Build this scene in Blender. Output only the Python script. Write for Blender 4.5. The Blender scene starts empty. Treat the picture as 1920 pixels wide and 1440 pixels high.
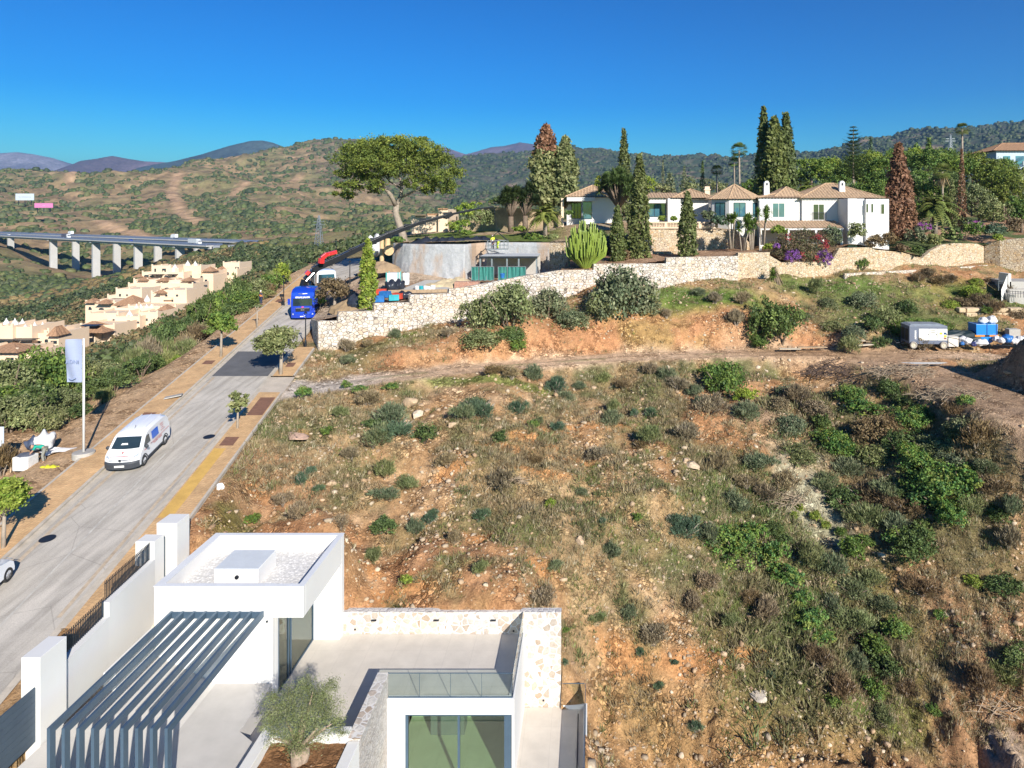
import bpy, math, random
import numpy as np
from mathutils import Vector, Matrix
R = math.radians
random.seed(7); rng = np.random.default_rng(11)
# ---------------------------------------------------------------- camera, sky, sun, exposure
F, CX, HY = 1300.0, 1107.0, 400.0        # focal length in px of a 1920 wide frame, principal point, eye level
sc = bpy.context.scene
cam = bpy.data.cameras.new('camera'); cam_o = bpy.data.objects.new('camera', cam); sc.collection.objects.link(cam_o)
cam_o.rotation_euler = (R(90), 0, 0); cam.sensor_width = 36; cam.lens = F/1920*36
cam.shift_x = (960-CX)/1920; cam.shift_y = (HY-720)/1920; cam.clip_start = .5; cam.clip_end = 40000
sc.camera = cam_o
SUN = Vector((.418, -.789, .449)).normalized()
w = bpy.data.worlds.new("World"); sc.world = w; w.use_nodes = True
nt = w.node_tree; bg = nt.nodes['Background']
sky = nt.nodes.new('ShaderNodeTexSky'); sky.sky_type = 'NISHITA'; sky.sun_disc = False
sky.sun_elevation = math.asin(SUN.z); sky.sun_rotation = math.atan2(SUN.x, SUN.y)
sky.altitude = 150; sky.air_density = 1.0; sky.dust_density = .25; sky.ozone_density = 2.6
hs = nt.nodes.new('ShaderNodeHueSaturation'); hs.inputs['Saturation'].default_value = 1.85; hs.inputs['Value'].default_value = 1.0
hs.inputs['Hue'].default_value = .497
def _vm(src, op, vec):
    n = nt.nodes.new('ShaderNodeVectorMath'); n.operation = op; n.inputs[1].default_value = vec; nt.links.new(src, n.inputs[0]); return n.outputs[0]
gm = nt.nodes.new('ShaderNodeGamma'); gm.inputs[1].default_value = 1.35      # a polarised, deep winter sky
nt.links.new(sky.outputs[0], hs.inputs['Color']); nt.links.new(_vm(hs.outputs[0], 'MULTIPLY', (.15, .15, .15)), gm.inputs[0]); nt.links.new(_vm(gm.outputs[0], 'MULTIPLY', (2.3, 5.5, 6.0)), bg.inputs[0]); bg.inputs[1].default_value = .08
sl = bpy.data.lights.new('sun', 'SUN'); sl.energy = 4.5; sl.angle = R(.5); sl.color = (1, .94, .85)
so = bpy.data.objects.new('sun', sl); sc.collection.objects.link(so); so.rotation_euler = SUN.to_track_quat('Z', 'Y').to_euler()
so.location = (0, 0, 60)
sc.view_settings.view_transform = 'Standard'; sc.view_settings.look = 'None'; sc.view_settings.exposure = .86; sc.view_settings.gamma = 1
sc.cycles.max_bounces = 6; sc.cycles.transparent_max_bounces = 12; sc.cycles.volume_bounces = 0
# ---------------------------------------------------------------- helpers
def P(px, py, Y): return Vector(((px-CX)*Y/F, Y, -(py-HY)*Y/F))
def PZ(px, py, z):
    Y = -F*z/(py-HY); return Vector(((px-CX)*Y/F, Y, z))
def XY(px, Y): return (px-CX)*Y/F
def link(o): sc.collection.objects.link(o); return o
def tag(o, label=None, cat=None, group=None, kind=None):
    if label: o['label'] = label
    if cat: o['category'] = cat
    if group: o['group'] = group
    if kind: o['kind'] = kind
    return o
def thing(name, label, cat, loc=(0, 0, 0), rz=0, group=None):
    o = link(bpy.data.objects.new(name, None)); o.location = loc; o.rotation_euler = (0, 0, rz); o.empty_display_size = .3
    return tag(o, label, cat, group)
def kids(o): return KID.get(o.name, [])
KID = {}
def adopt(c, p):
    c.parent = p; KID.setdefault(p.name, []).append(c)
def copy_tree(o, parent=None):
    c = o.copy(); link(c)
    if parent is not None: adopt(c, parent)
    for ch in list(kids(o)): copy_tree(ch, c)
    return c
def place(o, loc, rz=None, s=None, label=None, group=None, tilt=None):
    o.location = loc
    if rz is not None: o.rotation_euler = (tilt[0] if tilt else 0, tilt[1] if tilt else 0, rz)
    if s is not None: o.scale = s if hasattr(s, '__len__') else (s, s, s)
    if label: o['label'] = label
    if group: o['group'] = group
    return o
class MB:
    def __init__(s): s.v = []; s.f = []; s.M = None
    def add(s, vs, fs):
        b = len(s.v); s.v += [tuple(x) for x in vs]; s.f += [tuple(b+i for i in f) for f in fs]; return s
    def box(s, x0, x1, y0, y1, z0, z1):
        return s.add([(x0, y0, z0), (x1, y0, z0), (x1, y1, z0), (x0, y1, z0), (x0, y0, z1), (x1, y0, z1), (x1, y1, z1), (x0, y1, z1)],
                     [(0, 3, 2, 1), (4, 5, 6, 7), (0, 1, 5, 4), (1, 2, 6, 5), (2, 3, 7, 6), (3, 0, 4, 7)])
    def obox(s, c, sz, rz=0, m=None):
        M = Matrix.Translation(Vector(c)) @ (m if m is not None else Matrix.Rotation(rz, 4, 'Z'))
        x, y, z = [q/2 for q in sz]
        vs = [M @ Vector(p) for p in ((-x, -y, -z), (x, -y, -z), (x, y, -z), (-x, y, -z), (-x, -y, z), (x, -y, z), (x, y, z), (-x, y, z))]
        return s.add(vs, [(0, 3, 2, 1), (4, 5, 6, 7), (0, 1, 5, 4), (1, 2, 6, 5), (2, 3, 7, 6), (3, 0, 4, 7)])
    def bar(s, a, b, wd, h):      # rectangular bar from a to b, wd horizontally, h vertically
        a = Vector(a); b = Vector(b); d = (b-a); L = d.length; d.normalize()
        side = d.cross(Vector((0, 0, 1)));
        if side.length < 1e-3: side = Vector((1, 0, 0))
        side.normalize(); up = side.cross(d)
        vs = []
        for p in (a, b):
            for i, j in ((-1, -1), (1, -1), (1, 1), (-1, 1)): vs.append(p+side*(i*wd/2)+up*(j*h/2))
        return s.add(vs, [(0, 1, 2, 3), (7, 6, 5, 4), (0, 4, 5, 1), (1, 5, 6, 2), (2, 6, 7, 3), (3, 7, 4, 0)])
    def tube(s, pts, rad, n=8, cap=True):
        pts = [Vector(p) for p in pts]; rad = rad if hasattr(rad, '__len__') else [rad]*len(pts)
        vs = []; fs = []; ref = None
        for i, p in enumerate(pts):
            d = (pts[min(i+1, len(pts)-1)]-pts[max(i-1, 0)]).normalized()
            if ref is None: ref = d.cross(Vector((0, 0, 1))) if abs(d.z) < .95 else d.cross(Vector((0, 1, 0)))
            u = (ref-d*ref.dot(d)).normalized(); ref = u; v = d.cross(u)
            for k in range(n):
                a = 2*math.pi*k/n; vs.append(p+u*(math.cos(a)*rad[i])+v*(math.sin(a)*rad[i]))
        for i in range(len(pts)-1):
            for k in range(n):
                a = i*n+k; b = i*n+(k+1) % n; fs.append((a, b, b+n, a+n))
        if cap: fs.append(tuple(range(n-1, -1, -1))); fs.append(tuple((len(pts)-1)*n+k for k in range(n)))
        return s.add(vs, fs)
    def lathe(s, c, prof, n=16):   # prof: (r, z)
        vs = []; fs = []
        for r, z in prof:
            for k in range(n):
                a = 2*math.pi*k/n; vs.append((c[0]+r*math.cos(a), c[1]+r*math.sin(a), c[2]+z))
        for i in range(len(prof)-1):
            for k in range(n):
                a = i*n+k; b = i*n+(k+1) % n; fs.append((a, b, b+n, a+n))
        fs.append(tuple(range(n-1, -1, -1))); fs.append(tuple((len(prof)-1)*n+k for k in range(n)))
        return s.add(vs, fs)
    def ball(s, c, r, nu=12, nv=8, jit=0, rnd=random):
        r = r if hasattr(r, '__len__') else (r, r, r); vs = [(c[0], c[1], c[2]-r[2])]; fs = []
        for i in range(1, nv):
            t = math.pi*i/nv
            for k in range(nu):
                a = 2*math.pi*k/nu; q = 1+(rnd.uniform(-jit, jit) if jit else 0)
                vs.append((c[0]+q*r[0]*math.sin(t)*math.cos(a), c[1]+q*r[1]*math.sin(t)*math.sin(a), c[2]-q*r[2]*math.cos(t)))
        vs.append((c[0], c[1], c[2]+r[2])); top = len(vs)-1
        for k in range(nu): fs.append((0, 1+(k+1) % nu, 1+k))
        for i in range(nv-2):
            for k in range(nu):
                a = 1+i*nu+k; b = 1+i*nu+(k+1) % nu; fs.append((a, b, b+nu, a+nu))
        for k in range(nu): fs.append((1+(nv-2)*nu+k, 1+(nv-2)*nu+(k+1) % nu, top))
        return s.add(vs, fs)
    def prism(s, poly, a0, a1, axis='z'):   # poly in the other two axes
        n = len(poly)
        def mk(p, a): return {'z': (p[0], p[1], a), 'x': (a, p[0], p[1]), 'y': (p[0], a, p[1])}[axis]
        vs = [mk(p, a0) for p in poly]+[mk(p, a1) for p in poly]
        return s.add(vs, [tuple(range(n-1, -1, -1)), tuple(range(n, 2*n))]+[(i, (i+1) % n, n+(i+1) % n, n+i) for i in range(n)])
    def build(s, name, mat, parent=None, smooth=False, bevel=0, rel=False):
        me = bpy.data.meshes.new(name); off = Vector(parent.location) if (parent is not None and rel) else Vector((0, 0, 0))
        me.from_pydata([Vector(v)-off for v in s.v], [], s.f); me.materials.append(mat)
        o = link(bpy.data.objects.new(name, me))
        if parent is not None: adopt(o, parent)
        fix_normals(me)
        if smooth: me.polygons.foreach_set('use_smooth', [True]*len(me.polygons))
        if bevel:
            m = o.modifiers.new('bevel', 'BEVEL'); m.width = bevel; m.segments = 2; m.limit_method = 'ANGLE'
        return o
import bmesh
def fix_normals(me):
    if len(me.polygons) > 60000: return
    bm = bmesh.new(); bm.from_mesh(me); bmesh.ops.recalc_face_normals(bm, faces=bm.faces); bm.to_mesh(me); bm.free()
def npmesh(name, V, Fq, mat, col=None, parent=None, smooth=False):
    """V (n,3), Fq (m,k) with k = 3 or 4, col (n,3) point colours"""
    me = bpy.data.meshes.new(name); n, m, k = len(V), len(Fq), Fq.shape[1]
    me.vertices.add(n); me.vertices.foreach_set('co', np.ascontiguousarray(V, dtype=np.float32).ravel())
    me.loops.add(m*k); me.loops.foreach_set('vertex_index', np.ascontiguousarray(Fq, dtype=np.int32).ravel())
    me.polygons.add(m); me.polygons.foreach_set('loop_start', np.arange(0, m*k, k, dtype=np.int32))
    if smooth: me.polygons.foreach_set('use_smooth', np.ones(m, dtype=bool))
    if col is not None:
        at = me.color_attributes.new('Col', 'FLOAT_COLOR', 'POINT')
        at.data.foreach_set('color', np.concatenate([col, np.ones((n, 1))], 1).astype(np.float32).ravel())
    me.update(calc_edges=True)
    if mat: me.materials.append(mat)
    o = link(bpy.data.objects.new(name, me))
    if parent is not None: adopt(o, parent)
    return o
# value noise
_tab = np.random.default_rng(3).random(65536)
def vnoise(x, y, s=0):
    xi = np.floor(x).astype(np.int64); yi = np.floor(y).astype(np.int64); fx = x-xi; fy = y-yi
    fx = fx*fx*fx*(fx*(fx*6-15)+10); fy = fy*fy*fy*(fy*(fy*6-15)+10)
    h = lambda a, b: _tab[((a*73856093) ^ (b*19349663) ^ (s*83492791)) & 65535]
    return (h(xi, yi)*(1-fx)+h(xi+1, yi)*fx)*(1-fy)+(h(xi, yi+1)*(1-fx)+h(xi+1, yi+1)*fx)*fy
def fbm(x, y, sc_, oc=4, s=0, g=.5):
    x = np.asarray(x, float)/sc_; y = np.asarray(y, float)/sc_; t = 0; a = 1; tot = 0
    for i in range(oc):
        c, d = math.cos(i*.9), math.sin(i*.9)
        t = t+a*vnoise((x*c-y*d)*2**i+i*17.3, (x*d+y*c)*2**i+i*5.1, s+i); tot += a; a *= g
    return t/tot            # 0..1
def sm(a, b, x): t = np.clip((x-a)/(b-a), 0, 1); return t*t*(3-2*t)
# ---------------------------------------------------------------- materials
MATS = {}
def nodes(name):
    m = bpy.data.materials.new(name); m.use_nodes = True; MATS[name] = m
    return m, m.node_tree, m.node_tree.nodes['Principled BSDF']
def N(t, typ, **kw):
    n = t.nodes.new(typ)
    for k, v in kw.items():
        if k in n.inputs: n.inputs[k].default_value = v
        else: setattr(n, k, v)
    return n
def ramp(t, fac, stops):
    r = t.nodes.new('ShaderNodeValToRGB'); t.links.new(fac, r.inputs[0])
    while len(r.color_ramp.elements) < len(stops): r.color_ramp.elements.new(.5)
    for e, (p, c) in zip(r.color_ramp.elements, stops): e.position = p; e.color = (*c, 1) if hasattr(c, '__len__') else (c, c, c, 1)
    return r.outputs[0]
def mixc(t, fac, a, b, mode='MIX'):
    m = t.nodes.new('ShaderNodeMix'); m.data_type = 'RGBA'; m.blend_type = mode
    for sock, v in ((m.inputs[0], fac), (m.inputs[6], a), (m.inputs[7], b)):
        if hasattr(v, 'links'): t.links.new(v, sock)
        elif hasattr(v, '__len__'): sock.default_value = (*v, 1)
        else: sock.default_value = v
    return m.outputs[2]
def coord(t, kind='Object', scale=(1, 1, 1)):
    c = t.nodes.new('ShaderNodeTexCoord'); mp = t.nodes.new('ShaderNodeMapping'); mp.inputs['Scale'].default_value = scale
    t.links.new(c.outputs[kind], mp.inputs[0]); return mp.outputs[0]
def noise(t, vec, scale, detail=4, rough=.6):
    n = N(t, 'ShaderNodeTexNoise', Scale=scale, Detail=detail, Roughness=rough); t.links.new(vec, n.inputs['Vector']); return n.outputs[0]
def bump(t, b, h, strength, dist=.02):
    n = N(t, 'ShaderNodeBump', Strength=strength, Distance=dist); t.links.new(h, n.inputs['Height']); t.links.new(n.outputs[0], b.inputs['Normal'])
def simple(name, col, rough=.6, metal=0, var=.12, scale=2.0, bmp=.15, spec=.4, dirt=None, fine=None):
    """painted / plastered / metal surface with large and small scale wear"""
    m, t, b = nodes(name); v = coord(t)
    n1 = noise(t, v, scale, 5); n2 = noise(t, v, scale*9, 3)
    lo = tuple(c*(1-var) for c in col); hi = tuple(min(1, c*(1+var*.6)) for c in col)
    c = mixc(t, ramp(t, n1, [(.3, 0.), (.7, 1.)]), lo, hi)
    c = mixc(t, ramp(t, n2, [(.35, .35), (.75, 0.)]), c, tuple(x*(1-var*1.3) for x in (dirt or col)))
    t.links.new(c, b.inputs['Base Color'])
    b.inputs['Roughness'].default_value = rough; b.inputs['Metallic'].default_value = metal; b.inputs['Specular IOR Level'].default_value = spec
    if bmp: bump(t, b, n2 if fine is None else noise(t, v, fine, 3), bmp, .01)
    return m
def foliage(name, var=.35, rough=.55, trans=.25, scale=1.5, sat=1.0):
    """leaf surface: own colour in the Col attribute, patchy variation on top"""
    m, t, b = nodes(name); a = N(t, 'ShaderNodeAttribute', attribute_name='Col'); v = coord(t, 'Object')
    n = noise(t, v, scale, 3)
    oi = t.nodes.new('ShaderNodeObjectInfo')
    c = mixc(t, 1.0, a.outputs[0], ramp(t, n, [(.3, 1-var), (.72, 1+var)]), 'MULTIPLY')
    c = mixc(t, .5, c, mixc(t, 1.0, c, ramp(t, oi.outputs['Random'], [(0, (1.15, 1.1, .75)), (.5, (.8, .9, .9)), (1, (1.1, 1.0, .9))]), 'MULTIPLY'))
    t.links.new(c, b.inputs['Base Color']); b.inputs['Roughness'].default_value = rough; b.inputs['Specular IOR Level'].default_value = .25
    tr = t.nodes.new('ShaderNodeBsdfTranslucent'); t.links.new(c, tr.inputs[0])
    ms = t.nodes.new('ShaderNodeMixShader'); ms.inputs[0].default_value = trans
    t.links.new(b.outputs[0], ms.inputs[1]); t.links.new(tr.outputs[0], ms.inputs[2])
    t.links.new(ms.outputs[0], t.nodes['Material Output'].inputs[0]); return m
LEAF = foliage('leaf'); BARK = simple('bark', (.19, .14, .1), .9, var=.4, scale=3, bmp=.6)
BARKL = simple('pale_bark', (.34, .28, .22), .9, var=.35, scale=3, bmp=.6)
WHITE = simple('white_render', (.655, .65, .635), .75, var=.05, scale=.5, bmp=.12, dirt=(.72, .69, .64), fine=60)
WHITE2 = simple('white_wall_old', (.64, .635, .62), .8, var=.06, scale=.4, bmp=.15, dirt=(.66, .62, .55), fine=30)
CREAM = simple('cream_render', (.72, .56, .40), .8, var=.07, scale=.2, bmp=.1)
PEACH = simple('peach_render', (.70, .545, .39), .8, var=.07, scale=.2, bmp=.1)
BEAM = simple('grey_blue_metal', (.085, .135, .19), .38, metal=.35, var=.12, bmp=.03)
DARKM = simple('dark_metal', (.03, .035, .045), .45, metal=.5, var=.2, bmp=.05)
GATE = simple('slate_gate_metal', (.07, .10, .135), .5, metal=.3, var=.12, bmp=.05)
STEEL = simple('steel_grey', (.32, .34, .36), .4, metal=.6, var=.15, bmp=.05)
CONC = simple('concrete', (.42, .40, .37), .85, var=.16, scale=.6, bmp=.3, dirt=(.3, .27, .23))
RUBBER = simple('rubber', (.03, .03, .03), .8, var=.3, bmp=.2)
TERRA = simple('clay_tile', (.40, .23, .13), .85, var=.45, scale=3.5, bmp=.3, dirt=(.22, .15, .1))
TERRAP = simple('pale_clay_tile', (.50, .34, .21), .85, var=.45, scale=3.5, bmp=.3, dirt=(.3, .22, .15))
def stone(name, cols, mortar, scale=3.2, gap=.045, zs=1.35, dist=.03):
    m, t, b = nodes(name); v = coord(t, 'Object', (1, 1, zs))
    wn = N(t, 'ShaderNodeTexNoise', Scale=2.5, Detail=2); t.links.new(v, wn.inputs['Vector'])
    vv = N(t, 'ShaderNodeVectorMath', operation='ADD'); sc1 = N(t, 'ShaderNodeVectorMath', operation='SCALE'); sc1.inputs['Scale'].default_value = .12
    t.links.new(wn.outputs['Color'], sc1.inputs[0]); t.links.new(v, vv.inputs[0]); t.links.new(sc1.outputs[0], vv.inputs[1])
    ve = N(t, 'ShaderNodeTexVoronoi', feature='DISTANCE_TO_EDGE', Scale=scale); vc = N(t, 'ShaderNodeTexVoronoi', Scale=scale)
    for q in (ve, vc): t.links.new(vv.outputs[0], q.inputs['Vector']); q.inputs['Randomness'].default_value = .85
    sp = N(t, 'ShaderNodeSeparateColor'); t.links.new(vc.outputs['Color'], sp.inputs[0])
    k = len(cols); c = ramp(t, sp.outputs[0], [(i/(k-1), cc) for i, cc in enumerate(cols)])
    c = mixc(t, 1.0, c, ramp(t, noise(t, v, 9, 4), [(.3, .78), (.7, 1.12)]), 'MULTIPLY')
    c = mixc(t, .7, c, mixc(t, 1.0, c, ramp(t, noise(t, v, .35, 3), [(.3, (1.12, 1.02, .9)), (.65, (.9, .92, .95))]), 'MULTIPLY'))
    c = mixc(t, ramp(t, ve.outputs['Distance'], [(gap*.5, 0.), (gap, 1.)]), mortar, c); t.links.new(c, b.inputs['Base Color'])
    b.inputs['Roughness'].default_value = .85; bump(t, b, ramp(t, ve.outputs['Distance'], [(0, 0.), (gap*3, 1.)]), .8, dist); return m
STONE = stone('limestone_wall', [(.54, .48, .41), (.66, .62, .56), (.48, .38, .28), (.62, .59, .54), (.58, .51, .42), (.40, .35, .30)], (.13, .105, .09), scale=2.4, gap=.065)
STONEY = stone('ochre_stone_wall', [(.54, .43, .29), (.60, .51, .38), (.44, .31, .17), (.54, .45, .34), (.48, .37, .24)], (.15, .11, .08), scale=2.8, gap=.05)
STONEC = stone('crazy_stone_cladding', [(.46, .41, .35), (.56, .53, .48), (.59, .56, .51), (.36, .28, .21), (.52, .48, .43), (.42, .34, .27), (.57, .54, .50)], (.61, .59, .56), scale=3.0, gap=.07, zs=1.0, dist=.012)
STONEG = stone('stacked_grey_stone', [(.50, .48, .46), (.60, .57, .54), (.42, .39, .37), (.55, .5, .44)], (.25, .23, .22), scale=5, gap=.03, zs=4)
def glass(name, col, rough=.05):
    m, t, b = nodes(name); b.inputs['Base Color'].default_value = (*col, 1); b.inputs['Roughness'].default_value = rough
    b.inputs['Specular IOR Level'].default_value = .9; b.inputs['Metallic'].default_value = .0
    b.inputs['Coat Weight'].default_value = .6; b.inputs['Coat Roughness'].default_value = .03
    n = noise(t, coord(t), .7, 2); t.links.new(mixc(t, n, tuple(c*.6 for c in col), tuple(min(1, c*1.5) for c in col)), b.inputs['Base Color']); return m
WIN = glass('window_glass', (.02, .035, .045)); WINB = glass('blue_window_glass', (.05, .13, .17)); 
def clear(name, tint, mixf=.25, rough=.02):
    m, t, b = nodes(name); tr = N(t, 'ShaderNodeBsdfTransparent'); tr.inputs[0].default_value = (*tint, 1)
    gl = N(t, 'ShaderNodeBsdfGlossy', Roughness=rough); fr = N(t, 'ShaderNodeLayerWeight', Blend=.25)
    mm = N(t, 'ShaderNodeMath', operation='MULTIPLY_ADD'); t.links.new(fr.outputs['Fresnel'], mm.inputs[0]); mm.inputs[1].default_value = .8; mm.inputs[2].default_value = mixf*.2
    ms = t.nodes.new('ShaderNodeMixShader'); t.links.new(mm.outputs[0], ms.inputs[0]); t.links.new(tr.outputs[0], ms.inputs[1]); t.links.new(gl.outputs[0], ms.inputs[2])
    t.links.new(ms.outputs[0], t.nodes['Material Output'].inputs[0]); return m
GLASS = clear('balustrade_glass', (.90, .94, .93), .12); GLASSG = clear('green_pane_glass', (.74, .86, .74), .5)
def paint(name, col, rough=.25):
    m = simple(name, col, rough, var=.05, scale=1.2, bmp=0, spec=.5); m.node_tree.nodes['Principled BSDF'].inputs['Coat Weight'].default_value = .5; return m
# ---------------------------------------------------------------- terrain height
CT = [  # px, py, distance
 # road side and hillside
 (360,960,37),(250,1040,34),(470,800,48),(400,880,44.5),(560,742,54),(600,727,56),(520,900,43),(520,1000,38),(450,1000,36.5),
 (700,711,58.5),(850,694,61.5),(1000,683,64),(1200,668,67),(1400,663,68.5),(1600,663,69),(1750,663,70),(1900,666,69),(2100,670,69),(2300,672,69),
 (700,690,61.5),(850,680,63.5),(1000,672,66),(1150,662,69),(1370,655,70.5),
 (640,680,62),(700,645,64),(870,632,65.5),(1000,622,68),(1150,600,70.8),(1370,592,73),
 (597,662,65.5),(634,650,66.5),(700,627,68),(768,615,70),(842,606,72.5),(1052,564,77),(1246,537,81),(1385,523,84),(1470,514,86),(1566,510,88),(1637,506,90),(1750,501,93),(1837,493,96),(1940,490,99),(2200,490,100),
 (700,600,80),(900,560,85),(1100,520,95),(1400,478,100),(1700,460,108),(1900,450,110),
 (1500,655,71.5),(1500,600,76),(1600,575,79),(1700,600,77),(1700,640,73),(1850,600,78),(1850,645,73),(1750,545,84),(2000,620,76),(1900,550,86),
 (600,860,46),(700,860,46.5),(800,900,44.5),(1000,900,45.5),(650,800,50),(850,800,51),(1000,780,54),(800,750,55.5),(1000,720,60),(1200,700,63.5),(1200,800,55),
 (650,1000,40),(800,1000,40.3),(650,1141,35.4),(800,1142,35.4),(1000,1145,35.4),(800,1065,37.8),(1000,1065,38),(1000,1000,40.5),(450,1012,35.6),(640,1010,35.8),
 (1110,1150,37.6),(1110,1000,42),(1110,900,46.5),(1110,1250,36.4),(1110,1320,35),(1130,1440,31.3),(1250,1220,38),(1250,1350,35.5),
 (1300,900,48),(1400,1440,33),(1400,1200,39),(1400,1000,46),(1400,850,53),(1400,720,63),
 (1600,1440,33),(1600,1200,40),(1600,1000,47),(1600,850,54),(1600,740,61),
 (1850,1440,32),(1850,1200,38.5),(1850,1000,44.5),(1850,880,47.3),(1920,800,48.5),(1800,740,56),(1760,700,61),(1950,900,46.5),(2100,900,46),(2100,1200,37.5),(2200,750,55),
 (1110,1700,25),(1500,1700,26),(1900,1700,26),(2200,1600,25),(1110,2100,17),(1700,2100,18),(2300,2100,18),
 # left verge falling into the valley
 (100,905,40),(0,985,36.5),(-150,1050,34),(180,830,44.5),(300,745,51),(400,672,61),(470,610,74),(520,565,86),(560,530,95),(600,510,103),(640,495,112),
 (20,870,43),(100,800,50),(0,790,52),(200,735,58),(300,690,68),(400,630,80),(470,585,90),(520,545,100),
 (0,760,64),(-200,800,60),(100,745,72),(200,700,84),(300,660,98),(400,610,112),(470,560,125),(-400,850,60),(-400,1100,40),(-300,1600,24),(-100,1500,24),(200,1400,26),(200,1250,30),
 (0,715,130),(150,680,140),(300,625,160),(420,560,180),(500,520,200),(560,490,220),
 (-100,700,165),(60,685,175),(230,640,210),(350,590,250),(440,540,290),(520,500,300),
 (0,640,260),(-200,650,260),(100,600,320),(-100,590,400),(0,560,450),(100,555,430),(200,535,440),(300,515,430),(400,485,420),(500,470,420),(600,464,430),(700,455,400),
 (0,480,640),(98,492,680),(184,530,590),(260,510,560),(335,478,520),(60,500,600),(420,463,490),(520,462,470),(600,462,460),
 (0,436,830),(100,444,800),(200,448,760),(300,450,740),(420,450,680),(-200,440,850),(-400,440,900),
 (0,400,1000),(200,405,1000),(400,410,950),(600,428,800),(0,350,1300),(200,350,1300),(400,355,1250),(600,370,1250),(640,345,1600),
 (0,326,1550),(125,316,1560),(200,322,1580),(300,321,1600),(400,303,1750),(440,298,1850),(500,291,2000),(560,284,2100),(640,263,2300),(690,270,2300),(760,300,2100),(820,340,1900),(-200,320,1500),(-500,330,1500),
 (0,345,2200),(200,345,2200),(400,325,2600),(600,290,3000),(700,300,3200),(-400,345,2300),
 (760,430,500),(860,420,500),(860,400,1000),(860,365,1700),(860,330,2200),(856,302,2900),(925,290,3000),(1000,281,3000),(1080,279,2900),(1190,288,2900),(1300,291,2900),(1400,293,2900),(1480,293,2800),(1560,286,2700),(1640,263,2600),(1700,247,2500),(1750,241,2500),(1810,244,2500),(1870,236,2400),(1920,231,2400),(2100,220,2300),(2400,200,2200),
 (1000,400,900),(1000,360,1600),(1200,395,700),(1200,350,1700),(1400,390,600),(1400,350,1600),(1600,385,450),(1600,325,1400),(1800,370,400),(1800,310,1300),(1950,350,350),(1950,295,1200),
 (1000,415,260),(1200,405,220),(1400,400,200),(1600,400,180),(1800,385,190),(1950,370,190),(1200,428,135),(1500,425,130),(1750,415,135),(1950,405,140),(900,440,150),(760,455,150),(640,480,150),(2200,380,200),(2200,300,1200),
 (1000,310,4000),(1300,320,4000),(1600,300,4000),(1900,270,4000),(2300,250,4000),
]
CA = np.array(CT, float); CQ = np.stack([CA[:, 0]/420, np.log(CA[:, 2])*2.2], 1); CV = (CA[:, 1]-HY)/100
def _U(d2): return .5*d2*np.log(d2+1e-12)
_K = _U(((CQ[:, None]-CQ[None])**2).sum(-1))+np.eye(len(CQ))*.002; _n = len(CQ); _Pm = np.concatenate([np.ones((_n, 1)), CQ], 1)
_A = np.block([[_K, _Pm], [_Pm.T, np.zeros((3, 3))]]); _W = np.linalg.solve(_A, np.concatenate([CV, np.zeros(3)]))
def tps(px, Y):
    q = np.stack([np.clip(px, -600, 2500)/420, np.log(Y)*2.2], 1); out = np.empty(len(q))
    for i in range(0, len(q), 40000):
        c = q[i:i+40000]; out[i:i+40000] = _U(((c[:, None]-CQ[None])**2).sum(-1)) @ _W[:_n]+_W[_n]+c @ _W[_n+1:]
    return out*100+HY
def road_x(Y):    # left and right edge of the asphalt
    Y = np.asarray(Y, float); return -29.0-.175*(Y-42), -24.25-.175*(Y-42)
def road_z(Y): Y = np.asarray(Y, float); return np.where(Y < 98, -20.1+.11*Y, -9.32+.11*12*(1-np.exp(-(Y-98)/12)))
TRK = np.array([(505,742,54.6),(560,733,55.5),(640,720,57.2),(720,706,59),(850,692,62),(1000,681,64.5),(1200,667,67.3),(1400,661,68.8),(1560,661,69),(1700,662,69.2),(1850,668,68)], float)
TR = np.stack([(TRK[:, 0]-CX)*TRK[:, 2]/F, TRK[:, 2], -(TRK[:, 1]-HY)*TRK[:, 2]/F], 1)
TR2 = np.array([(28, 67.5, -14.1), (30, 62, -14.1), (31.5, 56, -14.3), (31.8, 50, -14.5), (33, 45, -15.0), (38, 41, -15.4)], float)
def near_line(X, Y, L):
    best = np.full(len(X), 1e9); z = np.zeros(len(X)); par = np.zeros(len(X)); acc = 0; sgn = np.zeros(len(X))
    for a, b in zip(L[:-1], L[1:]):
        d = b[:2]-a[:2]; l2 = (d**2).sum(); t = np.clip(((X-a[0])*d[0]+(Y-a[1])*d[1])/l2, 0, 1)
        ex = X-a[0]-t*d[0]; ey = Y-a[1]-t*d[1]; dd = np.hypot(ex, ey); m = dd < best
        best = np.where(m, dd, best); z = np.where(m, a[2]+t*(b[2]-a[2]), z); par = np.where(m, acc+t*math.sqrt(l2), par)
        sgn = np.where(m, np.sign(d[0]*ey-d[1]*ex)*dd, sgn); acc += math.sqrt(l2)
    return best, z, par, sgn
PILE = PZ(1935, 735, -14.2)
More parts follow.
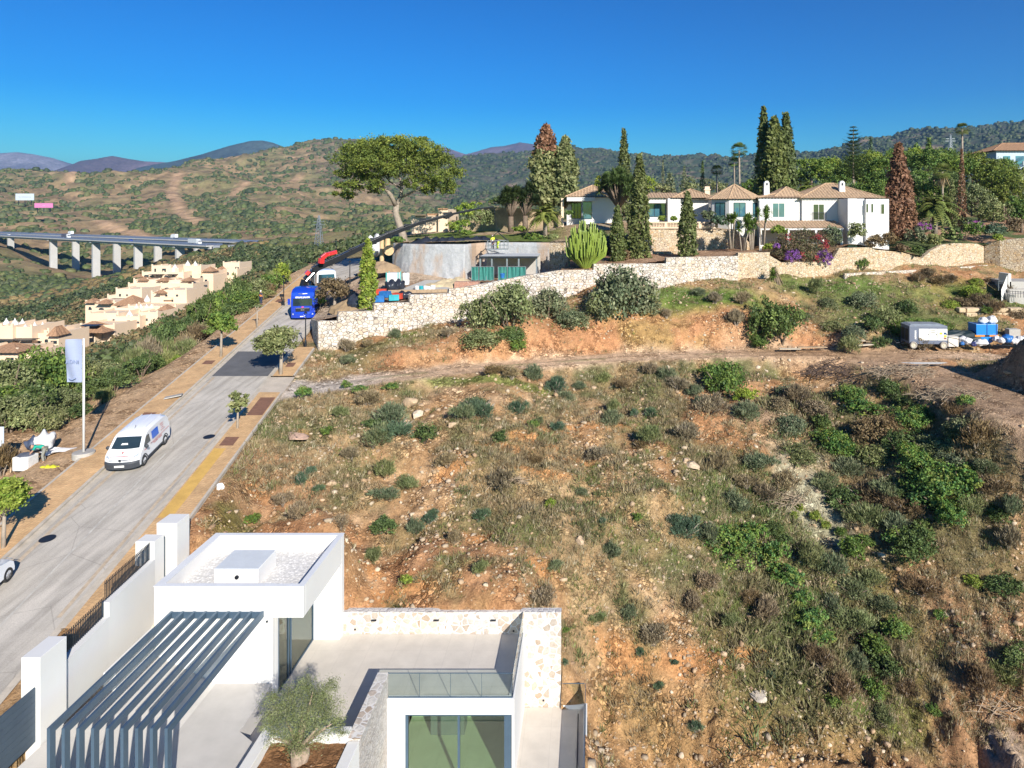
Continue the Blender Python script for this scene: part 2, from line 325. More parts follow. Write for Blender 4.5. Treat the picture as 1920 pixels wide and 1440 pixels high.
def G(X, Y, full=True):
    X = np.atleast_1d(np.asarray(X, float)).ravel(); Y = np.atleast_1d(np.asarray(Y, float)).ravel(); Yc = np.maximum(Y, 12)
    px = CX+F*X/Yc; z = -(tps(px, Yc)-HY)*Yc/F
    lx, rx = road_x(Y); on = (Y < 125)
    dr = np.where(X < lx, lx-X, np.where(X > rx, X-rx, 0)); lat = np.where(on, dr, 99)
    db, tz, tp, _ = near_line(X, Y, TR); db2, tz2, _, _ = near_line(X, Y, TR2)
    tw = 1-sm(1.6, 3.2, db); tw2 = (1-sm(2.6, 4.8, db2)); wroad = 1-sm(2.3, 5.0, lat); rough = np.clip(1-np.maximum(np.maximum(wroad, tw), tw2*.8), 0, 1)
    if full:
        nf = 1-sm(150, 400, Y)
        slope = (X > rx+2.5) & (Y < 64)
        a = fbm(X, Y, 7, 3, 1)-.5; b = fbm(X, Y, 2.2, 4, 2)-.5; r = 1-abs(fbm(X*1.0, Y*.33, 1.7, 4, 5)-.5)*2
        er = sm(11, 17, X)*(1-sm(40, 46, Y))*sm(14, 20, Y)+sm(-1.5, 2, X)*(1-sm(34, 38, Y))
        z = z+rough*nf*(a*1.6+b*1.05+np.where(slope, 1, .5)*(fbm(X, Y, .7, 3, 9)-.5)*.52)-rough*er*nf*r*.9
        # two small old terraces cut across the slope
        tt = (Y+.12*X-46.5)+(fbm(X, Y, 6, 2, 31)-.5)*3; z = z+rough*nf*np.where(slope, 1, 0)*sm(-14, -9, X)*(1-sm(9, 14, X))*(.55*np.exp(-((tt)/.9)**2)-.55*np.exp(-((tt+1.9)/1.2)**2))
        sc_rough = np.exp(-((db-4.3)/1.6)**2)*(np.sign(_)+1)/2*sm(8, 16, tp)
        z = z+sc_rough*nf*(fbm(X, Y, 1.1, 4, 22)-.5)*1.3*rough
        fs = sm(250, 700, Y); fr = 1-abs(fbm(X, Y, 420, 5, 40)-.5)*2
        z = z+fs*(fr-.90)*np.clip((Y-600)*.06, 0, 78)+sm(140, 300, Y)*(fbm(X, Y, 60, 4, 41)-.5)*(8+8*fs)
        pd = np.hypot((X-PILE.x)/1.25, Y-PILE.y); z = z+.0*fs+fs*np.clip((Y-650)*.05, 0, 26)*((1-abs(fbm(X, Y, 170, 4, 44)-.5)*2)-.85)+np.maximum(0, 3.3-pd*.55+(fbm(X, Y, 1.2, 3, 50)-.5)*.9)*(pd < 8)
    z = z*(1-tw)+(tz-.03)*tw
    ruts = .10*np.exp(-((db-.85)/.28)**2)*(db < 2.5); z = z-ruts*tw
    z = z*(1-tw2)+tz2*tw2-.12*np.exp(-((db2-1.1)/.35)**2)*tw2
    wl = np.where(X < lx, 1-sm(4.2, 7.0, lat), 1-sm(2.5, 4.5, lat)); z = z*(1-wl)+(road_z(Y)-.06+np.where(lat > 2.5, .02, 0))*wl
    # excavation for the villa, kept under its own floors and walls
    wl_ = np.where(Y < 33.4, np.where(Y < 25.9, -19.88, -20.42+(32.3-Y)*.105-.06), -19.95)
    iv = (X > wl_) & (X < np.where(Y > 34.8, -1.5, -.27)) & (Y > 10) & (Y < 35.05); z = np.where(iv, np.minimum(z, -26.0), z)
    return z
def gz(x, y): return float(G([x], [y])[0])
_ys = np.exp(np.linspace(math.log(17), math.log(4300), 900))
def gp(px, py, y0=17, y1=4300):
    """the ground point that shows at a pixel of the photograph"""
    ys = _ys[(_ys >= y0) & (_ys <= y1)]; z = G((px-CX)*ys/F, ys); p = HY-F*z/ys
    i = np.argmax(p <= py)
    if not (p <= py).any(): i = len(ys)-1
    Y = ys[i]
    if i > 0:
        t = (p[i-1]-py)/max(p[i-1]-p[i], 1e-6); Y = ys[i-1]+(ys[i]-ys[i-1])*min(max(t, 0), 1)
    X = (px-CX)*Y/F; return Vector((X, Y, gz(X, Y)))
# ---------------------------------------------------------------- the ground sheet
yr = np.concatenate([np.exp(np.arange(math.log(13), math.log(4400), .0062)), [4700, 5200, 6500, 9000]])
ur = np.concatenate([np.linspace(-1.9, -1.105, 40), np.arange(-1.10, .705, .0040), np.linspace(.71, 1.5, 40)])
UU, YY = np.meshgrid(ur, yr); XX = UU*YY
gx, gy = XX.ravel(), YY.ravel(); GZ = G(gx, np.minimum(gy, 4400)); GZ = np.where(gy > 4400, GZ-(gy-4400)*.15, GZ)
nr, ncl = XX.shape
idx = np.arange(nr*ncl).reshape(nr, ncl); FQ = np.stack([idx[:-1, :-1], idx[:-1, 1:], idx[1:, 1:], idx[1:, :-1]], -1).reshape(-1, 4)
def lerp(a, b, t): t = np.asarray(t)[:, None]; return np.asarray(a)*(1-t)+np.asarray(b)*t
SOIL = (.40, .24, .12); SOILR = (.40, .18, .08); STRAW = (.37, .255, .13); OLIVE = (.115, .13, .052); GREEN = (.10, .185, .03); PALE = (.55, .365, .21)
def spot(c, X, Y, px, py, rx_, ry_, col, s=1, y0=17, soft=.5, sd=0):
    p = gp(px, py, y0); d = np.hypot((X-p.x)/rx_, (Y-p.y)/ry_)+(fbm(X, Y, rx_*.6, 3, 60+sd)-.5)*1.0
    return lerp(c, col, (1-sm(1-soft, 1+soft*.4, d))*s)
def veg(X, Y):     # 0 bare .. 1 covered by dry growth on the near slope
    return sm(.40, .62, fbm(X, Y, 5.5, 4, 71)*.75+fbm(X, Y, 1.3, 3, 72)*.25)
def ground_col(X, Y, Z):
    v = veg(X, Y); n1 = fbm(X, Y, 1.0, 3, 73); n2 = fbm(X, Y, 9, 3, 74)
    c = lerp(SOIL, PALE, sm(.45, .8, n1)); c = lerp(c, SOILR, sm(.48, .66, n2)*.6)
    c = lerp(c, STRAW, v*.75); c = lerp(c, (.24, .18, .095), v*sm(.4, .6, fbm(X, Y, 1.6, 4, 79))*.7); c = lerp(c, OLIVE, v*sm(.48, .66, fbm(X, Y, 3, 3, 75))*.8)
    lx, rx = road_x(Y)
    nearslope = (Y < 130)
    # below the house: ochre rock, lower right: brown earth
    e = (sm(-1.5, 2, X)*(1-sm(34.5, 39, Y)+0)); c = lerp(c, lerp((.47, .29, .13), (.42, .23, .10), n1), e*.85)
    e = sm(-1.2, 1.5, X-(14+(Y-33.5)*.6)+(n2-.5)*3)*(1-sm(43, 47, Y)); c = lerp(c, lerp((.33, .18, .09), (.42, .25, .135), n1), e*.9)
    e = sm(4, 8, X)*(1-sm(.2, 1.8, abs(X-9.5-.18*(44-Y))/4))*sm(33, 37, Y)*(1-sm(50, 56, Y)); c = lerp(c, lerp(OLIVE, (.09, .12, .04), n1), e*.9)
    for (px, py, a, b, col, s) in [(1525, 950, 3.0, 6.0, (.38, .35, .24), .97), (1905, 1410, 1.6, 2.2, (.40, .35, .29), .6), (1240, 610, 7, 2.5, GREEN, .8), (1300, 560, 9, 4, GREEN, .85),
                                   (1380, 560, 5, 3, GREEN, .7), (900, 708, 8, .8, GREEN, .7), (760, 640, 3, 2, GREEN, .5), (1560, 540, 8, 4, (.13, .17, .05), .8), (1700, 600, 9, 5, (.11, .14, .045), .85), (1850, 560, 7, 4, (.12, .17, .04), .8),
                                   (1650, 540, 12, 3, GREEN, .45), (870, 640, 7, 2, STRAW, .8), (680, 665, 5, 2.5, OLIVE, .8), (450, 990, 1.6, 2.2, GREEN, .5), (500, 900, 4, 3, (.36, .19, .1), .6),
                                   (1430, 770, 3.2, 2.6, (.38, .28, .19), .7), (1370, 700, 2.5, 2, OLIVE, .8), (1700, 800, 7, 7, (.10, .105, .045), .75), (1750, 950, 5, 6, (.10, .11, .045), .7), (1500, 1150, 3, 4, (.12, .14, .05), .7), (1600, 1150, 4, 6, (.13, .15, .05), .7), (1650, 1320, 3, 2.5, GREEN, .6)]:
        c = spot(c, X, Y, px, py, a, b, col, s)
    for px, py, a, b in [(880,848,2.2,.35),(930,835,2.4,.4),(985,818,2.6,.4),(1040,808,2.4,.35),(1100,800,2.6,.4),(1150,792,2.0,.35),(850,880,1.8,.3),(1010,885,2.6,.3),(1090,868,2.4,.3),(1000,1060,1.6,.5),(900,1010,1.5,.5),(1180,1240,2.0,.7),(1300,1240,2.4,.6),(1400,1230,1.8,.5),(690,1060,1.2,.6),(480,930,.9,.7),(560,815,1.0,.5),(760,1100,2.0,.6)]: c = spot(c, X, Y, px, py, a, b, (.50, .245, .10), .85, sd=px)
    # bank above the track
    db, tz, tp, sd = near_line(X, Y, TR); db2, _, _, _ = near_line(X, Y, TR2)
    bank = np.exp(-((sd-3.4)/1.9)**2)*sm(5, 13, tp)*(1-sm(53, 58, tp)); c = lerp(c, lerp((.50, .26, .13), (.40, .19, .09), fbm(X, Y, 1.2, 4, 80)), np.clip(bank*1.5, 0, 1)*(.65+.35*sm(.35, .6, fbm(X, Y, 2, 3, 81))))
    tk = 1-sm(1.5, 2.4, db+(fbm(X, Y, 1.2, 3, 82)-.5)*1.2); mid = np.exp(-(db/.35)**2)*sm(.5, .6, fbm(X, Y, 3, 2, 83))
    c = lerp(c, lerp((.56, .37, .23), (.64, .46, .31), n1), tk*.95); c = lerp(c, GREEN, mid*.4*tk); c = lerp(c, (.5, .47, .43), tk*(1-sm(4, 12, tp))*.7)
    yard = np.clip(1-sm(3.0, 4.4, db2+(n1-.5)*2), 0, 1); c = lerp(c, lerp((.44, .28, .17), (.54, .37, .24), n1), yard*.95)
    e = (np.hypot((X-24)/12, (Y-69.5)/3.8) < 1); c = lerp(c, lerp((.42, .27, .16), (.52, .35, .22), n1), sm(0, 1, 1.15-np.hypot((X-24)/13, (Y-69.3)/4.2))*2*(.9)*e)
    pd = np.hypot((X-PILE.x)/1.25, Y-PILE.y); c = lerp(c, lerp((.28, .18, .11), (.42, .29, .19), n1), 1-sm(5.8, 7, pd))
    # verge left of the road
    lv = sm(0, .6, lx-2.2-X)*(1-sm(115, 125, Y)); c = lerp(c, lerp((.42, .26, .14), (.52, .36, .22), n1), lv*(1-sm(8, 13, lx-X)))
    lv2 = sm(9, 14, lx-X)*(1-sm(115, 125, Y)); c = lerp(c, lerp((.10, .09, .05), (.2, .16, .09), n1), lv2)
    # middle and far distance
    f = sm(105, 135, Y); ng = fbm(X, Y, 90, 4, 90); nh = fbm(X, Y, 22, 3, 91); ni = fbm(X, Y, 7, 3, 95)
    far = lerp((.27, .19, .10), (.19, .165, .075), sm(.35, .65, ng)); far = lerp(far, (.38, .25, .14), sm(.55, .72, nh)*.7); far = lerp(far, (.17, .12, .075), sm(.5, .7, ni)*.6)
    px = CX+F*X/Y
    left = (1-sm(60, 150, px-400+(Y-500)*.1)); far = lerp(far, lerp((.085, .10, .045), (.15, .11, .06), nh), (1-sm(540, 640, Y))*sm(240, 300, Y)*left*.8)
    mt = sm(780, 860, px)*sm(1200, 1700, Y)+sm(1500, 1600, px)*sm(500, 800, Y); mt = np.clip(mt, 0, 1)
    far = lerp(far, lerp((.045, .066, .04), (.085, .085, .06), sm(.4, .65, nh)), mt); far = lerp(far, (.25, .18, .12), mt*sm(.66, .72, fbm(X, Y, 130, 4, 97))*.8)
    hl2 = sm(560, 640, px)*(1-sm(820, 900, px))*sm(1300, 1700, Y); far = lerp(far, lerp((.085, .09, .05), (.19, .135, .09), sm(.4, .6, nh)), hl2*.8)
    # dirt tracks cutting over the tan hill
    for line in [[(333,315,1500),(322,345,1350),(330,365,1230),(345,400,1050),(368,428,880)],[(60,388,960),(110,395,980),(170,410,960),(230,430,850),(270,443,780)],[(136,309,1500),(130,330,1420)],[(600,318,2000),(572,308,2100),(540,296,2150)],[(420,355,1300),(480,340,1500),(560,330,1600)],[(600,420,700),(700,400,900),(740,380,1100)]]:
        L = np.array([((a-CX)*q/F, q, 0) for a, b, q in line]); d = near_line(X, Y, L)[0]; far = lerp(far, (.42, .27, .16), (1-sm(3, 9+Y*.004, d))*.85)
    return c*(1-f[:, None])+far*f[:, None]
GC = ground_col(gx, gy, GZ); jit = 1+(rng.random(len(gx))-.5)*.16; GC = GC*jit[:, None]
def ground_mat():
    m, t, b = nodes('hillside_earth'); a = N(t, 'ShaderNodeAttribute', attribute_name='Col'); v = coord(t)
    cam_far = N(t, 'ShaderNodeSeparateXYZ'); t.links.new(v, cam_far.inputs[0])
    n1 = noise(t, v, 1.6, 8, .7); n2 = noise(t, v, 9, 6, .75); n3 = noise(t, v, .035, 8, .72)
    vo = N(t, 'ShaderNodeTexVoronoi', Scale=3.2); t.links.new(v, vo.inputs['Vector'])
    c = mixc(t, 1.0, a.outputs[0], ramp(t, n1, [(.28, .62), (.72, 1.38)]), 'MULTIPLY')
    c = mixc(t, 1.0, c, ramp(t, n2, [(.3, .55), (.7, 1.45)]), 'MULTIPLY')
    wv = N(t, 'ShaderNodeVectorMath', operation='ADD'); nn = N(t, 'ShaderNodeTexNoise', Scale=4, Detail=2); t.links.new(v, nn.inputs['Vector']); sc2 = N(t, 'ShaderNodeVectorMath', operation='SCALE'); sc2.inputs['Scale'].default_value = .15; t.links.new(nn.outputs['Color'], sc2.inputs[0]); t.links.new(v, wv.inputs[0]); t.links.new(sc2.outputs[0], wv.inputs[1])
    fr = N(t, 'ShaderNodeTexVoronoi', Scale=4.6); fe = N(t, 'ShaderNodeTexVoronoi', feature='DISTANCE_TO_EDGE', Scale=4.6); t.links.new(wv.outputs[0], fr.inputs['Vector']); t.links.new(wv.outputs[0], fe.inputs['Vector']); sp = N(t, 'ShaderNodeSeparateColor'); t.links.new(fr.outputs['Color'], sp.inputs[0])
    rub = ramp(t, noise(t, v, .42, 3), [(.46, 0.), (.58, 1.)]); near = ramp(t, N2math(t, cam_far.outputs[1], 1/200), [(.42, 1.), (.5, 0.)]); rub = mixc(t, 1.0, rub, near, 'MULTIPLY')
    frag = mixc(t, 1.0, ramp(t, sp.outputs[0], [(0, (.55, .5, .45)), (.5, (.95, .95, .95)), (.8, (1.25, 1.25, 1.2)), (1, (1.7, 1.75, 1.8))]), ramp(t, fe.outputs['Distance'], [(.0, .45), (.09, 1.)]), 'MULTIPLY')
    c = mixc(t, rub, c, mixc(t, 1.0, c, frag, 'MULTIPLY'))
    farf = ramp(t, N2math(t, cam_far.outputs[1], 1/3000), [(.04, 0.), (.2, 1.)])
    c = mixc(t, farf, c, mixc(t, 1.0, a.outputs[0], ramp(t, n3, [(.35, .55), (.62, 1.35)]), 'MULTIPLY'))
    st = ramp(t, vo.outputs['Distance'], [(.10, 1.), (.16, 0.)])
    c = mixc(t, mult(t, st, .55), c, (.55, .43, .31)); t.links.new(c, b.inputs['Base Color'])
    b.inputs['Roughness'].default_value = .95; b.inputs['Specular IOR Level'].default_value = .1
    h = N(t, 'ShaderNodeMath', operation='ADD'); t.links.new(n1, h.inputs[0]); h2 = N(t, 'ShaderNodeMath', operation='ADD'); t.links.new(n2, h2.inputs[0]); t.links.new(mixc(t, rub, (0, 0, 0), ramp(t, fe.outputs['Distance'], [(0, 0.), (.2, .6)])), h2.inputs[1]); t.links.new(h2.outputs[0], h.inputs[1]); bump(t, b, h.outputs[0], .8, .18); return m
def N2math(t, s, k): n = N(t, 'ShaderNodeMath', operation='MULTIPLY'); t.links.new(s, n.inputs[0]); n.inputs[1].default_value = k; return n.outputs[0]
mult = N2math
GROUND = ground_mat()
go = npmesh('ground', np.stack([gx, gy, GZ], 1), FQ, GROUND, GC, smooth=True); tag(go, 'stony red hillside with valley and scrub hills beyond', kind='structure')
# far mountains: real ridges 7 to 9 km away
def ridge(name, crest, Y0, depth, col, s, base=60):
    xs = np.array([c[0] for c in crest], float); hs_ = np.array([(HY-c[1])*Y0/F for c in crest])
    px = np.arange(xs[0], xs[-1], 1.5); T = np.linspace(-1, .6, 60); PXg, TT = np.meshgrid(px, T)
    Yg = Y0+TT*depth; Xg = (PXg-CX)*Y0/F; h = np.interp(PXg, xs, hs_); sh = (1-np.abs(TT))**1.0; sh = np.where(TT > 0, 1-TT*.6, sh)
    n = fbm(Xg, Yg, 900, 5, s); rn = 1-abs(fbm(Xg, Yg, 1300, 4, s+3)-.5)*2
    Zg = -base+(h+base)*sh+(rn-.7)*depth*.30*(np.clip(-TT, 0, 1))*(1+TT*0)*np.where(TT < 0, 1, 0)*np.clip(h/400, 0, 1)+(n-.5)*depth*.02
    i = np.arange(PXg.size).reshape(PXg.shape); Fq = np.stack([i[:-1, :-1], i[:-1, 1:], i[1:, 1:], i[1:, :-1]], -1).reshape(-1, 4)
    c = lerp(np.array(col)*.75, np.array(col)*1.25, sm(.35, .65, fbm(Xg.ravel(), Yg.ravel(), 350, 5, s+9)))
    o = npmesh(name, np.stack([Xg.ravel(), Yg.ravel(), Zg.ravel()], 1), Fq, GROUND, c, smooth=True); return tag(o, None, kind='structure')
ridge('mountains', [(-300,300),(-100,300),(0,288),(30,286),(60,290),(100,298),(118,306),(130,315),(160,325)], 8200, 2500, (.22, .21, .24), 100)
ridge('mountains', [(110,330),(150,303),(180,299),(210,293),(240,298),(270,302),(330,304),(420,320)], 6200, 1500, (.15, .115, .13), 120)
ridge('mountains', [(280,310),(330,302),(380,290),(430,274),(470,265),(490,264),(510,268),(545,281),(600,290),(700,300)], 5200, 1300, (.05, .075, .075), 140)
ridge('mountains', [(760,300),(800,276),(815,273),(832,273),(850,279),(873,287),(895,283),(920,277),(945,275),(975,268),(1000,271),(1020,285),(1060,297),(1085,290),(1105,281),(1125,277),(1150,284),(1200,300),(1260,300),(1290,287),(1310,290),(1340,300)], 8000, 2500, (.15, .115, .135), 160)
# ---------------------------------------------------------------- road and pavements
def strip(name, y0, y1, fa, fb, dz, mat, nx=1, sides=False, kind='structure', step=1.0, parent=None, thick=.14):
    ys = np.linspace(y0, y1, max(2, int((y1-y0)/step)+1)); mb = MB(); k = nx+1
    V = []; Fc = []
    for Yv in ys:
        a, b = fa(Yv), fb(Yv); z = float(road_z(Yv))+dz
        for i in range(k): V.append((a+(b-a)*i/nx, Yv, z))
    for j in range(len(ys)-1):
        for i in range(nx): q = j*k+i; Fc.append((q, q+1, q+k+1, q+k))
    if sides:
        b0 = len(V)
        for Yv in ys:
            z = float(road_z(Yv))+dz-thick; V.append((fa(Yv), Yv, z)); V.append((fb(Yv), Yv, z))
        for j in range(len(ys)-1):
            q = b0+2*j; Fc.append((q, q+2, (j+1)*k, j*k)); Fc.append((q+1, j*k+nx, (j+1)*k+nx, q+3))
    mb.add(V, Fc); o = mb.build(name, mat, parent)
    return tag(o, kind=kind) if kind and parent is None else o
def LX(Y): return float(road_x(Y)[0])
def RX(Y): return float(road_x(Y)[1])
def off(f, d): return lambda Y: f(Y)+d
def asphalt():
    m, t, b = nodes('worn_asphalt'); v = coord(t); n1 = noise(t, v, .35, 6, .65); n2 = noise(t, v, 26, 4, .7); v2 = coord(t, 'Object', (1.4, .12, 1)); n3 = noise(t, v2, 1.3, 4)
    c = mixc(t, ramp(t, n1, [(.3, 0.), (.7, 1.)]), (.41, .375, .325), (.52, .475, .415)); c = mixc(t, 1.0, c, ramp(t, n2, [(.3, .8), (.7, 1.15)]), 'MULTIPLY')
    c = mixc(t, 1.0, c, ramp(t, n3, [(.35, .76), (.6, 1.06)]), 'MULTIPLY')
    vo = N(t, 'ShaderNodeTexVoronoi', feature='DISTANCE_TO_EDGE', Scale=.22); t.links.new(v, vo.inputs['Vector'])
    c = mixc(t, ramp(t, vo.outputs['Distance'], [(.0, .35), (.006, 0.)]), c, (.12, .11, .1))
    t.links.new(c, b.inputs['Base Color']); b.inputs['Roughness'].default_value = .9; b.inputs['Specular IOR Level'].default_value = .2; bump(t, b, n2, .35, .01); return m
def pavers(name, c1, c2, joint, s=2.5):
    m, t, b = nodes(name); v = coord(t); br = N(t, 'ShaderNodeTexBrick', Scale=s); br.inputs['Color1'].default_value = (*c1, 1); br.inputs['Color2'].default_value = (*c2, 1); br.inputs['Mortar'].default_value = (*joint, 1)
    br.inputs['Mortar Size'].default_value = .03; br.offset = 0; br.inputs['Brick Width'].default_value = .5; br.inputs['Row Height'].default_value = .5
    mp = v.node; mp.inputs['Rotation'].default_value = (0, 0, R(10)); t.links.new(v, br.inputs['Vector']); n1 = noise(t, v, .8, 5, .65); n2 = noise(t, v, 8, 4)
    c = mixc(t, 1.0, br.outputs[0], ramp(t, n1, [(.3, .75), (.7, 1.18)]), 'MULTIPLY'); c = mixc(t, 1.0, c, ramp(t, n2, [(.3, .85), (.7, 1.1)]), 'MULTIPLY')
    t.links.new(c, b.inputs['Base Color']); b.inputs['Roughness'].default_value = .9; bump(t, b, n2, .3, .01); return m
ASPH = asphalt(); PAV = pavers('ochre_paving', (.60, .385, .19), (.54, .33, .16), (.42, .27, .14)); KERB = simple('pale_kerb', (.50, .44, .36), .9, var=.25, scale=1.5, bmp=.3)
strip('road', 13, 125, off(LX, .0), off(RX, .0), .0, ASPH, 2)
strip('gutter', 13, 125, off(LX, -.38), off(LX, .0), .004, KERB); strip('gutter', 13, 125, off(RX, .0), off(RX, .30), .004, KERB)
strip('kerb', 13, 125, off(LX, -.56), off(LX, -.38), .125, KERB, sides=True); strip('kerb', 28.2, 54.3, off(RX, .30), off(RX, .46), .125, KERB, sides=True); strip('kerb', 58, 125, off(RX, .30), off(RX, .46), .125, KERB, sides=True)
strip('pavement', 13, 125, off(LX, -2.45), off(LX, -.56), .12, PAV, 2, sides=True)
strip('pavement', 28.2, 54.3, off(RX, .46), lambda Y: min(RX(Y)+2.15, -20.42-.12+(32.3-Y)*.105-.06 if Y < 33.2 else (-21.0 if Y < 34.7 else 99)), .12, PAV, 2, sides=True, step=.5); strip('pavement', 58, 66.0, off(RX, .46), off(RX, 2.15), .12, PAV, 2, sides=True)
strip('pavement', 54.3, 58, off(RX, .30), off(RX, 2.3), .03, simple('pale_concrete_crossing', (.50, .43, .35), .9, var=.2, scale=.8, bmp=.3), 2, sides=True)
strip('kerb', 13, 125, off(LX, -2.60), off(LX, -2.45), .15, KERB, sides=True, thick=.3); strip('kerb', 35, 54.3, off(RX, 2.15), off(RX, 2.30), .15, KERB, sides=True, thick=.3); strip('kerb', 58, 65.6, off(RX, 2.15), off(RX, 2.30), .15, KERB, sides=True, thick=.3)
LINE = simple('faded_road_paint', (.50, .47, .42), .85, var=.3, scale=3, bmp=.1); LINE2 = simple('beige_edge_paint', (.50, .40, .29), .85, var=.3, scale=3, bmp=.1)
mid = lambda Y: (LX(Y)+RX(Y))/2
for y0, y1 in [(16, 44), (44.8, 50), (51, 55)]: strip('road_marking', y0, y1, off(mid, -.05), off(mid, .05), .006, LINE)
strip('road_marking', 16, 58, off(LX, .20), off(LX, .42), .006, LINE2); strip('road_marking', 29, 54, off(RX, -.36), off(RX, -.18), .006, LINE2)
strip('asphalt_patch', 58.3, 65, off(LX, .02), off(RX, -.02), .005, simple('dark_asphalt', (.12, .12, .125), .85, var=.22, scale=.8, bmp=.3, fine=25), 2)
YEL = simple('yellow_stained_paving', (.62, .38, .10), .85, var=.22, scale=1.1, bmp=.25); BRN = simple('brown_grate', (.22, .11, .07), .9, var=.3, scale=3, bmp=.3)
strip('yellow_pavement_patch', 36.4, 44.5, off(RX, .55), off(RX, 1.30), .125, YEL)
for a, b, q in [(44.9, 46.2, (.7, 1.6)), (49.8, 53.2, (.9, 2.05)), (60.3, 61.4, (.9, 1.6))]: strip('drain_grate', a, b, off(RX, q[0]), off(RX, q[1]), .126, BRN)
for a, b in [(61, 62), (49.6, 50.3), (84, 85.5)]: strip('drain_grate', a, b, off(LX, -1.9), off(LX, -1.0), .126, BRN)
for px, py in [(89, 1011), (392, 819)]:
    for Yv in np.arange(28, 60, .05):
        if HY-F*float(road_z(Yv))/Yv < py: break
    mb = MB(); mb.lathe((0, 0, 0), [(.36, -.02), (.36, .004), (.30, .008), (.29, .004)], 24); o = mb.build('manhole_cover', DARKM); o.location = (XY(px, Yv), Yv, float(road_z(Yv))+.006); o.rotation_euler = (math.atan(.11), 0, 0)
    tag(o, 'round iron manhole cover in the asphalt near the far kerb' if px < 200 else 'round iron manhole cover in the lane past the white van', 'manhole cover')
# ---------------------------------------------------------------- the white villa below the camera
XL, XR, Y0, Y1, ZT = -18.88, -12.42, 30.0, 34.87, -16.15
ZC, ZD, ZB = -20.33, -21.15, -24.83       # car port floor, terrace floor, lower floor
V = thing('villa', 'white flat-roofed modern villa with grey pergola, stone walls and glass rails', 'house', (-12, 31, ZC))
def part(mb, name, mat, par=None, **k): return mb.build(name, mat, par or V, rel=True, **k)
_rel = {}
def sub(mb, name, mat, par, **k):   # a sub-part: parent has its own origin at the thing's base
    for i, v in enumerate(mb.v): mb.v[i] = tuple(Vector(v)-_base(par))
    return mb.build(name, mat, par, **k)
def _base(o):
    b = Vector((0, 0, 0))
    while o is not None: b += Vector(o.location); o = o.parent
    return b
mb = MB(); mb.box(XL, -13.75, Y0, Y0+.3, ZC-.5, ZT); mb.box(XL, XL+.3, Y0+.3, Y1, ZC-.5, ZT); mb.box(XL+.3, XR, Y1-.25, Y1+.1, ZD-2, ZT)
mb.box(-13.75, XR, Y0, Y0+.25, -17.5, ZT); mb.box(XR-.22, XR, Y0+.25, Y1-.25, -17.5, ZT); mb.box(XL+.3, XR-.22, Y0+.3, Y1-.25, -17.5, -17.2)
mb.box(-14.05, -13.75, Y0+.3, Y0+.55, ZD, -17.5); mb.box(-13.85, -12.45, Y1-.45, Y1-.25, ZD-1, -17.5)
part(mb, 'wall', WHITE, bevel=.012)
mb = MB(); t_ = .012
mb.box(XL-.02, XR+.02, Y0-.02, Y0+.2, ZT, ZT+.025); mb.box(XL-.02, XL+.34, Y0+.2, Y1-.14, ZT, ZT+.025); mb.box(XR-.24, XR+.02, Y0+.2, Y1-.14, ZT, ZT+.025); mb.box(XL-.02, XR+.02, Y1-.14, Y1+.12, ZT, ZT+.025)
part(mb, 'parapet_cap', simple('pale_grey_coping', (.66, .67, .68), .6, var=.06, bmp=.05))
def gravel(name, col, s=14):
    m, t, b = nodes(name); v = coord(t); vo = N(t, 'ShaderNodeTexVoronoi', Scale=s); t.links.new(v, vo.inputs['Vector']); sp = N(t, 'ShaderNodeSeparateColor'); t.links.new(vo.outputs['Color'], sp.inputs[0])
    c = mixc(t, sp.outputs[0], tuple(x*.75 for x in col), tuple(min(1, x*1.12) for x in col)); c = mixc(t, ramp(t, vo.outputs['Distance'], [(.3, 0.), (.65, 1.)]), c, tuple(x*.72 for x in col)); t.links.new(c, b.inputs['Base Color'])
    b.inputs['Roughness'].default_value = .9; bump(t, b, vo.outputs['Distance'], -.5, .02); return m
GRAV = gravel('white_pebbles', (.78, .76, .72), 9)
# pebbles modelled as a rough sheet
xs = np.linspace(XL+.3, XR-.22, 190); ysr = np.linspace(Y0+.25, Y1-.25, 130); A_, B_ = np.meshgrid(xs, ysr)
Zr = -16.86+fbm(A_, B_, .10, 2, 5)*.03+fbm(A_, B_, .9, 2, 6)*.04; i = np.arange(A_.size).reshape(A_.shape); Fr = np.stack([i[:-1, :-1], i[:-1, 1:], i[1:, 1:], i[1:, :-1]], -1).reshape(-1, 4)
ro = npmesh('roof_gravel', np.stack([A_.ravel(), B_.ravel(), Zr.ravel()], 1)-np.array(V.location), Fr, GRAV, None, V); tag(ro, kind='stuff')
mb = MB(); mb.box(-17.0, -15.0, 31.3, 33.1, -17.2, -16.07); bx = part(mb, 'roof_box', WHITE, bevel=.02)
mb = MB(); mb.lathe((0, 0, 0), [(.09, 0), (.09, .06), (.07, .06), (.065, .01)], 18); v_ = mb.build('vent_hole', DARKM, bx); v_.location = (-15.95+12, 31.30-31, -16.42-ZC); v_.rotation_euler = (R(90), 0, 0)
part(MB().box(-16.98, -15.02, 31.32, 33.08, -16.07, -16.055), 'roof_box_cap', simple('roof_box_grey', (.58, .61, .63), .6, var=.08, bmp=.1))
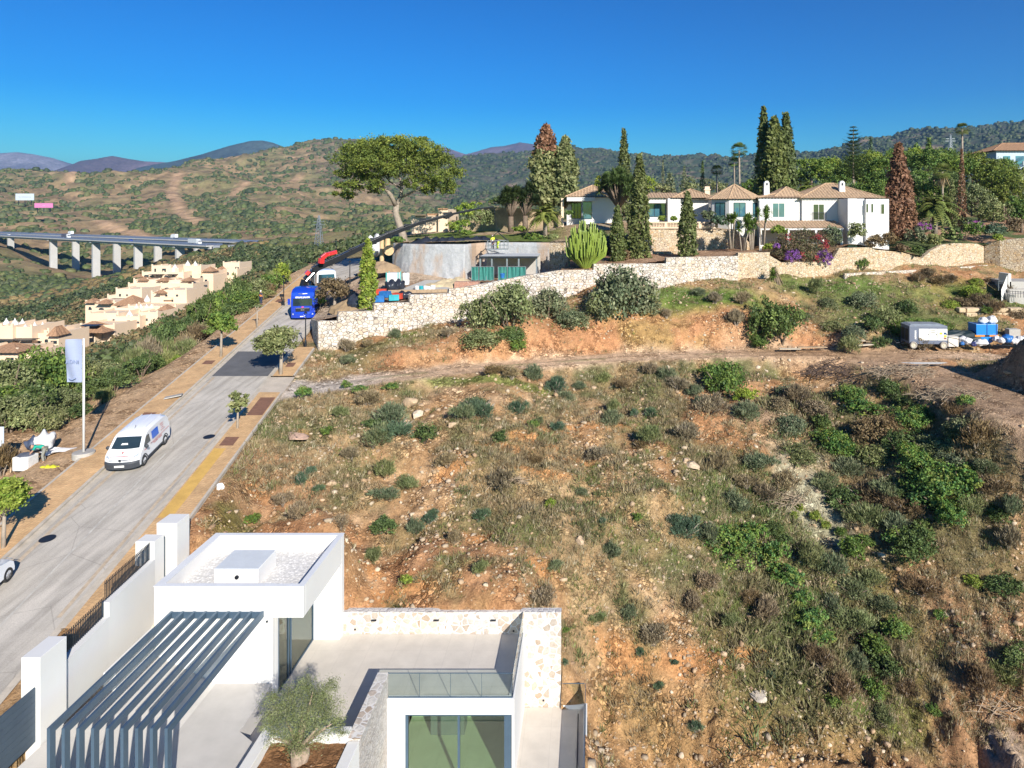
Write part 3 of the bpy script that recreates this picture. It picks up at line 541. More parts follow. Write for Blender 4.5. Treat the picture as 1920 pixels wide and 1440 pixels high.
# sliding glass front under the roof overhang
gx_ = -13.78; mb = MB(); mb.box(gx_-.03, gx_+.03, Y0+.56, Y1-.46, -17.58, -17.5); mb.box(gx_-.03, gx_+.05, Y0+.56, Y1-.46, ZD, ZD+.05)
for yy in (Y0+.56, 31.55, 31.85, Y1-.5): mb.box(gx_-.035, gx_+.045, yy, yy+.05, ZD+.05, -17.58)
fr = part(mb, 'sliding_door', BEAM)
for a, b in ((Y0+.61, 31.55), (31.9, Y1-.5)): sub(MB().box(gx_-.006, gx_+.006, a, b, ZD+.05, -17.58), 'pane', GLASSG, fr)
part(MB().box(gx_-3.5, gx_-3.2, Y0+.3, Y1-.26, ZD-.1, -17.2), 'inner_wall', WHITE)
part(MB().box(gx_-3.2, gx_-.04, Y0+.3, Y1-.46, ZD-.1, ZD-.01), 'inner_floor', simple('pale_tile', (.62, .56, .48), .5, var=.05))
def slabs(name, c, rot=0, s=.95, w=1.2):
    m, t, b = nodes(name); v = coord(t, 'Object'); br = N(t, 'ShaderNodeTexBrick', Scale=s); br.offset = 0; br.inputs['Brick Width'].default_value = w; br.inputs['Row Height'].default_value = 2.4
    br.inputs['Color1'].default_value = (*c, 1); br.inputs['Color2'].default_value = (*[x*.965 for x in c], 1); br.inputs['Mortar'].default_value = (*[x*.80 for x in c], 1); br.inputs['Mortar Size'].default_value = .006
    t.links.new(v, br.inputs['Vector']); n = noise(t, v, 1.1, 5); n2 = noise(t, v, 40, 3); cc = mixc(t, 1.0, br.outputs[0], ramp(t, n, [(.3, .90), (.7, 1.06)]), 'MULTIPLY'); cc = mixc(t, 1.0, cc, ramp(t, n2, [(.3, .94), (.7, 1.04)]), 'MULTIPLY'); t.links.new(cc, b.inputs['Base Color']); b.inputs['Roughness'].default_value = .75; return m
TILE = slabs('porcelain_terrace', (.57, .52, .45)); TILE2 = slabs('carport_screed', (.50, .475, .44), s=.2)
part(MB().box(-13.75, -3.57, 30.34, Y1-.02, ZD-.25, ZD).box(-13.75, -9.26, 26.9, 30.34, ZD-.25, ZD), 'terrace_floor', TILE)
# car port slab with its sloping drive
mb = MB(); mb.add([(-16.2, 16, ZC), (-12.62, 16, ZC), (-12.62, 26.4, ZC), (-13.76, 27.2, ZC), (-13.76, Y0, ZC), (-16.2, Y0, ZC)], [(0, 1, 2, 3, 4, 5)])
mb.add([(-19.62, 16, -18.72), (-16.2, 16, ZC), (-16.2, Y0, ZC), (-19.3, Y0, -18.9)], [(0, 1, 2, 3)]); mb.add([(-13.76, 27.2, ZC), (-13.76, Y0, ZC), (-13.76, Y0, ZC-.9), (-13.76, 27.2, ZC-.9)], [(0, 1, 2, 3)])
mb.add([(-12.62, 26.4, ZC), (-13.76, 27.2, ZC), (-13.76, 27.2, ZC-1), (-12.62, 26.4, ZC-1)], [(0, 1, 2, 3)])
part(mb, 'carport_floor', TILE2)
# pergola
for k in range(9):
    x = -18.05+k*(.4913); mb = MB(); mb.box(x-.105, x, 23.15, Y0-.01, -17.46, -17.2); mb.box(x-.105, x, 23.15, 23.41, ZC+.02 if x > -16.2 else -18.75-(x+19.6)*.47, -17.46)
    b_ = mb.build('pergola_beam', BEAM, None, bevel=.006); b_.name = 'pergola_beam'; b_.location = -V.location; adopt(b_, V)
part(MB().box(-18.1, -14.2, 29.93, 29.985, -17.5, -17.22), 'pergola_crossbar', BEAM)
part(MB().ball((-13.98, Y0-.03, -17.65), .05), 'wall_spotlight', DARKM)
# stone clad walls
mb = MB(); mb.box(-12.42, -1.48, Y1, Y1+.34, ZB-1, -20.08); mb.v = [tuple(v) for v in mb.v]; part(mb, 'stone_wall', STONEC, bevel=.01)
part(MB().box(-12.44, -1.46, Y1-.02, Y1+.36, -20.08, -20.04), 'stone_coping', stone('coping_stone', [(.5, .48, .47), (.6, .57, .54), (.42, .39, .38)], (.62, .6, .58), scale=3.5))
for px in (701, 818, 925): 
    x = XY(px, Y1-.04); part(MB().box(x-.13, x+.13, Y1-.10, Y1, -20.47, -20.42), 'wall_light', DARKM)
for px, py in ((666, 1180), (963, 1183), (1019, 1313)): x = XY(px, Y1); z = -(py-HY)*Y1/F; part(MB().box(x-.04, x+.04, Y1-.03, Y1, z-.04, z+.04), 'wall_socket', DARKM)
mb = MB(); mb.box(-9.26, -8.83, 26.5, 30.27, ZB-2, -20.12); part(mb, 'stone_wall', STONEG, bevel=.015); part(MB().box(-9.29, -8.80, 26.47, 30.3, -20.12, -20.06), 'stone_coping', STONEC)
part(MB().box(-8.83, -8.80, 24.2, 26.4, ZB, -21.6), 'slot_window', DARKM)
# living block
mb = MB(); mb.box(-8.83, -3.31, 30.1, 30.35, ZD-.62, ZD+.06); mb.box(-8.83, -8.05, 30.1, 30.35, ZB-1, ZD-.62); mb.box(-3.42, -3.31, 30.1, 30.35, ZB-1, ZD-.62); mb.box(-3.56, -3.31, 30.35, Y1, ZB-1, ZD+.06)
part(mb, 'living_wall', WHITE, bevel=.01)
mb = MB(); 
for a, b in ((-8.05, -7.93), (-5.78, -5.68), (-3.75, -3.42)): mb.box(a, b, 30.16, 30.28, ZB, ZD-.66)
mb.box(-8.05, -3.42, 30.15, 30.29, ZD-.70, ZD-.62); fr = part(mb, 'window', BEAM); sub(MB().box(-7.93, -5.78, 30.2, 30.215, ZB, ZD-.7), 'pane', GLASSG, fr); sub(MB().box(-5.68, -3.75, 30.2, 30.215, ZB, ZD-.7), 'pane', GLASSG, fr)
part(MB().box(-8.8, -3.57, 30.36, 34.8, ZB-.2, ZB), 'living_floor', TILE); part(MB().box(-8.8, -3.57, 34.2, 34.5, ZB, ZD-.3), 'inner_wall', simple('interior_olive', (.55, .56, .44), .8))
part(MB().box(-7.6, -6.0, 33.0, 33.8, ZB, ZB+.9), 'kitchen_block', simple('kitchen_grey', (.2, .2, .24), .5)); part(MB().box(-8.8, -3.57, 30.36, 34.2, ZD-.30, ZD-.26), 'ceiling', WHITE)
# lower terrace right of the living block
part(MB().box(-3.31, -.30, 20, Y1-.02, ZB-.25, ZB), 'lower_floor', TILE); part(MB().box(-.34, -.16, 20, Y1-.16, ZB-1.2, ZB+.20).box(-1.48, -.16, Y1-.16, Y1-.01, ZB-1.2, ZB+.2), 'lower_parapet', WHITE, bevel=.01)
part(MB().box(-.62, -.58, 20, Y1-.5, ZB, ZB+.03), 'floor_drain', DARKM)
# glass rails
def rail(name, a, b, h=1.02, step=1.5):
    a = Vector(a); b = Vector(b); L = (b-a).length; n = max(1, round(L/step)); g = MB(); g.bar(a+Vector((0, 0, h/2+.03)), b+Vector((0, 0, h/2+.03)), .02, h)
    o = part(g, name, GLASS); e = MB(); e.bar(a+Vector((0, 0, h+.045)), b+Vector((0, 0, h+.045)), .03, .025); n > 1 and e.bar(a+Vector((0, 0, .015)), b+Vector((0, 0, .015)), .05, .03)
    for k in range(1, n): p = a.lerp(b, k/n); e.box(p.x-.008, p.x+.008, p.y-.008, p.y+.008, p.z+.03, p.z+h+.03)
    sub(e, 'rail_edge', BEAM, o); return o
rail('glass_rail', (-8.8, 30.2, ZD+.06), (-3.38, 30.2, ZD+.06)); rail('glass_rail', (-3.4, 30.25, ZD+.06), (-3.4, Y1-.03, ZD+.06))
rail('glass_rail', (-.25, 20, ZB+.20), (-.25, Y1-.10, ZB+.20), h=1.0); rail('glass_rail', (-.3, Y1-.08, ZB+.2), (-1.45, Y1-.08, ZB+.2), h=1.0)
rail('glass_rail', (-8.6, 24.6, ZB+.0), (-3.0, 24.6, ZB+.0), h=1.0)
part(MB().box(-8.82, -3.31, 20, 30.1, ZB-.25, ZB-.01), 'lower_floor', TILE)
# planter with soil
mb = MB(); mb.box(-12.62, -12.2, 18, 26.9, ZC-1, -19.9); mb.box(-12.2, -9.26, 26.5, 26.9, ZC-1, -19.9); mb.box(-9.26, -8.83, 18, 26.49, ZC-3, -20.16); part(mb, 'planter_wall', WHITE2, bevel=.012)
xs = np.linspace(-12.2, -9.26, 60); ysr = np.linspace(18, 26.5, 150); A_, B_ = np.meshgrid(xs, ysr); Zr = -20.34+fbm(A_, B_, .5, 4, 15)*.16; i = np.arange(A_.size).reshape(A_.shape); Fr = np.stack([i[:-1, :-1], i[:-1, 1:], i[1:, 1:], i[1:, :-1]], -1).reshape(-1, 4)
cs = lerp((.20, .10, .045), (.30, .16, .075), fbm(A_.ravel(), B_.ravel(), .3, 3, 16)); npmesh('planter_soil', np.stack([A_.ravel(), B_.ravel(), Zr.ravel()], 1)-np.array(V.location), Fr, GROUND, cs, V)
# roadside wall of the plot: pillars, stepped walls, railings, gates
W = thing('boundary_wall', 'white stepped roadside wall with tall pillars and short dark railings beside the villa', 'wall', (-20, 30, -20))
def wpart(mb, name, mat, **k): return mb.build(name, mat, W, rel=True, **k)
wpart(MB().box(-20.93, -19.95, 33.45, 34.5, -21.5, -14.95), 'pillar', WHITE, bevel=.012); wpart(MB().box(-21.2, -20.32, 32.3, 33.05, -21.5, -15.3), 'pillar', WHITE, bevel=.012)
wpart(MB().box(-20.12, -19.45, 24.5, 25.75, -21.5, -15.7), 'pillar', WHITE, bevel=.012)
wpart(MB().prism([(-20.62, 32.3), (-20.3, 32.3), (-19.95, 28.75), (-20.27, 28.75)], -21.5, -16.13), 'wall', WHITE); wpart(MB().prism([(-20.27, 28.75), (-19.95, 28.75), (-19.57, 25.75), (-19.9, 25.75)], -21.5, -16.72), 'wall', WHITE)
wpart(MB().box(-19.93, -19.3, 33.9, 34.3, -21.5, -17.1).box(-20.34, -19.3, 33.0, 33.3, -21.5, -18.6), 'garden_wall', WHITE)
def railing(a, b, h):
    a = Vector(a); b = Vector(b); n = int((b-a).length/.105); m = MB()
    for k in range(n+1): p = a.lerp(b, k/n); m.box(p.x-.012, p.x+.012, p.y-.012, p.y+.012, p.z, p.z+h)
    m.bar(a+Vector((0, 0, .06)), b+Vector((0, 0, .06)), .02, .035); m.bar(a+Vector((0, 0, h-.12)), b+Vector((0, 0, h-.12)), .02, .02); return wpart(m, 'railing', DARKM)
railing((-20.52, 32.25, -16.13), (-20.2, 28.85, -16.13), .82); railing((-20.17, 28.7, -16.72), (-19.85, 25.8, -16.72), .82)
wpart(MB().box(-20.55, -20.5, 33.05, 33.45, -18.5, -15.6), 'pedestrian_gate', GATE)
g = MB(); 
for k in range(8): g.box(-19.66, -19.60, 16, 24.49, -18.66+k*.24, -18.66+k*.24+.232)
g.box(-19.65, -19.61, 16, 24.49, -18.66, -16.74); wpart(g, 'sliding_gate', GATE)
stp = MB()
for k in range(7): stp.box(-20.3, -19.0, 32.9-k*.42, 33.3-k*.42, -21, -18.7-k*.2)
wpart(stp, 'steps', simple('cream_steps', (.68, .58, .46), .8)); wpart(MB().box(-19.4, -18.9, 27.6, 30.6, -20.6, -18.3), 'bench', WHITE, bevel=.01)
# ---------------------------------------------------------------- upper plots: walls, building site, gardens
def walltz(pts): return [(Vector((XY(px, Y), Y, 0)), -(yt-HY)*Y/F, -(yb-HY)*Y/F) for px, yt, yb, Y in pts]
def wallrun(pts, thick, drop=.8):
    mb = MB(); q = walltz(pts); V = []; n = len(q)
    for i, (p, zt, zb) in enumerate(q):
        a = q[max(i-1, 0)][0]; b = q[min(i+1, n-1)][0]
        if (b-a).length < 1e-3: a = q[max(i-2, 0)][0]
        d = (b-a).normalized(); nrm = Vector((-d.y, d.x, 0))
        V += [(p.x, p.y, zb-drop), (p.x, p.y, zt), (p.x+nrm.x*thick, p.y+nrm.y*thick, zt), (p.x+nrm.x*thick, p.y+nrm.y*thick, zb-drop)]
    Fc = []
    for i in range(n-1):
        for k in range(4): a = 4*i+k; b = 4*i+(k+1) % 4; Fc.append((a, a+4, b+4, b))
    Fc += [(0, 1, 2, 3), (4*n-1, 4*n-2, 4*n-3, 4*n-4)]; mb.add(V, Fc); return mb
FW = [(597,602,664,65.5),(634,601.5,650,66.6),(634.5,585,650,66.6),(701,583,628,68.2),(701.5,569,628,68.2),(768,567,617,70.2),(768.5,553,617,70.2),(842,550,606,72.6),(842.5,542,606,72.6),(863,540,603,73.2),(940,526,588,75),(980,518,580,76),(1049,507,567,77.2),(1113,506,556,78.6),(1113.5,495,556,78.6),(1249,494,539,81.3),(1249.5,483,539,81.3),(1384,480,524,84)]
o = wallrun([(597,602,664,65.5),(587,600,655,69),(583,598,640,75)][::-1], .4).build('stone_wall', STONE); tag(o, 'short pale stone wall end turning up beside the road pavement', 'wall')
o = wallrun(FW, .5).build('stone_wall', STONE); tag(o, 'long pale limestone retaining wall with stepped top below the building site', 'wall')
RW = [(1384,474,526,84.05),(1443,473,517,85.4),(1443.5,479,517,85.4),(1465,492,515,86),(1559,490,510,88),(1574,465,509.5,88.2),(1635,464,507,90),(1640,468,507,90),(1691,473,505,91.5),(1729,484,503,92.5),(1745,470,502,93),(1766,459,501,93.6),(1791,456,498,94.8),(1832,457,494,96),(1845,462,492,97)]
o = wallrun(RW, .6).build('stone_wall', STONEY); tag(o, 'ochre stone garden wall under the white villa with bougainvillea hanging over it', 'wall')
o = wallrun([(1584,513,524,86.2),(1700,507,518,89.5),(1770,503,514,91.8),(1852,497,510,94.5)], .35).build('stone_wall', STONE); tag(o, 'low pale stone kerb wall along the grassy path on the right', 'wall')
o = wallrun([(1846,455,492,97),(1875,450,500,95.5),(1925,446,510,94)], .6).build('stone_wall', STONEY); tag(o, 'shaded stone wall at the right edge of the photo', 'wall')
o = wallrun([(1030,455,520,87),(1066,455,512,86)], .5).build('stone_wall', STONEY); tag(o, 'square piece of brown stone wall right of the grey concrete wall', 'wall')
o = wallrun([(1205,430,480,93.5),(1260,430,474,94),(1341,430,472,94.5),(1378,432,470,94),(1400,455,472,92)], .5).build('stone_wall', STONEY); tag(o, 'brown stone terrace wall below the cream balustrade', 'wall')
o = wallrun([(1210,471.5,492,90),(1278,471.5,492,90.4)], .4).build('stone_wall', STONEY); tag(o, 'low stone bed wall between the two tall cypresses', 'wall')
# balustrade
bl = thing('balustrade', 'cream stone balustrade on the brown terrace wall in front of the villa', 'balustrade', (XY(1216, 94), 94, -2.1))
a = P(1216, 428, 93.6); b = P(1344, 428, 94.4); a.z = b.z = -2.05; m = MB(); m.bar(a+Vector((0, 0, .84)), b+Vector((0, 0, .84)), .3, .13); m.build('top_rail', CREAM, bl, rel=True)
m = MB(); m.bar(a+Vector((0, 0, .08)), b+Vector((0, 0, .08)), .3, .16); m.build('base_rail', CREAM, bl, rel=True)
nb = 44
for k in range(nb+1):
    p = a.lerp(b, k/nb); m = MB()
    if k % 11 == 0: m.box(p.x-.14, p.x+.14, p.y-.14, p.y+.14, p.z+.05, p.z+.80); m.build('pier', CREAM, bl, rel=True)
    else: m.lathe(p, [(.05, .14), (.085, .3), (.04, .5), (.04, .6), (.07, .78)], 6); m.build('baluster', CREAM, bl, rel=True, smooth=True)
def tps3(pts):
    A = np.array(pts, float); Q = A[:, :2]/20; n = len(A); K = _U(((Q[:, None]-Q[None])**2).sum(-1))+np.eye(n)*1e-3; Pm = np.concatenate([np.ones((n, 1)), Q], 1)
    Wt = np.linalg.solve(np.block([[K, Pm], [Pm.T, np.zeros((3, 3))]]), np.concatenate([A[:, 2], np.zeros(3)]))
    return lambda X, Y: _U(((np.stack([X, Y], 1)[:, None]/20-Q[None])**2).sum(-1)) @ Wt[:n]+Wt[n]+np.stack([X, Y], 1)/20 @ Wt[n+1:]
def inpoly(X, Y, poly):
    r = np.zeros(len(X), bool); n = len(poly)
    for i in range(n):
        x1, y1 = poly[i]; x2, y2 = poly[(i+1) % n]; c = ((y1 > Y) != (y2 > Y)) & (X < (x2-x1)*(Y-y1)/((y2-y1) or 1e-9)+x1); r ^= c
    return r
SHEETS = []
def sheet(name, poly, zf, colf, step=.4, amp=.12):
    xs = [p[0] for p in poly]; ys = [p[1] for p in poly]; A, B = np.meshgrid(np.arange(min(xs), max(xs)+step, step), np.arange(min(ys), max(ys)+step, step)); X, Y = A.ravel(), B.ravel()
    Z = zf(X, Y)+(fbm(X, Y, 2.5, 4, 33)-.5)*amp*2; i = np.arange(A.size).reshape(A.shape); Fq = np.stack([i[:-1, :-1], i[:-1, 1:], i[1:, 1:], i[1:, :-1]], -1).reshape(-1, 4)
    Fq = Fq[inpoly(X[Fq].mean(1), Y[Fq].mean(1), poly)]; u = np.unique(Fq); rm = np.zeros(len(X), int); rm[u] = np.arange(len(u))
    SHEETS.append((poly, zf)); o = npmesh(name, np.stack([X, Y, Z], 1)[u], rm[Fq], GROUND, colf(X, Y)[u], smooth=True); return tag(o, kind='structure')
def wp(px, Y): return (XY(px, Y), Y)
n_ = lambda X, Y, s, sd=0: sm(.35, .65, fbm(X, Y, s, 4, 200+sd))
pit = tps3([(XY(600,66), 66, -10.2), (XY(640,67), 67, -9.9), (XY(700,69), 69, -9.3), (XY(860,74), 74, -8.6), (XY(1040,78), 78, -7.5), (XY(640,80), 80, -9.0), (XY(720,92), 92, -7.2), (XY(870,85.5), 85.5, -8.0), (XY(1030,87), 87, -7.7), (XY(640,95), 95, -8.6), (XY(584,75), 75, -11.3), (XY(588,69), 69, -10.7), (-31.6, 87, -10.3), (-33.2, 96, -9.5)])
sheet('building_site_ground', [wp(598,66.1), wp(634,67), wp(701,68.6), wp(768,70.6), wp(863,73.6), wp(980,76.4), wp(1060,78), wp(1060,88), wp(900,89), wp(740,93), (-33.2,97), (-31.8,88), wp(586,74.8), wp(590,69.3)], pit, lambda X, Y: lerp((.34, .22, .14), (.50, .38, .27), n_(X, Y, 3)))
gar = tps3([(XY(1050,78), 78, -6.7), (XY(1113,79.5), 79.5, -6.2), (XY(1250,82), 82, -5.6), (XY(1384,84.5), 84.5, -5.1), (XY(1050,88), 88, -6.1), (XY(1150,90), 90, -5.5), (XY(1300,93), 93, -5.1), (XY(1440,86), 86, -4.9), (XY(1465,87), 87, -5.9), (XY(1559,89), 89, -5.7), (XY(1575,89), 89, -4.4), (XY(1640,91), 91, -4.6), (XY(1690,92), 92, -5.0), (XY(1729,93.5), 93.5, -5.6), (XY(1766,94.5), 94.5, -4.3), (XY(1835,97), 97, -4.3), (XY(1500,92), 92, -4.7), (XY(1440,98), 98, -4.3), (XY(1750,104), 104, -3.2), (XY(1900,106), 106, -2.6), (XY(1600,112), 112, -3.0), (XY(1900,118), 118, -1)])
gcol = lambda X, Y: lerp(lerp((.34, .19, .11), (.42, .27, .17), n_(X, Y, 3)), (.10, .13, .05), sm(.45, .6, fbm(X, Y, 4, 3, 231))*sm(.3*60, 35, X)[:])
sheet('garden_ground', [wp(1050,77.7), wp(1113,79.1), wp(1249,81.8), wp(1384,84.5), wp(1465,86.5), wp(1559,88.5), wp(1574,88.7), wp(1640,90.5), wp(1691,92), wp(1745,93.5), wp(1832,96.5), wp(1925,97), wp(1990,125), wp(1400,122), wp(1400,94), wp(1260,94.2), wp(1205,93.8), wp(1160,92), wp(1066,88)], gar, gcol)
upg = tps3([(XY(740,93), 93, -3.9), (XY(870,87), 87, -3.5), (XY(905,89), 89, -3.55), (XY(1030,88), 88, -3.5), (XY(1070,87), 87, -3.5), (XY(760,105), 105, -3.6), (XY(900,100), 100, -3.0), (XY(1020,100), 100, -2.4), (XY(1070,97), 97, -1.7), (XY(1210,94.3), 94.3, -2.1), (XY(1350,95), 95, -2.1), (XY(1150,99), 99, -1.5), (XY(1250,103), 103, -1.3), (XY(1420,100), 100, -2.2), (XY(900,120), 120, -2), (XY(1300,122), 122, -1.5), (XY(740,122), 122, -3.5)])
sheet('garden_ground', [wp(742,92.6), wp(800,88.2), wp(872,86), wp(905,89), wp(1030,87.7), wp(1066,86.8), wp(1110,92), wp(1160,93.4), wp(1205,94), wp(1378,94.6), wp(1420,97), wp(1430,124), wp(700,124), wp(715,97)], upg, lambda X, Y: lerp(lerp((.36, .25, .15), (.42, .33, .22), n_(X, Y, 3)), (.13, .17, .04), sm(.42, .55, fbm(X, Y, 5, 3, 230))*(1-sm(-6, -2, X))))
def HZ(X, Y):   # top surface at a spot of the upper plots
    X_, Y_ = np.array([X]), np.array([Y]); z = gz(X, Y)
    for poly, zf in SHEETS:
        if inpoly(X_, Y_, poly)[0]: z = max(z, float(zf(X_, Y_)[0]))
    return z
# sprayed concrete wall
def shotcrete():
    m, t, b = nodes('sprayed_concrete'); v = coord(t); n1 = noise(t, v, .45, 6, .65); n2 = noise(t, v, 2.5, 6, .75); n3 = noise(t, coord(t, 'Object', (1, 1, .25)), .33, 4)
    c = mixc(t, ramp(t, n2, [(.3, 0.), (.7, 1.)]), (.30, .31, .32), (.44, .445, .45)); c = mixc(t, ramp(t, n3, [(.50, 0.), (.62, .8)]), c, (.38, .25, .15)); c = mixc(t, ramp(t, n1, [(.62, 0.), (.72, .5)]), c, (.3, .29, .28))
    t.links.new(c, b.inputs['Base Color']); b.inputs['Roughness'].default_value = .92; bump(t, b, n2, 1.0, .12); return m
SHOT = shotcrete()
cw = thing('concrete_wall', 'bumpy grey sprayed concrete retaining wall with brown stains behind the building site', 'wall', (XY(870, 85), 85, -8))
q = [(738,456,508,90.5),(744,456,513,89.4),(755,457,518,88.3),(770,457.5,522,87.4),(800,458,524,86.4),(840,458,524,85.6),(872,458,523,85.2),(880,457,521,86),(893,456,520,88),(906,455,520,88.6),(960,454.5,519,88),(1030,455,519,87)]
mb = MB(); Vv = []; Fc = []; qs = []
for (a, b) in zip(q[:-1], q[1:]):
    for k in range(10): qs.append([a[i]+(b[i]-a[i])*k/10 for i in range(4)])
qs.append(q[-1]); nz = 14
for i, (px, yt, yb, Yv) in enumerate(qs):
    x = XY(px, Yv); zt = -(yt-HY)*Yv/F; zb = -(yb-HY)*Yv/F-.6
    for k in range(nz+1): z = zb+(zt-zb)*k/nz; lean = -.9*(1-k/nz) if px < 885 else 0; r_ = float(fbm([x*1.0], [z*1.0+Yv], .8, 3, 77)[0]-.5)*.35; Vv.append((x, Yv+lean+r_, z))
    Vv.append((x, Yv+.5, zt))
m_ = nz+2
for i in range(len(qs)-1):
    for k in range(m_-1): a = i*m_+k; Fc.append((a, a+m_, a+m_+1, a+1))
mb.add(Vv, Fc); mb.build('wall_face', SHOT, cw, rel=True, smooth=True)
# ---- steel shelter and props on the building site
sh = thing('steel_shelter', 'flat-roofed white steel shelter with open front against the concrete wall', 'shelter', (XY(950, 82), 82, -7.4))
a, b = XY(900, 81), XY(1007, 81); ht = -(480-HY)*81/F; zf_ = -7.6
sh_roof = simple('shelter_roof_grey', (.50, .52, .53), .6, var=.12, scale=.8); MB().box(a, b, 81, 86.5, ht-.18, ht).build('roof', sh_roof, sh, rel=True)
MB().box(a-.05, b+.05, 80.9, 81.0, ht-.26, ht-.02).build('fascia', DARKM, sh, rel=True)
for px in (900.5, 922, 950.5, 972.5, 1006): MB().box(XY(px, 81)-.09, XY(px, 81)+.09, 81.02, 81.2, zf_, ht-.18).build('post', STEEL, sh, rel=True)
mb = MB().box(a, b, 86.2, 86.4, zf_, ht-.18); mb.build('back_wall', CONC, sh, rel=True)
def net(px0, px1, y0, y1, Yv, label):
    f = thing('mesh_fence', label, 'fence', (XY(px0, Yv), Yv, -(y1-HY)*Yv/F)); x0, x1 = XY(px0, Yv), XY(px1, Yv); z0, z1 = -(y1-HY)*Yv/F, -(y0-HY)*Yv/F
    mb = MB(); n = 26
    for i in range(n+1):
        x = x0+(x1-x0)*i/n; mb.v += [(x, Yv+.08*math.sin(i*1.1), z0), (x, Yv+.1*math.sin(i*1.7), z1-.06*abs(math.sin(i*.8)))]
        if i: k = 2*i; mb.f.append((k-2, k, k+1, k-1))
    mb.build('green_netting', NETM, f, rel=True)
    fr = MB(); fr.bar((x0, Yv, z1), (x1, Yv, z1), .05, .05); fr.bar((x0, Yv, z0+.05), (x1, Yv, z0+.05), .05, .05)
    for t_ in (0, .33, .66, 1): x = x0+(x1-x0)*t_; fr.box(x-.03, x+.03, Yv-.03, Yv+.03, z0, z1)
    fr.build('frame', STEEL, f, rel=True)
NETM = simple('green_netting', (.04, .20, .17), .7, var=.25, scale=2.5, bmp=.3)
net(884, 926, 500, 526, 79, 'dark green mesh fence left of the shelter front'); net(934, 986, 500, 526, 79.5, 'long green mesh fence panel in front of the shelter')
def scrap(name, label, cat, px, py, Yv, fn, mat, rz=0, group=None):
    p = P(px, py, Yv); mb = MB(); fn(mb); o = mb.build(name, mat, bevel=0); o.location = p; o.rotation_euler = (0, 0, rz); return tag(o, label, cat, group)
tankm = simple('white_plastic', (.74, .74, .72), .4, var=.08); SITE = 'building materials on the upper building site'
t_ = thing('plastic_barrel', 'white plastic tank with ribs on the building site left of the grey wall', 'tank', P(761, 534, 77)); mb = MB(); mb.lathe((0, 0, 0), [(.36, 0), (.4, .05), (.4, .55), (.37, .6), (.4, .66), (.4, 1.2), (.36, 1.3), (.15, 1.36)], 16); mb.build('body', tankm, t_, smooth=True); MB().lathe((0, 0, 1.36), [(.13, 0), (.13, .08)], 12).build('lid', DARKM, t_)
t_ = thing('water_tank', 'turquoise framed white water tank on the building site', 'tank', P(738, 530, 76)); MB().box(-.6, .6, -.5, .5, .1, 1.1).build('body', tankm, t_, bevel=.06)
mb = MB(); TURQ = paint('turquoise_paint', (.05, .42, .40), .4)
for x in (-.64, .64):
    for y in (-.54, .54): mb.box(x-.04, x+.04, y-.04, y+.04, 0, 1.2)
mb.build('cage', TURQ, t_)
def bag(name, label, px, py, Yv, s, mat, sd, group=None, cat='bag', sq=(1, 1, .8)):
    rd = random.Random(sd); mb = MB(); mb.ball((0, 0, s*sq[2]*.8), (s*sq[0], s*sq[1], s*sq[2]), 22, 14, .05, rd); mb.v = [(x*(1+.16*math.sin(5*z/s+sd)+.12*math.sin(7*y/s+sd)), y*(1+.18*math.sin(6*x/s+sd*2)), z*(1+.16*math.sin(6*x/s+4*y/s+sd))) for x, y, z in mb.v]; o = mb.build(name, mat, smooth=True); o.location = P(px, py, Yv); return tag(o, label, cat, group)
PLB = simple('blue_plastic', (.03, .16, .45), .35, var=.3, scale=3, bmp=.3); PLK = simple('black_plastic_sheet', (.03, .035, .05), .28, var=.4, scale=2, bmp=.9); PLW = simple('white_sack', (.68, .67, .66), .7, var=.2, scale=4, bmp=.6); REDP = simple('red_plastic', (.55, .07, .04), .4, var=.25); TEALP = simple('teal_plastic', (.03, .35, .42), .4, var=.3)
bag('rubbish_bag', 'black rubbish bag heaped by the turquoise tank', 734, 545, 74, .75, PLK, 1); bag('rubbish_bag', 'second black plastic bag on the pile beside the wall coping', 748, 541, 74.5, .65, PLK, 2)
def mound(mb, r, h, sd=0):
    n, m = 26, 12; b = len(mb.v)
    for j in range(m+1):
        for k in range(n):
            a = 6.2832*k/n; q = j/m; rr = r*q*(1+.22*math.sin(2*a+sd)+.12*math.sin(5*a+sd*2)); x, y = rr*math.cos(a), rr*math.sin(a); nz = float(fbm([x+sd*9], [y], .9, 3, 5)[0]-.5); mb.v.append((x, y, h*(1-q**1.15)+nz*h*.5*(1-q)+nz*.3-(.4 if j == m else 0)))
    for j in range(m):
        for k in range(n): p = b+j*n+k; q_ = b+j*n+(k+1) % n; mb.f.append((p, q_, q_+n, p+n))
def crate(mb): mb.box(-.5, .5, -.35, .35, 0, .06).box(-.5, .5, -.35, -.31, .06, .6).box(-.5, .5, .31, .35, .06, .6).box(-.5, -.46, -.31, .31, .06, .6).box(.46, .5, -.31, .31, .06, .6)
for px, py, Yv, mt, lb, rz in [(711, 566, 70, PLB, 'dark blue open plastic crate behind the stepped stone wall', .2), (722, 557, 71, PLB, 'blue crate tipped behind the dark one', -.3), (738, 563, 71, TEALP, 'teal open crate next to the black sheet', .4), (747, 560, 71.4, REDP, 'orange-red crate beside the teal one', -.2), (715, 553, 72, REDP, 'red flat crate at the back of the heap', .1)]:
    scrap('crate', lb, 'crate', px, py, Yv, crate, mt, rz)
bag('rubbish_bag', 'shiny dark plastic sheet bundle behind the wall step', 757, 560, 71.8, .7, PLK, 3, sq=(1.3, .8, .6))
WOOD = simple('weathered_timber', (.42, .30, .19), .85, var=.3, scale=4, bmp=.3)
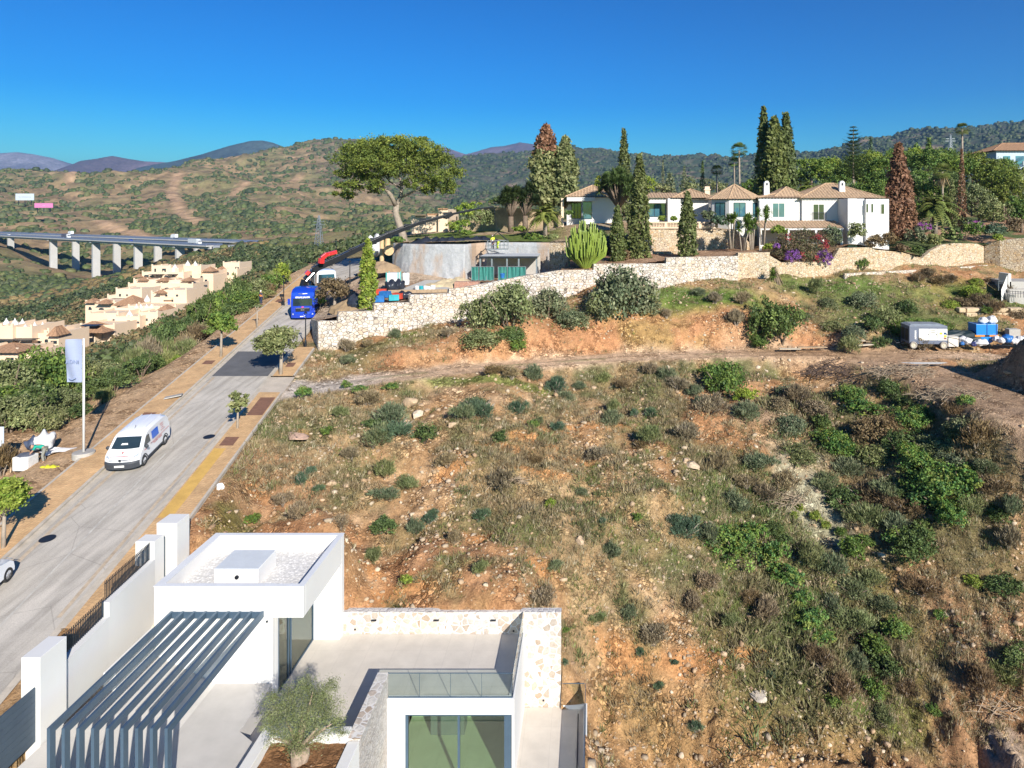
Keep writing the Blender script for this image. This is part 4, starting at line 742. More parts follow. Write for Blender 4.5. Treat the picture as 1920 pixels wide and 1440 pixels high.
t_ = thing('site_ramp', 'sandy concrete slab with plywood edge on the building site', 'slab', P(800, 545, 75)); mb = MB(); mb.add([(-3.2, -1.5, .0), (2.2, -1.5, .1), (3.2, 2.6, .9), (-.8, 2.6, .9), (-3.2, -1.5, -.8), (2.2, -1.5, -.8), (3.2, 2.6, -.8), (-.8, 2.6, -.8)], [(0, 1, 2, 3), (0, 4, 5, 1), (1, 5, 6, 2), (3, 2, 6, 7), (0, 3, 7, 4)]); mb.build('slab', CONC, t_)
MB().bar((-3.6, -1.9, .1), (2.6, -1.9, .2), .12, .35).build('edge_board', WOOD, t_)
sandm = simple('sand_heap', (.50, .40, .25), .95, var=.2, scale=3, bmp=.5)
scrap('sand_heap', 'pale sand heap in front of the grey concrete wall', 'heap', 850, 534, 77, lambda mb: mound(mb, 2.6, .9, 1), sandm)
scrap('brick_stack', 'stack of red roof tiles on the site edge', 'bricks', 876, 541, 75, lambda mb: mb.box(-1.3, 1.3, -.5, .5, 0, .75), stone('stacked_red_brick', [(.45, .2, .14), (.5, .28, .2), (.4, .18, .12)], (.6, .5, .42), scale=6, gap=.05, zs=2))
for k, (px, py, mt) in enumerate([(782, 545, PLW), (790, 545, TEALP), (798, 545, PLW), (806, 546, tankm), (812, 544, PLW), (942, 521, PLB)]):
    lb = ['white paint bucket first on the timber edge', 'teal bucket between two white ones on the timber edge', 'white bucket right of the teal one', 'tall white drum on the timber edge', 'small white sack at the right end of the bucket row', 'small blue bucket below the green fence'][k]
    scrap('bucket', lb, 'bucket', px, py, 74 if k < 5 else 77, lambda mb: mb.lathe((0, 0, 0), [(.22, 0), (.28, .5), (.25, .5), (.2, .06)], 12), mt)
for k, (px, py, Yv, w_) in enumerate([(808, 458, 89.5, 2.6), (843, 458, 88.8, 2.3), (895, 457, 91, 3.6)]):
    rd = random.Random(k); mb = MB(); mb.ball((0, 0, .1), (w_, 1.0, .75), 26, 12, .09, rd); mb.v = [(x, y, z*(.75+.45*math.sin(x*2.6+k)**2)) for x, y, z in mb.v]; o = mb.build('tarpaulin_heap', PLK, smooth=True); o.location = P(px, py, Yv); tag(o, ['black tarpaulin over a heap, left one above the concrete wall', 'black tarpaulin heap, middle one above the concrete wall', 'black tarpaulin heap, right one above the concrete wall'][k], 'tarpaulin')
t_ = thing('cut_trunk', 'standing pale sawn trunk with a round log beside it left of the concrete wall', 'trunk', P(716, 492, 88)); lg = simple('sawn_wood', (.62, .44, .24), .85, var=.25, scale=3, bmp=.3)
MB().tube([(0, 0, -.5), (0, 0, 2.9)], [.28, .26], 10).build('trunk', lg, t_); MB().tube([(.7, .1, 3.0), (.75, 0, 1.9), (1.0, -.3, 1.2)], [.3, .35, .5], 12).build('bent_trunk', lg, t_); MB().tube([(1.0, -.2, 1.6), (1.15, -.9, 1.5)], [.62, .6], 16).build('log', lg, t_, bevel=.03)
scrap('earth_heap', 'small brown earth heap at the foot of the cut trunk', 'heap', 719, 504, 86, lambda mb: mound(mb, 2.0, 1.1, 2), simple('heap_earth', (.33, .23, .14), .95, var=.25, bmp=.5))
scrap('earth_heap', 'low brown earth bank with black sheet in front of the cypress', 'heap', 655, 580, 71.5, lambda mb: mound(mb, 2.0, 1.1, 3), simple('bank_earth', (.36, .25, .14), .95, var=.3, bmp=.5))
scrap('plastic_sheet', 'black plastic sheet draped over the earth bank by the cypress', 'tarpaulin', 668, 578, 70.8, lambda mb: mb.ball((0, 0, .5), (.9, .8, 1.0), 14, 8, .08, random.Random(4)), PLK)
# ---------------------------------------------------------------- tiled villas on the hill
def roof_slope(mb, A, B, C, D, pitch=.42, amp=.075):
    """A-B eave, D-C ridge side; rounded tile rows run from eave to ridge"""
    A, B, C, D = map(Vector, (A, B, C, D)); e = (B-A); L = e.length; e.normalize(); n = max(2, int(L/pitch))*4
    up = ((D+C)/2-(A+B)/2); up -= e*up.dot(e); H = up.length; up.normalize(); nrm = e.cross(up)
    if nrm.z < 0: nrm = -nrm
    da, db = (D-A).dot(e), (C-A).dot(e); prev = None
    for i in range(n+1):
        x = L*i/n; t = 1.0
        if da > 1e-6 and x < da: t = x/da
        if db < L-1e-6 and x > db: t = (L-x)/(L-db)
        hgt = amp*abs(math.sin(math.pi*i/4)); p0 = A+e*x+nrm*hgt; p1 = A+e*x+up*(H*t)+nrm*hgt
        mb.v += [tuple(p0), tuple(p1)]; k = len(mb.v)
        if i: mb.f.append((k-4, k-2, k-1, k-3))
def hip(x0, x1, y0, y1, ze, rise, ov=.35, pitch=.42, ridge=None):
    mb = MB(); x0 -= ov; x1 += ov; y0 -= ov; y1 += ov; w_, d = x1-x0, y1-y0; r = min(w_, d)/2
    if w_ >= d: R0, R1 = (x0+r, (y0+y1)/2, ze+rise), (x1-r, (y0+y1)/2, ze+rise)
    else: R0, R1 = ((x0+x1)/2, y0+r, ze+rise), ((x0+x1)/2, y1-r, ze+rise)
    a, b, c, d_ = (x0, y0, ze), (x1, y0, ze), (x1, y1, ze), (x0, y1, ze)
    if w_ >= d: roof_slope(mb, a, b, R1, R0, pitch); roof_slope(mb, b, c, R1, R1, pitch); roof_slope(mb, c, d_, R0, R1, pitch); roof_slope(mb, d_, a, R0, R0, pitch)
    else: roof_slope(mb, a, b, R0, R0, pitch); roof_slope(mb, b, c, R1, R0, pitch); roof_slope(mb, c, d_, R1, R1, pitch); roof_slope(mb, d_, a, R0, R1, pitch)
    for p, q_ in ((a, R0), (b, R1 if w_ >= d else R0), (c, R1), (d_, R0 if w_ >= d else R1), (R0, R1)):
        if (Vector(p)-Vector(q_)).length > .1: mb.tube([Vector(p)+Vector((0, 0, .06)), Vector(q_)+Vector((0, 0, .08))], .11, 6)
    return mb
def mull(name, H, px0, px1, y0, y1, Yf, mat=None, n=1, frame=.07, fm=None, rail=False):
    x0, x1 = XY(px0, Yf), XY(px1, Yf); z0, z1 = -(y1-HY)*Yf/F, -(y0-HY)*Yf/F; mb = MB()
    for a, b, c, d in ((x0-frame, x0, z0, z1), (x1, x1+frame, z0, z1), (x0-frame, x1+frame, z1, z1+frame), (x0-frame, x1+frame, z0-frame, z0)): mb.box(a, b, Yf-.06, Yf+.05, c, d)
    for k in range(1, n): x = x0+(x1-x0)*k/n; mb.box(x-.035, x+.035, Yf-.055, Yf+.04, z0, z1)
    o = mb.build(name, fm or WHITE2, H, rel=True); MB().box(x0, x1, Yf-.02, Yf+.03, z0, z1); g = MB().box(x0, x1, Yf-.025, Yf+.03, z0, z1); sub(g, 'pane', mat or WIN, o)
    if rail:
        r = MB(); r.bar((x0-.25, Yf-.35, z0+1.0), (x1+.25, Yf-.35, z0+1.0), .05, .05)
        for k in range(13): x = x0-.25+(x1-x0+.5)*k/12; r.box(x-.015, x+.015, Yf-.365, Yf-.335, z0, z0+1)
        sub(r, 'railing', DARKM, o)
    return o
def chimney(H, px, y0, y1, Yv, wpx):
    x = XY(px, Yv); w_ = wpx*Yv/F/2; z0, z1 = -(y1-HY)*Yv/F-.4, -(y0-HY)*Yv/F; mb = MB(); n = 10; prof = [(x-w_, z0), (x+w_, z0), (x+w_*.86, z1-w_)]+[(x+math.cos(math.pi*k/n)*w_*.86, z1-w_+math.sin(math.pi*k/n)*w_) for k in range(1, n)]+[(x-w_*.86, z1-w_)]
    mb.prism(prof, Yv-w_*.7, Yv+w_*.7, 'y'); o = mb.build('chimney', WHITE2, H, rel=True); sub(MB().prism([(x-w_*.3, z1-w_*1.6), (x+w_*.3, z1-w_*1.6), (x+w_*.3, z1-w_*.9), (x, z1-w_*.6), (x-w_*.3, z1-w_*.9)], Yv-w_*.72, Yv-w_*.68, 'y'), 'smoke_opening', DARKM, o)
zt = lambda y, Yv: -(y-HY)*Yv/F
H1 = thing('tiled_villa', 'white villa wing with clay tile roof and corner glass, behind the broad dragon tree', 'house', (XY(1110, 100), 100, -1.5))
MB().box(XY(1091,100), XY(1158,100), 100, 109, -2.5, 2.3).box(XY(1062,101.5), XY(1091,101.5), 102.5, 109, -2.5, 2.3).build('wall', WHITE2, H1, rel=True, bevel=.03)
hip(XY(1064,100), XY(1158,100), 100, 109, 2.35, 1.75).build('roof', TERRAP, H1, rel=True); MB().box(XY(1063,99.6), XY(1116,99.6), 99.6, 102.4, 1.75, 2.3).build('fascia', WHITE2, H1, rel=True)
mull('window', H1, 1093, 1109, 379, 410, 100, WINB, 1, .06, DARKM); mull('window', H1, 1072, 1089, 381, 409, 102.5, WIN, 3, .06, DARKM)
MB().box(XY(1052,101), XY(1057,101), 101, 101.4, -2, 2.2).build('pillar', CREAM, H1, rel=True)
H2 = thing('tiled_villa', 'middle white villa with large living room glass behind the cream balustrade', 'house', (XY(1270, 103), 103, -1.3))
MB().box(XY(1211,104), XY(1252,104), 104, 110, -2, 2.1).box(XY(1252,102), XY(1276,102), 102, 110, -2, 2.2).box(XY(1276,103), XY(1334,103), 103, 111, -2, 2.1).box(XY(1208,102.5), XY(1252,102.5), 102.5, 104, 1.5, 2.2).build('wall', WHITE2, H2, rel=True, bevel=.03)
mb = MB(); x0, x1 = XY(1206,102), XY(1276,102); roof_slope(mb, (x0, 102, 2.25), (x1, 102, 2.25), (x1, 106, 3.1), (x0, 106, 3.1)); mb.build('roof', TERRAP, H2, rel=True)
hip(XY(1264,102), XY(1334,103), 102, 110, 2.25, 1.35).build('roof', TERRAP, H2, rel=True); mull('window', H2, 1215, 1251, 377, 406, 104, WINB, 3, .06, DARKM); mull('door', H2, 1283, 1290, 378, 407, 103, WIN, 1, .05, DARKM)
o = MB().box(XY(1321,106), XY(1330,106), 105.6, 106.4, 2.2, 4.1).box(XY(1319.5,106), XY(1331.5,106), 105.5, 106.5, 3.55, 3.7).build('chimney', CREAM, H2, rel=True)
H3 = thing('tiled_villa', 'round pavilion wing with pointed clay tile roof and tall windows', 'house', (XY(1377, 98), 98, -2.2))
cx, cy, r8 = XY(1377,98.5), 98.5, 3.75; oc = [(cx+r8*math.cos(R(22.5+45*k)), cy+r8*math.sin(R(22.5+45*k))) for k in range(8)]; MB().prism(oc, -3.2, 1.9).build('wall', WHITE2, H3, rel=True, bevel=.03)
mb = MB(); ap = (cx, cy, 4.05)
oe = [(cx+(r8+.45)*math.cos(R(22.5+45*k)), cy+(r8+.45)*math.sin(R(22.5+45*k)), 1.95) for k in range(8)]
for k in range(8): roof_slope(mb, oe[k], oe[(k+1) % 8], ap, ap, .36); mb.tube([oe[k], (ap[0], ap[1], ap[2]+.08)], .1, 6)
mb.build('roof', TERRAP, H3, rel=True)
def facewin(cxy, r, ang, w_, z0, z1, H, mat):
    M = Matrix.Translation(Vector((cxy[0], cxy[1], 0))) @ Matrix.Rotation(R(ang), 4, 'Z'); ri = r*math.cos(R(22.5))
    fr = MB(); 
    for a, b, c, d in ((-w_/2-.07, -w_/2, z0, z1), (w_/2, w_/2+.07, z0, z1), (-w_/2-.07, w_/2+.07, z1, z1+.07), (-.03, .03, z0, z1)): fr.add([M @ Vector(p) for p in ((ri-.02, a, c), (ri+.06, a, c), (ri+.06, b, c), (ri-.02, b, c), (ri-.02, a, d), (ri+.06, a, d), (ri+.06, b, d), (ri-.02, b, d))], [(0, 1, 2, 3), (4, 7, 6, 5), (0, 4, 5, 1), (1, 5, 6, 2), (2, 6, 7, 3), (3, 7, 4, 0)])
    o = fr.build('window', DARKM, H, rel=True); g = MB().add([M @ Vector(p) for p in ((ri+.03, -w_/2, z0), (ri+.03, w_/2, z0), (ri+.03, w_/2, z1), (ri+.03, -w_/2, z1))], [(0, 1, 2, 3)]); sub(g, 'pane', mat, o)
for ang in (-135, -90, -45, 180): facewin((cx, cy), r8, ang, 1.5, -.5, 1.4, H3, WINB)
H4 = thing('tiled_villa', 'large two storey white villa with clay roofs, two white chimneys and lean-to porch', 'house', (XY(1545, 95), 95, -4.3))
xa, xb, xc, xd = XY(1424,95), XY(1502,95), XY(1582,92.5), XY(1664,92.5)
MB().box(xa, xb, 95, 103, -4.8, 2.05).box(xb, xc-.02, 94.6, 104, -4.8, 2.05).box(xc-.02, XY(1607,91), 91, 104, -4.8, 1.95).box(XY(1607,91), XY(1621,92.5), 92.5, 104, -4.8, 1.95).box(XY(1621,92.5), xd, 92, 104, -4.8, 1.9).build('wall', WHITE, H4, rel=True, bevel=.03)
MB().box(XY(1422,95), xb, 94.93, 95.0, 1.75, 2.04).box(xb, xc-.05, 94.52, 94.59, 1.75, 2.04).build('cornice', WHITE2, H4, rel=True)
hip(xa, xb+1.5, 95, 103, 2.1, .75).build('roof', TERRAP, H4, rel=True); hip(XY(1452,97), XY(1504,97), 96, 101.5, 2.3, 1.35).build('roof', TERRAP, H4, rel=True); hip(xb, xd, 94.4, 104, 2.05, 2.15).build('roof', TERRAP, H4, rel=True)
mb = MB(); xe, xf_ = XY(1424,91.4), XY(1581,91.4); roof_slope(mb, (xe, 91.2, -1.95), (xf_, 91.2, -1.95), (xf_, 94.5, -1.02), (xe, 94.5, -1.02)); mb.build('porch_roof', TERRAP, H4, rel=True)
MB().box(xe, xf_, 91.25, 91.4, -2.2, -1.98).build('porch_beam', WHITE2, H4, rel=True)
for px in (1426, 1478, 1530, 1578): MB().box(XY(px, 91.4)-.15, XY(px, 91.4)+.15, 91.3, 91.6, -4.9, -2.2).build('porch_post', WHITE2, H4, rel=True)
mull('window', H4, 1449, 1470.5, 381.5, 407, 95, WINB, 2, .14); mull('door', H4, 1525, 1544.5, 383.5, 412, 94.6, WIN, 2, .14, None, True)
for a, b, c, d in ((1624, 1627.5, 382.5, 398), (1633.5, 1637, 382.5, 398), (1652, 1657.5, 383, 401)): mull('window', H4, a, b, c, d, 92, WIN, 1, .05)
chimney(H4, 1437, 339, 370, 98, 11); chimney(H4, 1578, 339, 366, 96.5, 11.5)
# modern villa at the right edge
H5 = thing('modern_house', 'modern house, white walls tinted blue for shade, with orange roof and outside stair at the right edge behind trees', 'house', P(1890, 320, 150)); x0 = XY(1868,150)
bw = simple('pale_blue_render', (.40, .48, .56), .7, var=.06); MB().box(x0, x0+18, 150, 158, 6.5, 13.5).box(x0+3.5, x0+18, 147, 150, 6.5, 9.3).build('wall', bw, H5, rel=True, bevel=.05); hip(x0-.3, x0+16, 150, 158, 13.5, 2.0, .8, .6).build('roof', TERRA, H5, rel=True)  # white walls: their bluish shade is painted into this render colour
mb = MB(); mb.add([(x0+4, 146.9, 11.0), (x0+9, 146.9, 13.5), (x0+9, 147.4, 13.5), (x0+4, 147.4, 11.0), (x0+4, 146.9, 10.2), (x0+9, 146.9, 12.7), (x0+9, 147.4, 12.7), (x0+4, 147.4, 10.2)], [(0, 1, 2, 3), (0, 4, 5, 1), (3, 2, 6, 7), (4, 7, 6, 5), (0, 3, 7, 4), (1, 5, 6, 2)]); mb.build('stair_parapet', WHITE, H5, rel=True)
for a, b in ((1.5, 3.0), (4.2, 6.0), (7.4, 9)): o = MB().box(x0+a, x0+b, 149.94, 150.02, 10.6, 12.4).build('window', WINB, H5, rel=True)
MB().box(x0-1.2, x0+4, 148.4, 150, 9.5, 9.8).build('balcony', bw, H5, rel=True)
# cream neighbour behind the crane boom
H6 = thing('cream_house', 'low cream house with small tiled copings behind the crane boom', 'house', P(820, 420, 112)); Yv = 112
MB().box(XY(770,Yv), XY(840,Yv), Yv, Yv+8, -5, zt(405.5,Yv)).box(XY(796,Yv), XY(840,Yv), Yv+2, Yv+9, -5, zt(402,Yv)).box(XY(824,Yv), XY(842,Yv), Yv-1, Yv+6, -5, zt(392,Yv)).build('wall', PEACH, H6, rel=True, bevel=.05)
for a, b, y, dy in ((779, 798, 404.6, -.2), (796, 824, 401, 1.8), (824, 842, 391, -1.2)): MB().box(XY(a,Yv), XY(b,Yv), Yv+dy, Yv+dy+.5, zt(y+2,Yv), zt(y-.5,Yv)).build('tile_coping', TERRA, H6, rel=True)
o = wallrun([(842,412,448,108),(880,415,448,107),(905,392,445,106),(920,388,445,106),(965,390,444,104),(1010,392,442,104),(1052,398,440,103)], .6).build('stone_wall', simple('old_cream_wall', (.50, .38, .24), .9, var=.4, scale=.9, bmp=.5, dirt=(.25, .17, .1))); tag(o, 'old stained cream wall behind the dragon trees', 'wall')
# right edge: stairs terrace and big block wall
T_ = thing('garden_terrace', 'white stair terrace with thin railing at the right edge above the block wall', 'terrace', P(1890, 560, 84))
MB().box(XY(1893,84), XY(1990,84), 84, 88, -12, zt(528,84)).box(XY(1893,83), XY(1990,83), 83, 84, -12, zt(541,84)).box(XY(1893,82), XY(1990,82), 82, 83, -12, zt(549,83)).build('stairs', CONC, T_, rel=True)
MB().add([(XY(1861,84), 82.2, -12.5), (XY(1889,84), 84, -12), (XY(1889,84), 84, zt(515,84)), (XY(1889,84), 84, zt(530,84)), (XY(1861,84), 82.2, zt(543,82.2))], [(0, 1, 2, 4)]).box(XY(1889,84.2), XY(1894,84.2), 84, 86, -12, zt(513,84)).build('side_wall', WHITE, T_, rel=True)
r_ = MB(); r_.tube([P(1872, 545, 82.5), P(1872, 527, 82.5), P(1883, 527, 83.5), P(1884, 545, 83.5)], .04, 6); r_.build('railing', STEEL, T_, rel=True)
r_ = MB(); 
for k in range(8): p = P(1884+k*5, 558, 81); r_.box(p.x-.02, p.x+.02, 81, 81.04, p.z, p.z+.8)
r_.bar(P(1884, 545, 81), P(1922, 548, 81), .05, .05); r_.build('railing', DARKM, T_, rel=True)
BW = thing('block_wall', 'retaining wall of large ochre stone blocks above the blue skip', 'wall', P(1860, 600, 79)); rd = random.Random(9); blk = simple('ochre_block', (.58, .44, .28), .9, var=.3, scale=2, bmp=.6)
for row, (ya, yb, xs_) in enumerate([(578, 586.5, [1798, 1812, 1838, 1869, 1893, 1925]), (587, 594.5, [1812, 1834, 1861, 1880, 1904, 1925]), (595, 604, [1836, 1850, 1868, 1884, 1909, 1925])]):
    for a, b in zip(xs_[:-1], xs_[1:]):
        mb = MB(); yy = 79-row*.25; mb.box(XY(a+.6,yy), XY(b-.6,yy), yy+rd.uniform(-.1, .1), yy+1.2, zt(yb,yy), zt(ya,yy)); mb.build('block', blk, BW, rel=True, bevel=.12)
# ---------------------------------------------------------------- foliage builders
def leaves(C, S, out, cols, g, flat=0., asp=.55, wisp=False):
    """C (n,3) leaf centres, S (n,) leaf length, out (n,3) outward direction; returns quads"""
    n = len(C); r = g.normal(size=(n, 3)); r /= np.linalg.norm(r, axis=1)[:, None]; nr = out*(.55+flat)+r*.75; nr /= np.linalg.norm(nr, axis=1)[:, None]
    t = np.cross(nr, g.normal(size=(n, 3)))
    if wisp: t = out*.7+g.normal(size=(n, 3))*.35+np.array([0, 0, .75]); nr = np.cross(t, g.normal(size=(n, 3)))
    t /= np.linalg.norm(t, axis=1)[:, None]+1e-9; b = np.cross(nr, t); b /= np.linalg.norm(b, axis=1)[:, None]+1e-9; s = S[:, None]
    V = np.stack([C-t*s*.5, C+b*s*asp*.5, C+t*s*.5, C-b*s*asp*.5], 1).reshape(-1, 3)
    return V, np.arange(4*n).reshape(-1, 4), np.repeat(cols, 4, 0)
def crown_arrays(lobes, n, size, pal, g, clump=.16, per=26, shell=.34, flat=0., asp=.6, low=-.6, wisp=False):
    lobes = np.array(lobes, float); wts = lobes[:, 3]*lobes[:, 4]; wts /= wts.sum(); nc = max(1, n//per); li = g.choice(len(lobes), nc, p=wts); L = lobes[li]
    d = g.normal(size=(nc, 3)); d /= np.linalg.norm(d, axis=1)[:, None]; d[:, 2] = np.where(d[:, 2] < low, -d[:, 2], d[:, 2]); rr = 1-shell*g.random(nc)**1.4
    rad = L[:, 3:6]; cc = L[:, :3]+d*rad*rr[:, None]; k = np.repeat(np.arange(nc), per); sg = clump*np.minimum(rad.min(1), 1.4 if rad.min() > 1 else 9)[k]*(.6+.8*g.random(nc))[k]
    C = cc[k]+g.normal(size=(len(k), 3))*sg[:, None]*np.array([1, 1, .75]); pal = np.array(pal, float); pi = g.integers(0, len(pal), nc); col = pal[pi]*(.75+.5*g.random((nc, 1))); col = col[k]*(.8+.4*g.random((len(k), 1)))
    o = C-L[k, :3]; o /= np.linalg.norm(o, axis=1)[:, None]+1e-6; o[:, 2] += .25
    return leaves(C, size*(.7+.6*g.random(len(k))), o, col, g, flat, asp, wisp)
def merge(parts):
    V = []; Fq = []; C = []; b = 0
    for v, f, c in parts: V.append(v); Fq.append(f+b); C.append(c); b += len(v)
    return np.concatenate(V), np.concatenate(Fq), np.concatenate(C)
def crown(name, parent, *a, mat=None, **k):
    V_, F_, C_ = crown_arrays(*a, **k); return npmesh(name, V_, F_, mat or LEAF, C_, parent)
SEED = [100]
def G_(): SEED[0] += 1; return np.random.default_rng(SEED[0])
def trunk(parent, segs, mat=None, name='trunk'):
    mb = MB()
    for pts, rad in segs: mb.tube(pts, rad, 8)
    return mb.build(name, mat or BARK, parent, smooth=True)
PAL = {'dark': [(.050, .075, .028), (.040, .065, .025), (.07, .10, .035)], 'green': [(.085, .135, .035), (.06, .11, .03), (.12, .17, .04)], 'grey': [(.11, .135, .085), (.085, .115, .07), (.15, .17, .11)],
       'teal': [(.075, .12, .085), (.055, .095, .065), (.10, .15, .10)], 'dry': [(.20, .165, .12), (.15, .125, .09), (.26, .22, .16)], 'brown': [(.13, .095, .06), (.10, .075, .05), (.17, .13, .08)],
       'lime': [(.17, .23, .04), (.13, .20, .035), (.22, .27, .06)], 'pine': [(.12, .16, .035), (.09, .13, .032), (.15, .185, .04)], 'cyp': [(.075, .095, .035), (.06, .08, .03), (.10, .12, .05)], 'rust': [(.17, .095, .065), (.13, .075, .05), (.22, .13, .09)],
       'olive': [(.13, .15, .07), (.10, .125, .055), (.19, .21, .11)], 'fig': [(.06, .13, .035), (.05, .11, .04), (.11, .18, .045), (.09, .15, .04), (.14, .17, .045)]}
for _k, _f in dict(dark=2.0, green=1.6, grey=1.5, teal=1.4, dry=1.35, brown=1.5, lime=1.3, pine=1.22, cyp=1.7, rust=1.45, olive=1.55, fig=1.65).items(): PAL[_k] = [tuple(min(.6, c*_f*w) for c, w in zip(t, (1.06, 1.0, .9))) for t in PAL[_k]]
def mkshrub(kind, var, n=1500, size=.13, twiggy=False, cat='shrub', label='shrub', big=False):
    g = G_(); rd = random.Random(SEED[0]); o = thing('shrub', label, cat); lo = []
    for k in range(rd.randint(5, 8)): a = rd.uniform(0, 6.28); q = rd.uniform(0, .6); lo.append((math.cos(a)*q, math.sin(a)*q, rd.uniform(.35, .85), rd.uniform(.38, .6), rd.uniform(.38, .6), rd.uniform(.34, .55)))
    lo.append((0, 0, .55, .65, .65, .55))
    wz = kind in ('grey', 'teal', 'dry', 'brown', 'olive') and not big; crown('foliage', o, lo, n if not wz else int(n*1.5), size*(1.75 if wz else 1), PAL[kind], g, clump=.17 if not wz else .22, per=18, low=-.35, asp=.16 if wz else .6, wisp=wz, shell=.34 if not wz else .7)
    sg = []
    for k in range(9 if twiggy else 4): a = rd.uniform(0, 6.28); e = rd.uniform(.3, .8); h = rd.uniform(.5, 1.2); sg.append(([(0, 0, -.15), (math.cos(a)*e*.4, math.sin(a)*e*.4, h*.5), (math.cos(a)*e, math.sin(a)*e, h)], [.045, .03, .012]))
    trunk(o, sg, BARKL if twiggy else BARK, 'stem'); return o
SHR = {}
USED = set()
def shrub_at(kind, loc, r, label, group, h=None, cat=None, dense=True):
    key = (kind, r > 1.5)
    if key not in SHR and r > 1.5: SHR[key] = [mkshrub(kind, v, 4200, .085, False, big=True) for v in range(3)]
    if key not in SHR: SHR[key] = [mkshrub(kind, v, 1900 if dense else 620, .12 if dense else .17, kind in ('dry', 'brown', 'teal')) for v in range(3)]
    rd = random; src = rd.choice(SHR[key])
    if src.name in USED: o = copy_tree(src)
    else: o = src; USED.add(src.name)
    place(o, loc, rd.uniform(0, 6.28), (r*rd.uniform(.75, 1.35), r*rd.uniform(.8, 1.2), (h or r)*rd.uniform(.7, 1.25)), label, group)
    if cat: o['category'] = cat
    return o
def finish_protos():
    for lst in SHR.values():
        for s in lst:
            if s.name not in USED:
                for c in kids(s): bpy.data.objects.remove(c)
                bpy.data.objects.remove(s)
# ---------------------------------------------------------------- shrubs by place
def row(spec, kindlabels, group, y0=17, y1=4300, ground='gp', cat=None):
    for s in spec:
        px, py, rp, kind = s[:4]; rp = rp*(1.3 if group == 'bushes crowding the gully on the right' else 1.08); p = gp(px, py+rp*.5, y0, y1); r = rp*p.y/F; lb = s[4] if len(s) > 4 else kindlabels[kind]
        shrub_at(kind, p-Vector((0, 0, (.1 if r < 1.5 else .38)*r)), r, lb, group, h=r*(s[5] if len(s) > 5 else .95), cat=cat)
SL = 'shrubs growing on the dry slope below the track'
KLF = 'small lush broad-leaved bush at the upper edge of the slope by the track'
KL = {'dark': 'dark green rounded shrub on the dry slope below the track', 'green': 'bright green leafy shrub on the dry slope below the track', 'grey': 'grey-green wispy shrub on the dry slope below the track', 'teal': 'blue-green bushy plant on the stony slope below the track',
      'dry': 'dry straw-coloured brushwood on the slope below the track', 'brown': 'dead brown bramble on the slope below the track', 'lime': 'yellow-green low plant on the slope below the track', 'fig': 'lush broad-leaved bush in the gully on the right', 'olive': 'olive green spiny shrub on the slope below the track'}
row([(1360,708,50,'green','large bright green bush at the lower edge of the track, yellowish on its right',.95),(1395,735,30,'lime'),(1330,690,26,'green'),
 (797,818,26,'dark'),(612,808,17,'green'),(640,770,22,'olive'),(690,745,26,'dry'),(730,775,34,'grey'),(715,812,36,'grey'),(700,790,22,'dark'),(745,800,30,'teal'),(890,745,36,'grey'),(900,765,30,'teal'),(870,775,24,'grey'),(935,820,17,'dark'),(720,880,26,'olive'),(725,920,28,'grey'),(760,905,24,'olive'),
 (565,900,16,'teal'),(582,880,14,'teal'),(595,915,14,'teal'),(575,885,12,'teal'),(720,985,28,'dark'),(780,990,20,'grey'),(805,975,14,'teal'),(900,968,17,'teal'),(815,960,12,'teal'),(650,720,14,'green'),(570,740,17,'fig'),(675,728,15,'fig'),(733,722,15,'fig'),(540,760,16,'dry'),
 (1045,725,24,'teal'),(1060,740,20,'grey'),(972,765,20,'teal'),(1085,720,18,'grey'),(1130,705,20,'olive'),(1165,720,16,'brown'),(1000,700,22,'grey'),(960,700,20,'dry'),(920,690,18,'brown'),(1150,765,18,'olive'),(1145,785,22,'grey'),(1190,775,12,'teal'),(1220,775,18,'teal'),(1046,800,14,'teal'),(1010,790,14,'grey'),(1000,795,12,'green'),(1250,705,26,'grey'),(1270,720,22,'dry'),(1220,690,22,'dry'),(1300,735,18,'grey'),(1310,752,12,'teal'),(1330,760,30,'dry'),(1400,770,28,'grey'),(1290,810,28,'dry'),(1220,820,26,'olive'),(1200,830,20,'brown'),(1120,850,22,'dry'),
 (1290,985,34,'teal','wide blue-green bush low on the slope above the gully'),(1330,1000,26,'grey'),(1265,975,18,'teal'),(1130,975,10,'teal'),(1195,970,13,'green'),(1090,920,16,'grey'),(1030,945,14,'lime'),(700,830,20,'dry'),(660,850,24,'dry'),(840,860,26,'dry'),(940,905,26,'dry'),(1000,860,24,'brown'),(560,960,24,'dry'),(640,980,24,'dry'),(700,1040,22,'olive'),(760,1085,18,'lime'),(1040,1060,16,'grey'),(850,1010,18,'dry'),(900,1060,24,'olive'),(1020,1120,26,'dry'),(1150,1030,24,'grey'),(1180,1150,22,'grey'),(1200,1225,12,'teal'),(1235,1285,12,'teal'),(1265,1240,10,'teal'),(1305,1365,14,'teal'),(1445,1265,11,'teal'),(1230,1190,26,'dry'),(1120,1160,20,'olive'),
 (1440,1150,34,'dry','large grey-brown dead brushwood ball in the middle of the slope'),(1410,1120,26,'brown'),(1330,1090,26,'dry'),(1300,1130,24,'dry'),(1370,1160,26,'olive'),(1060,1180,10,'green'),(500,880,12,'dry'),(470,970,18,'green'),(530,940,18,'dry'),(1060,1260,8,'teal')], dict(KL, fig=KLF), SL, 20)
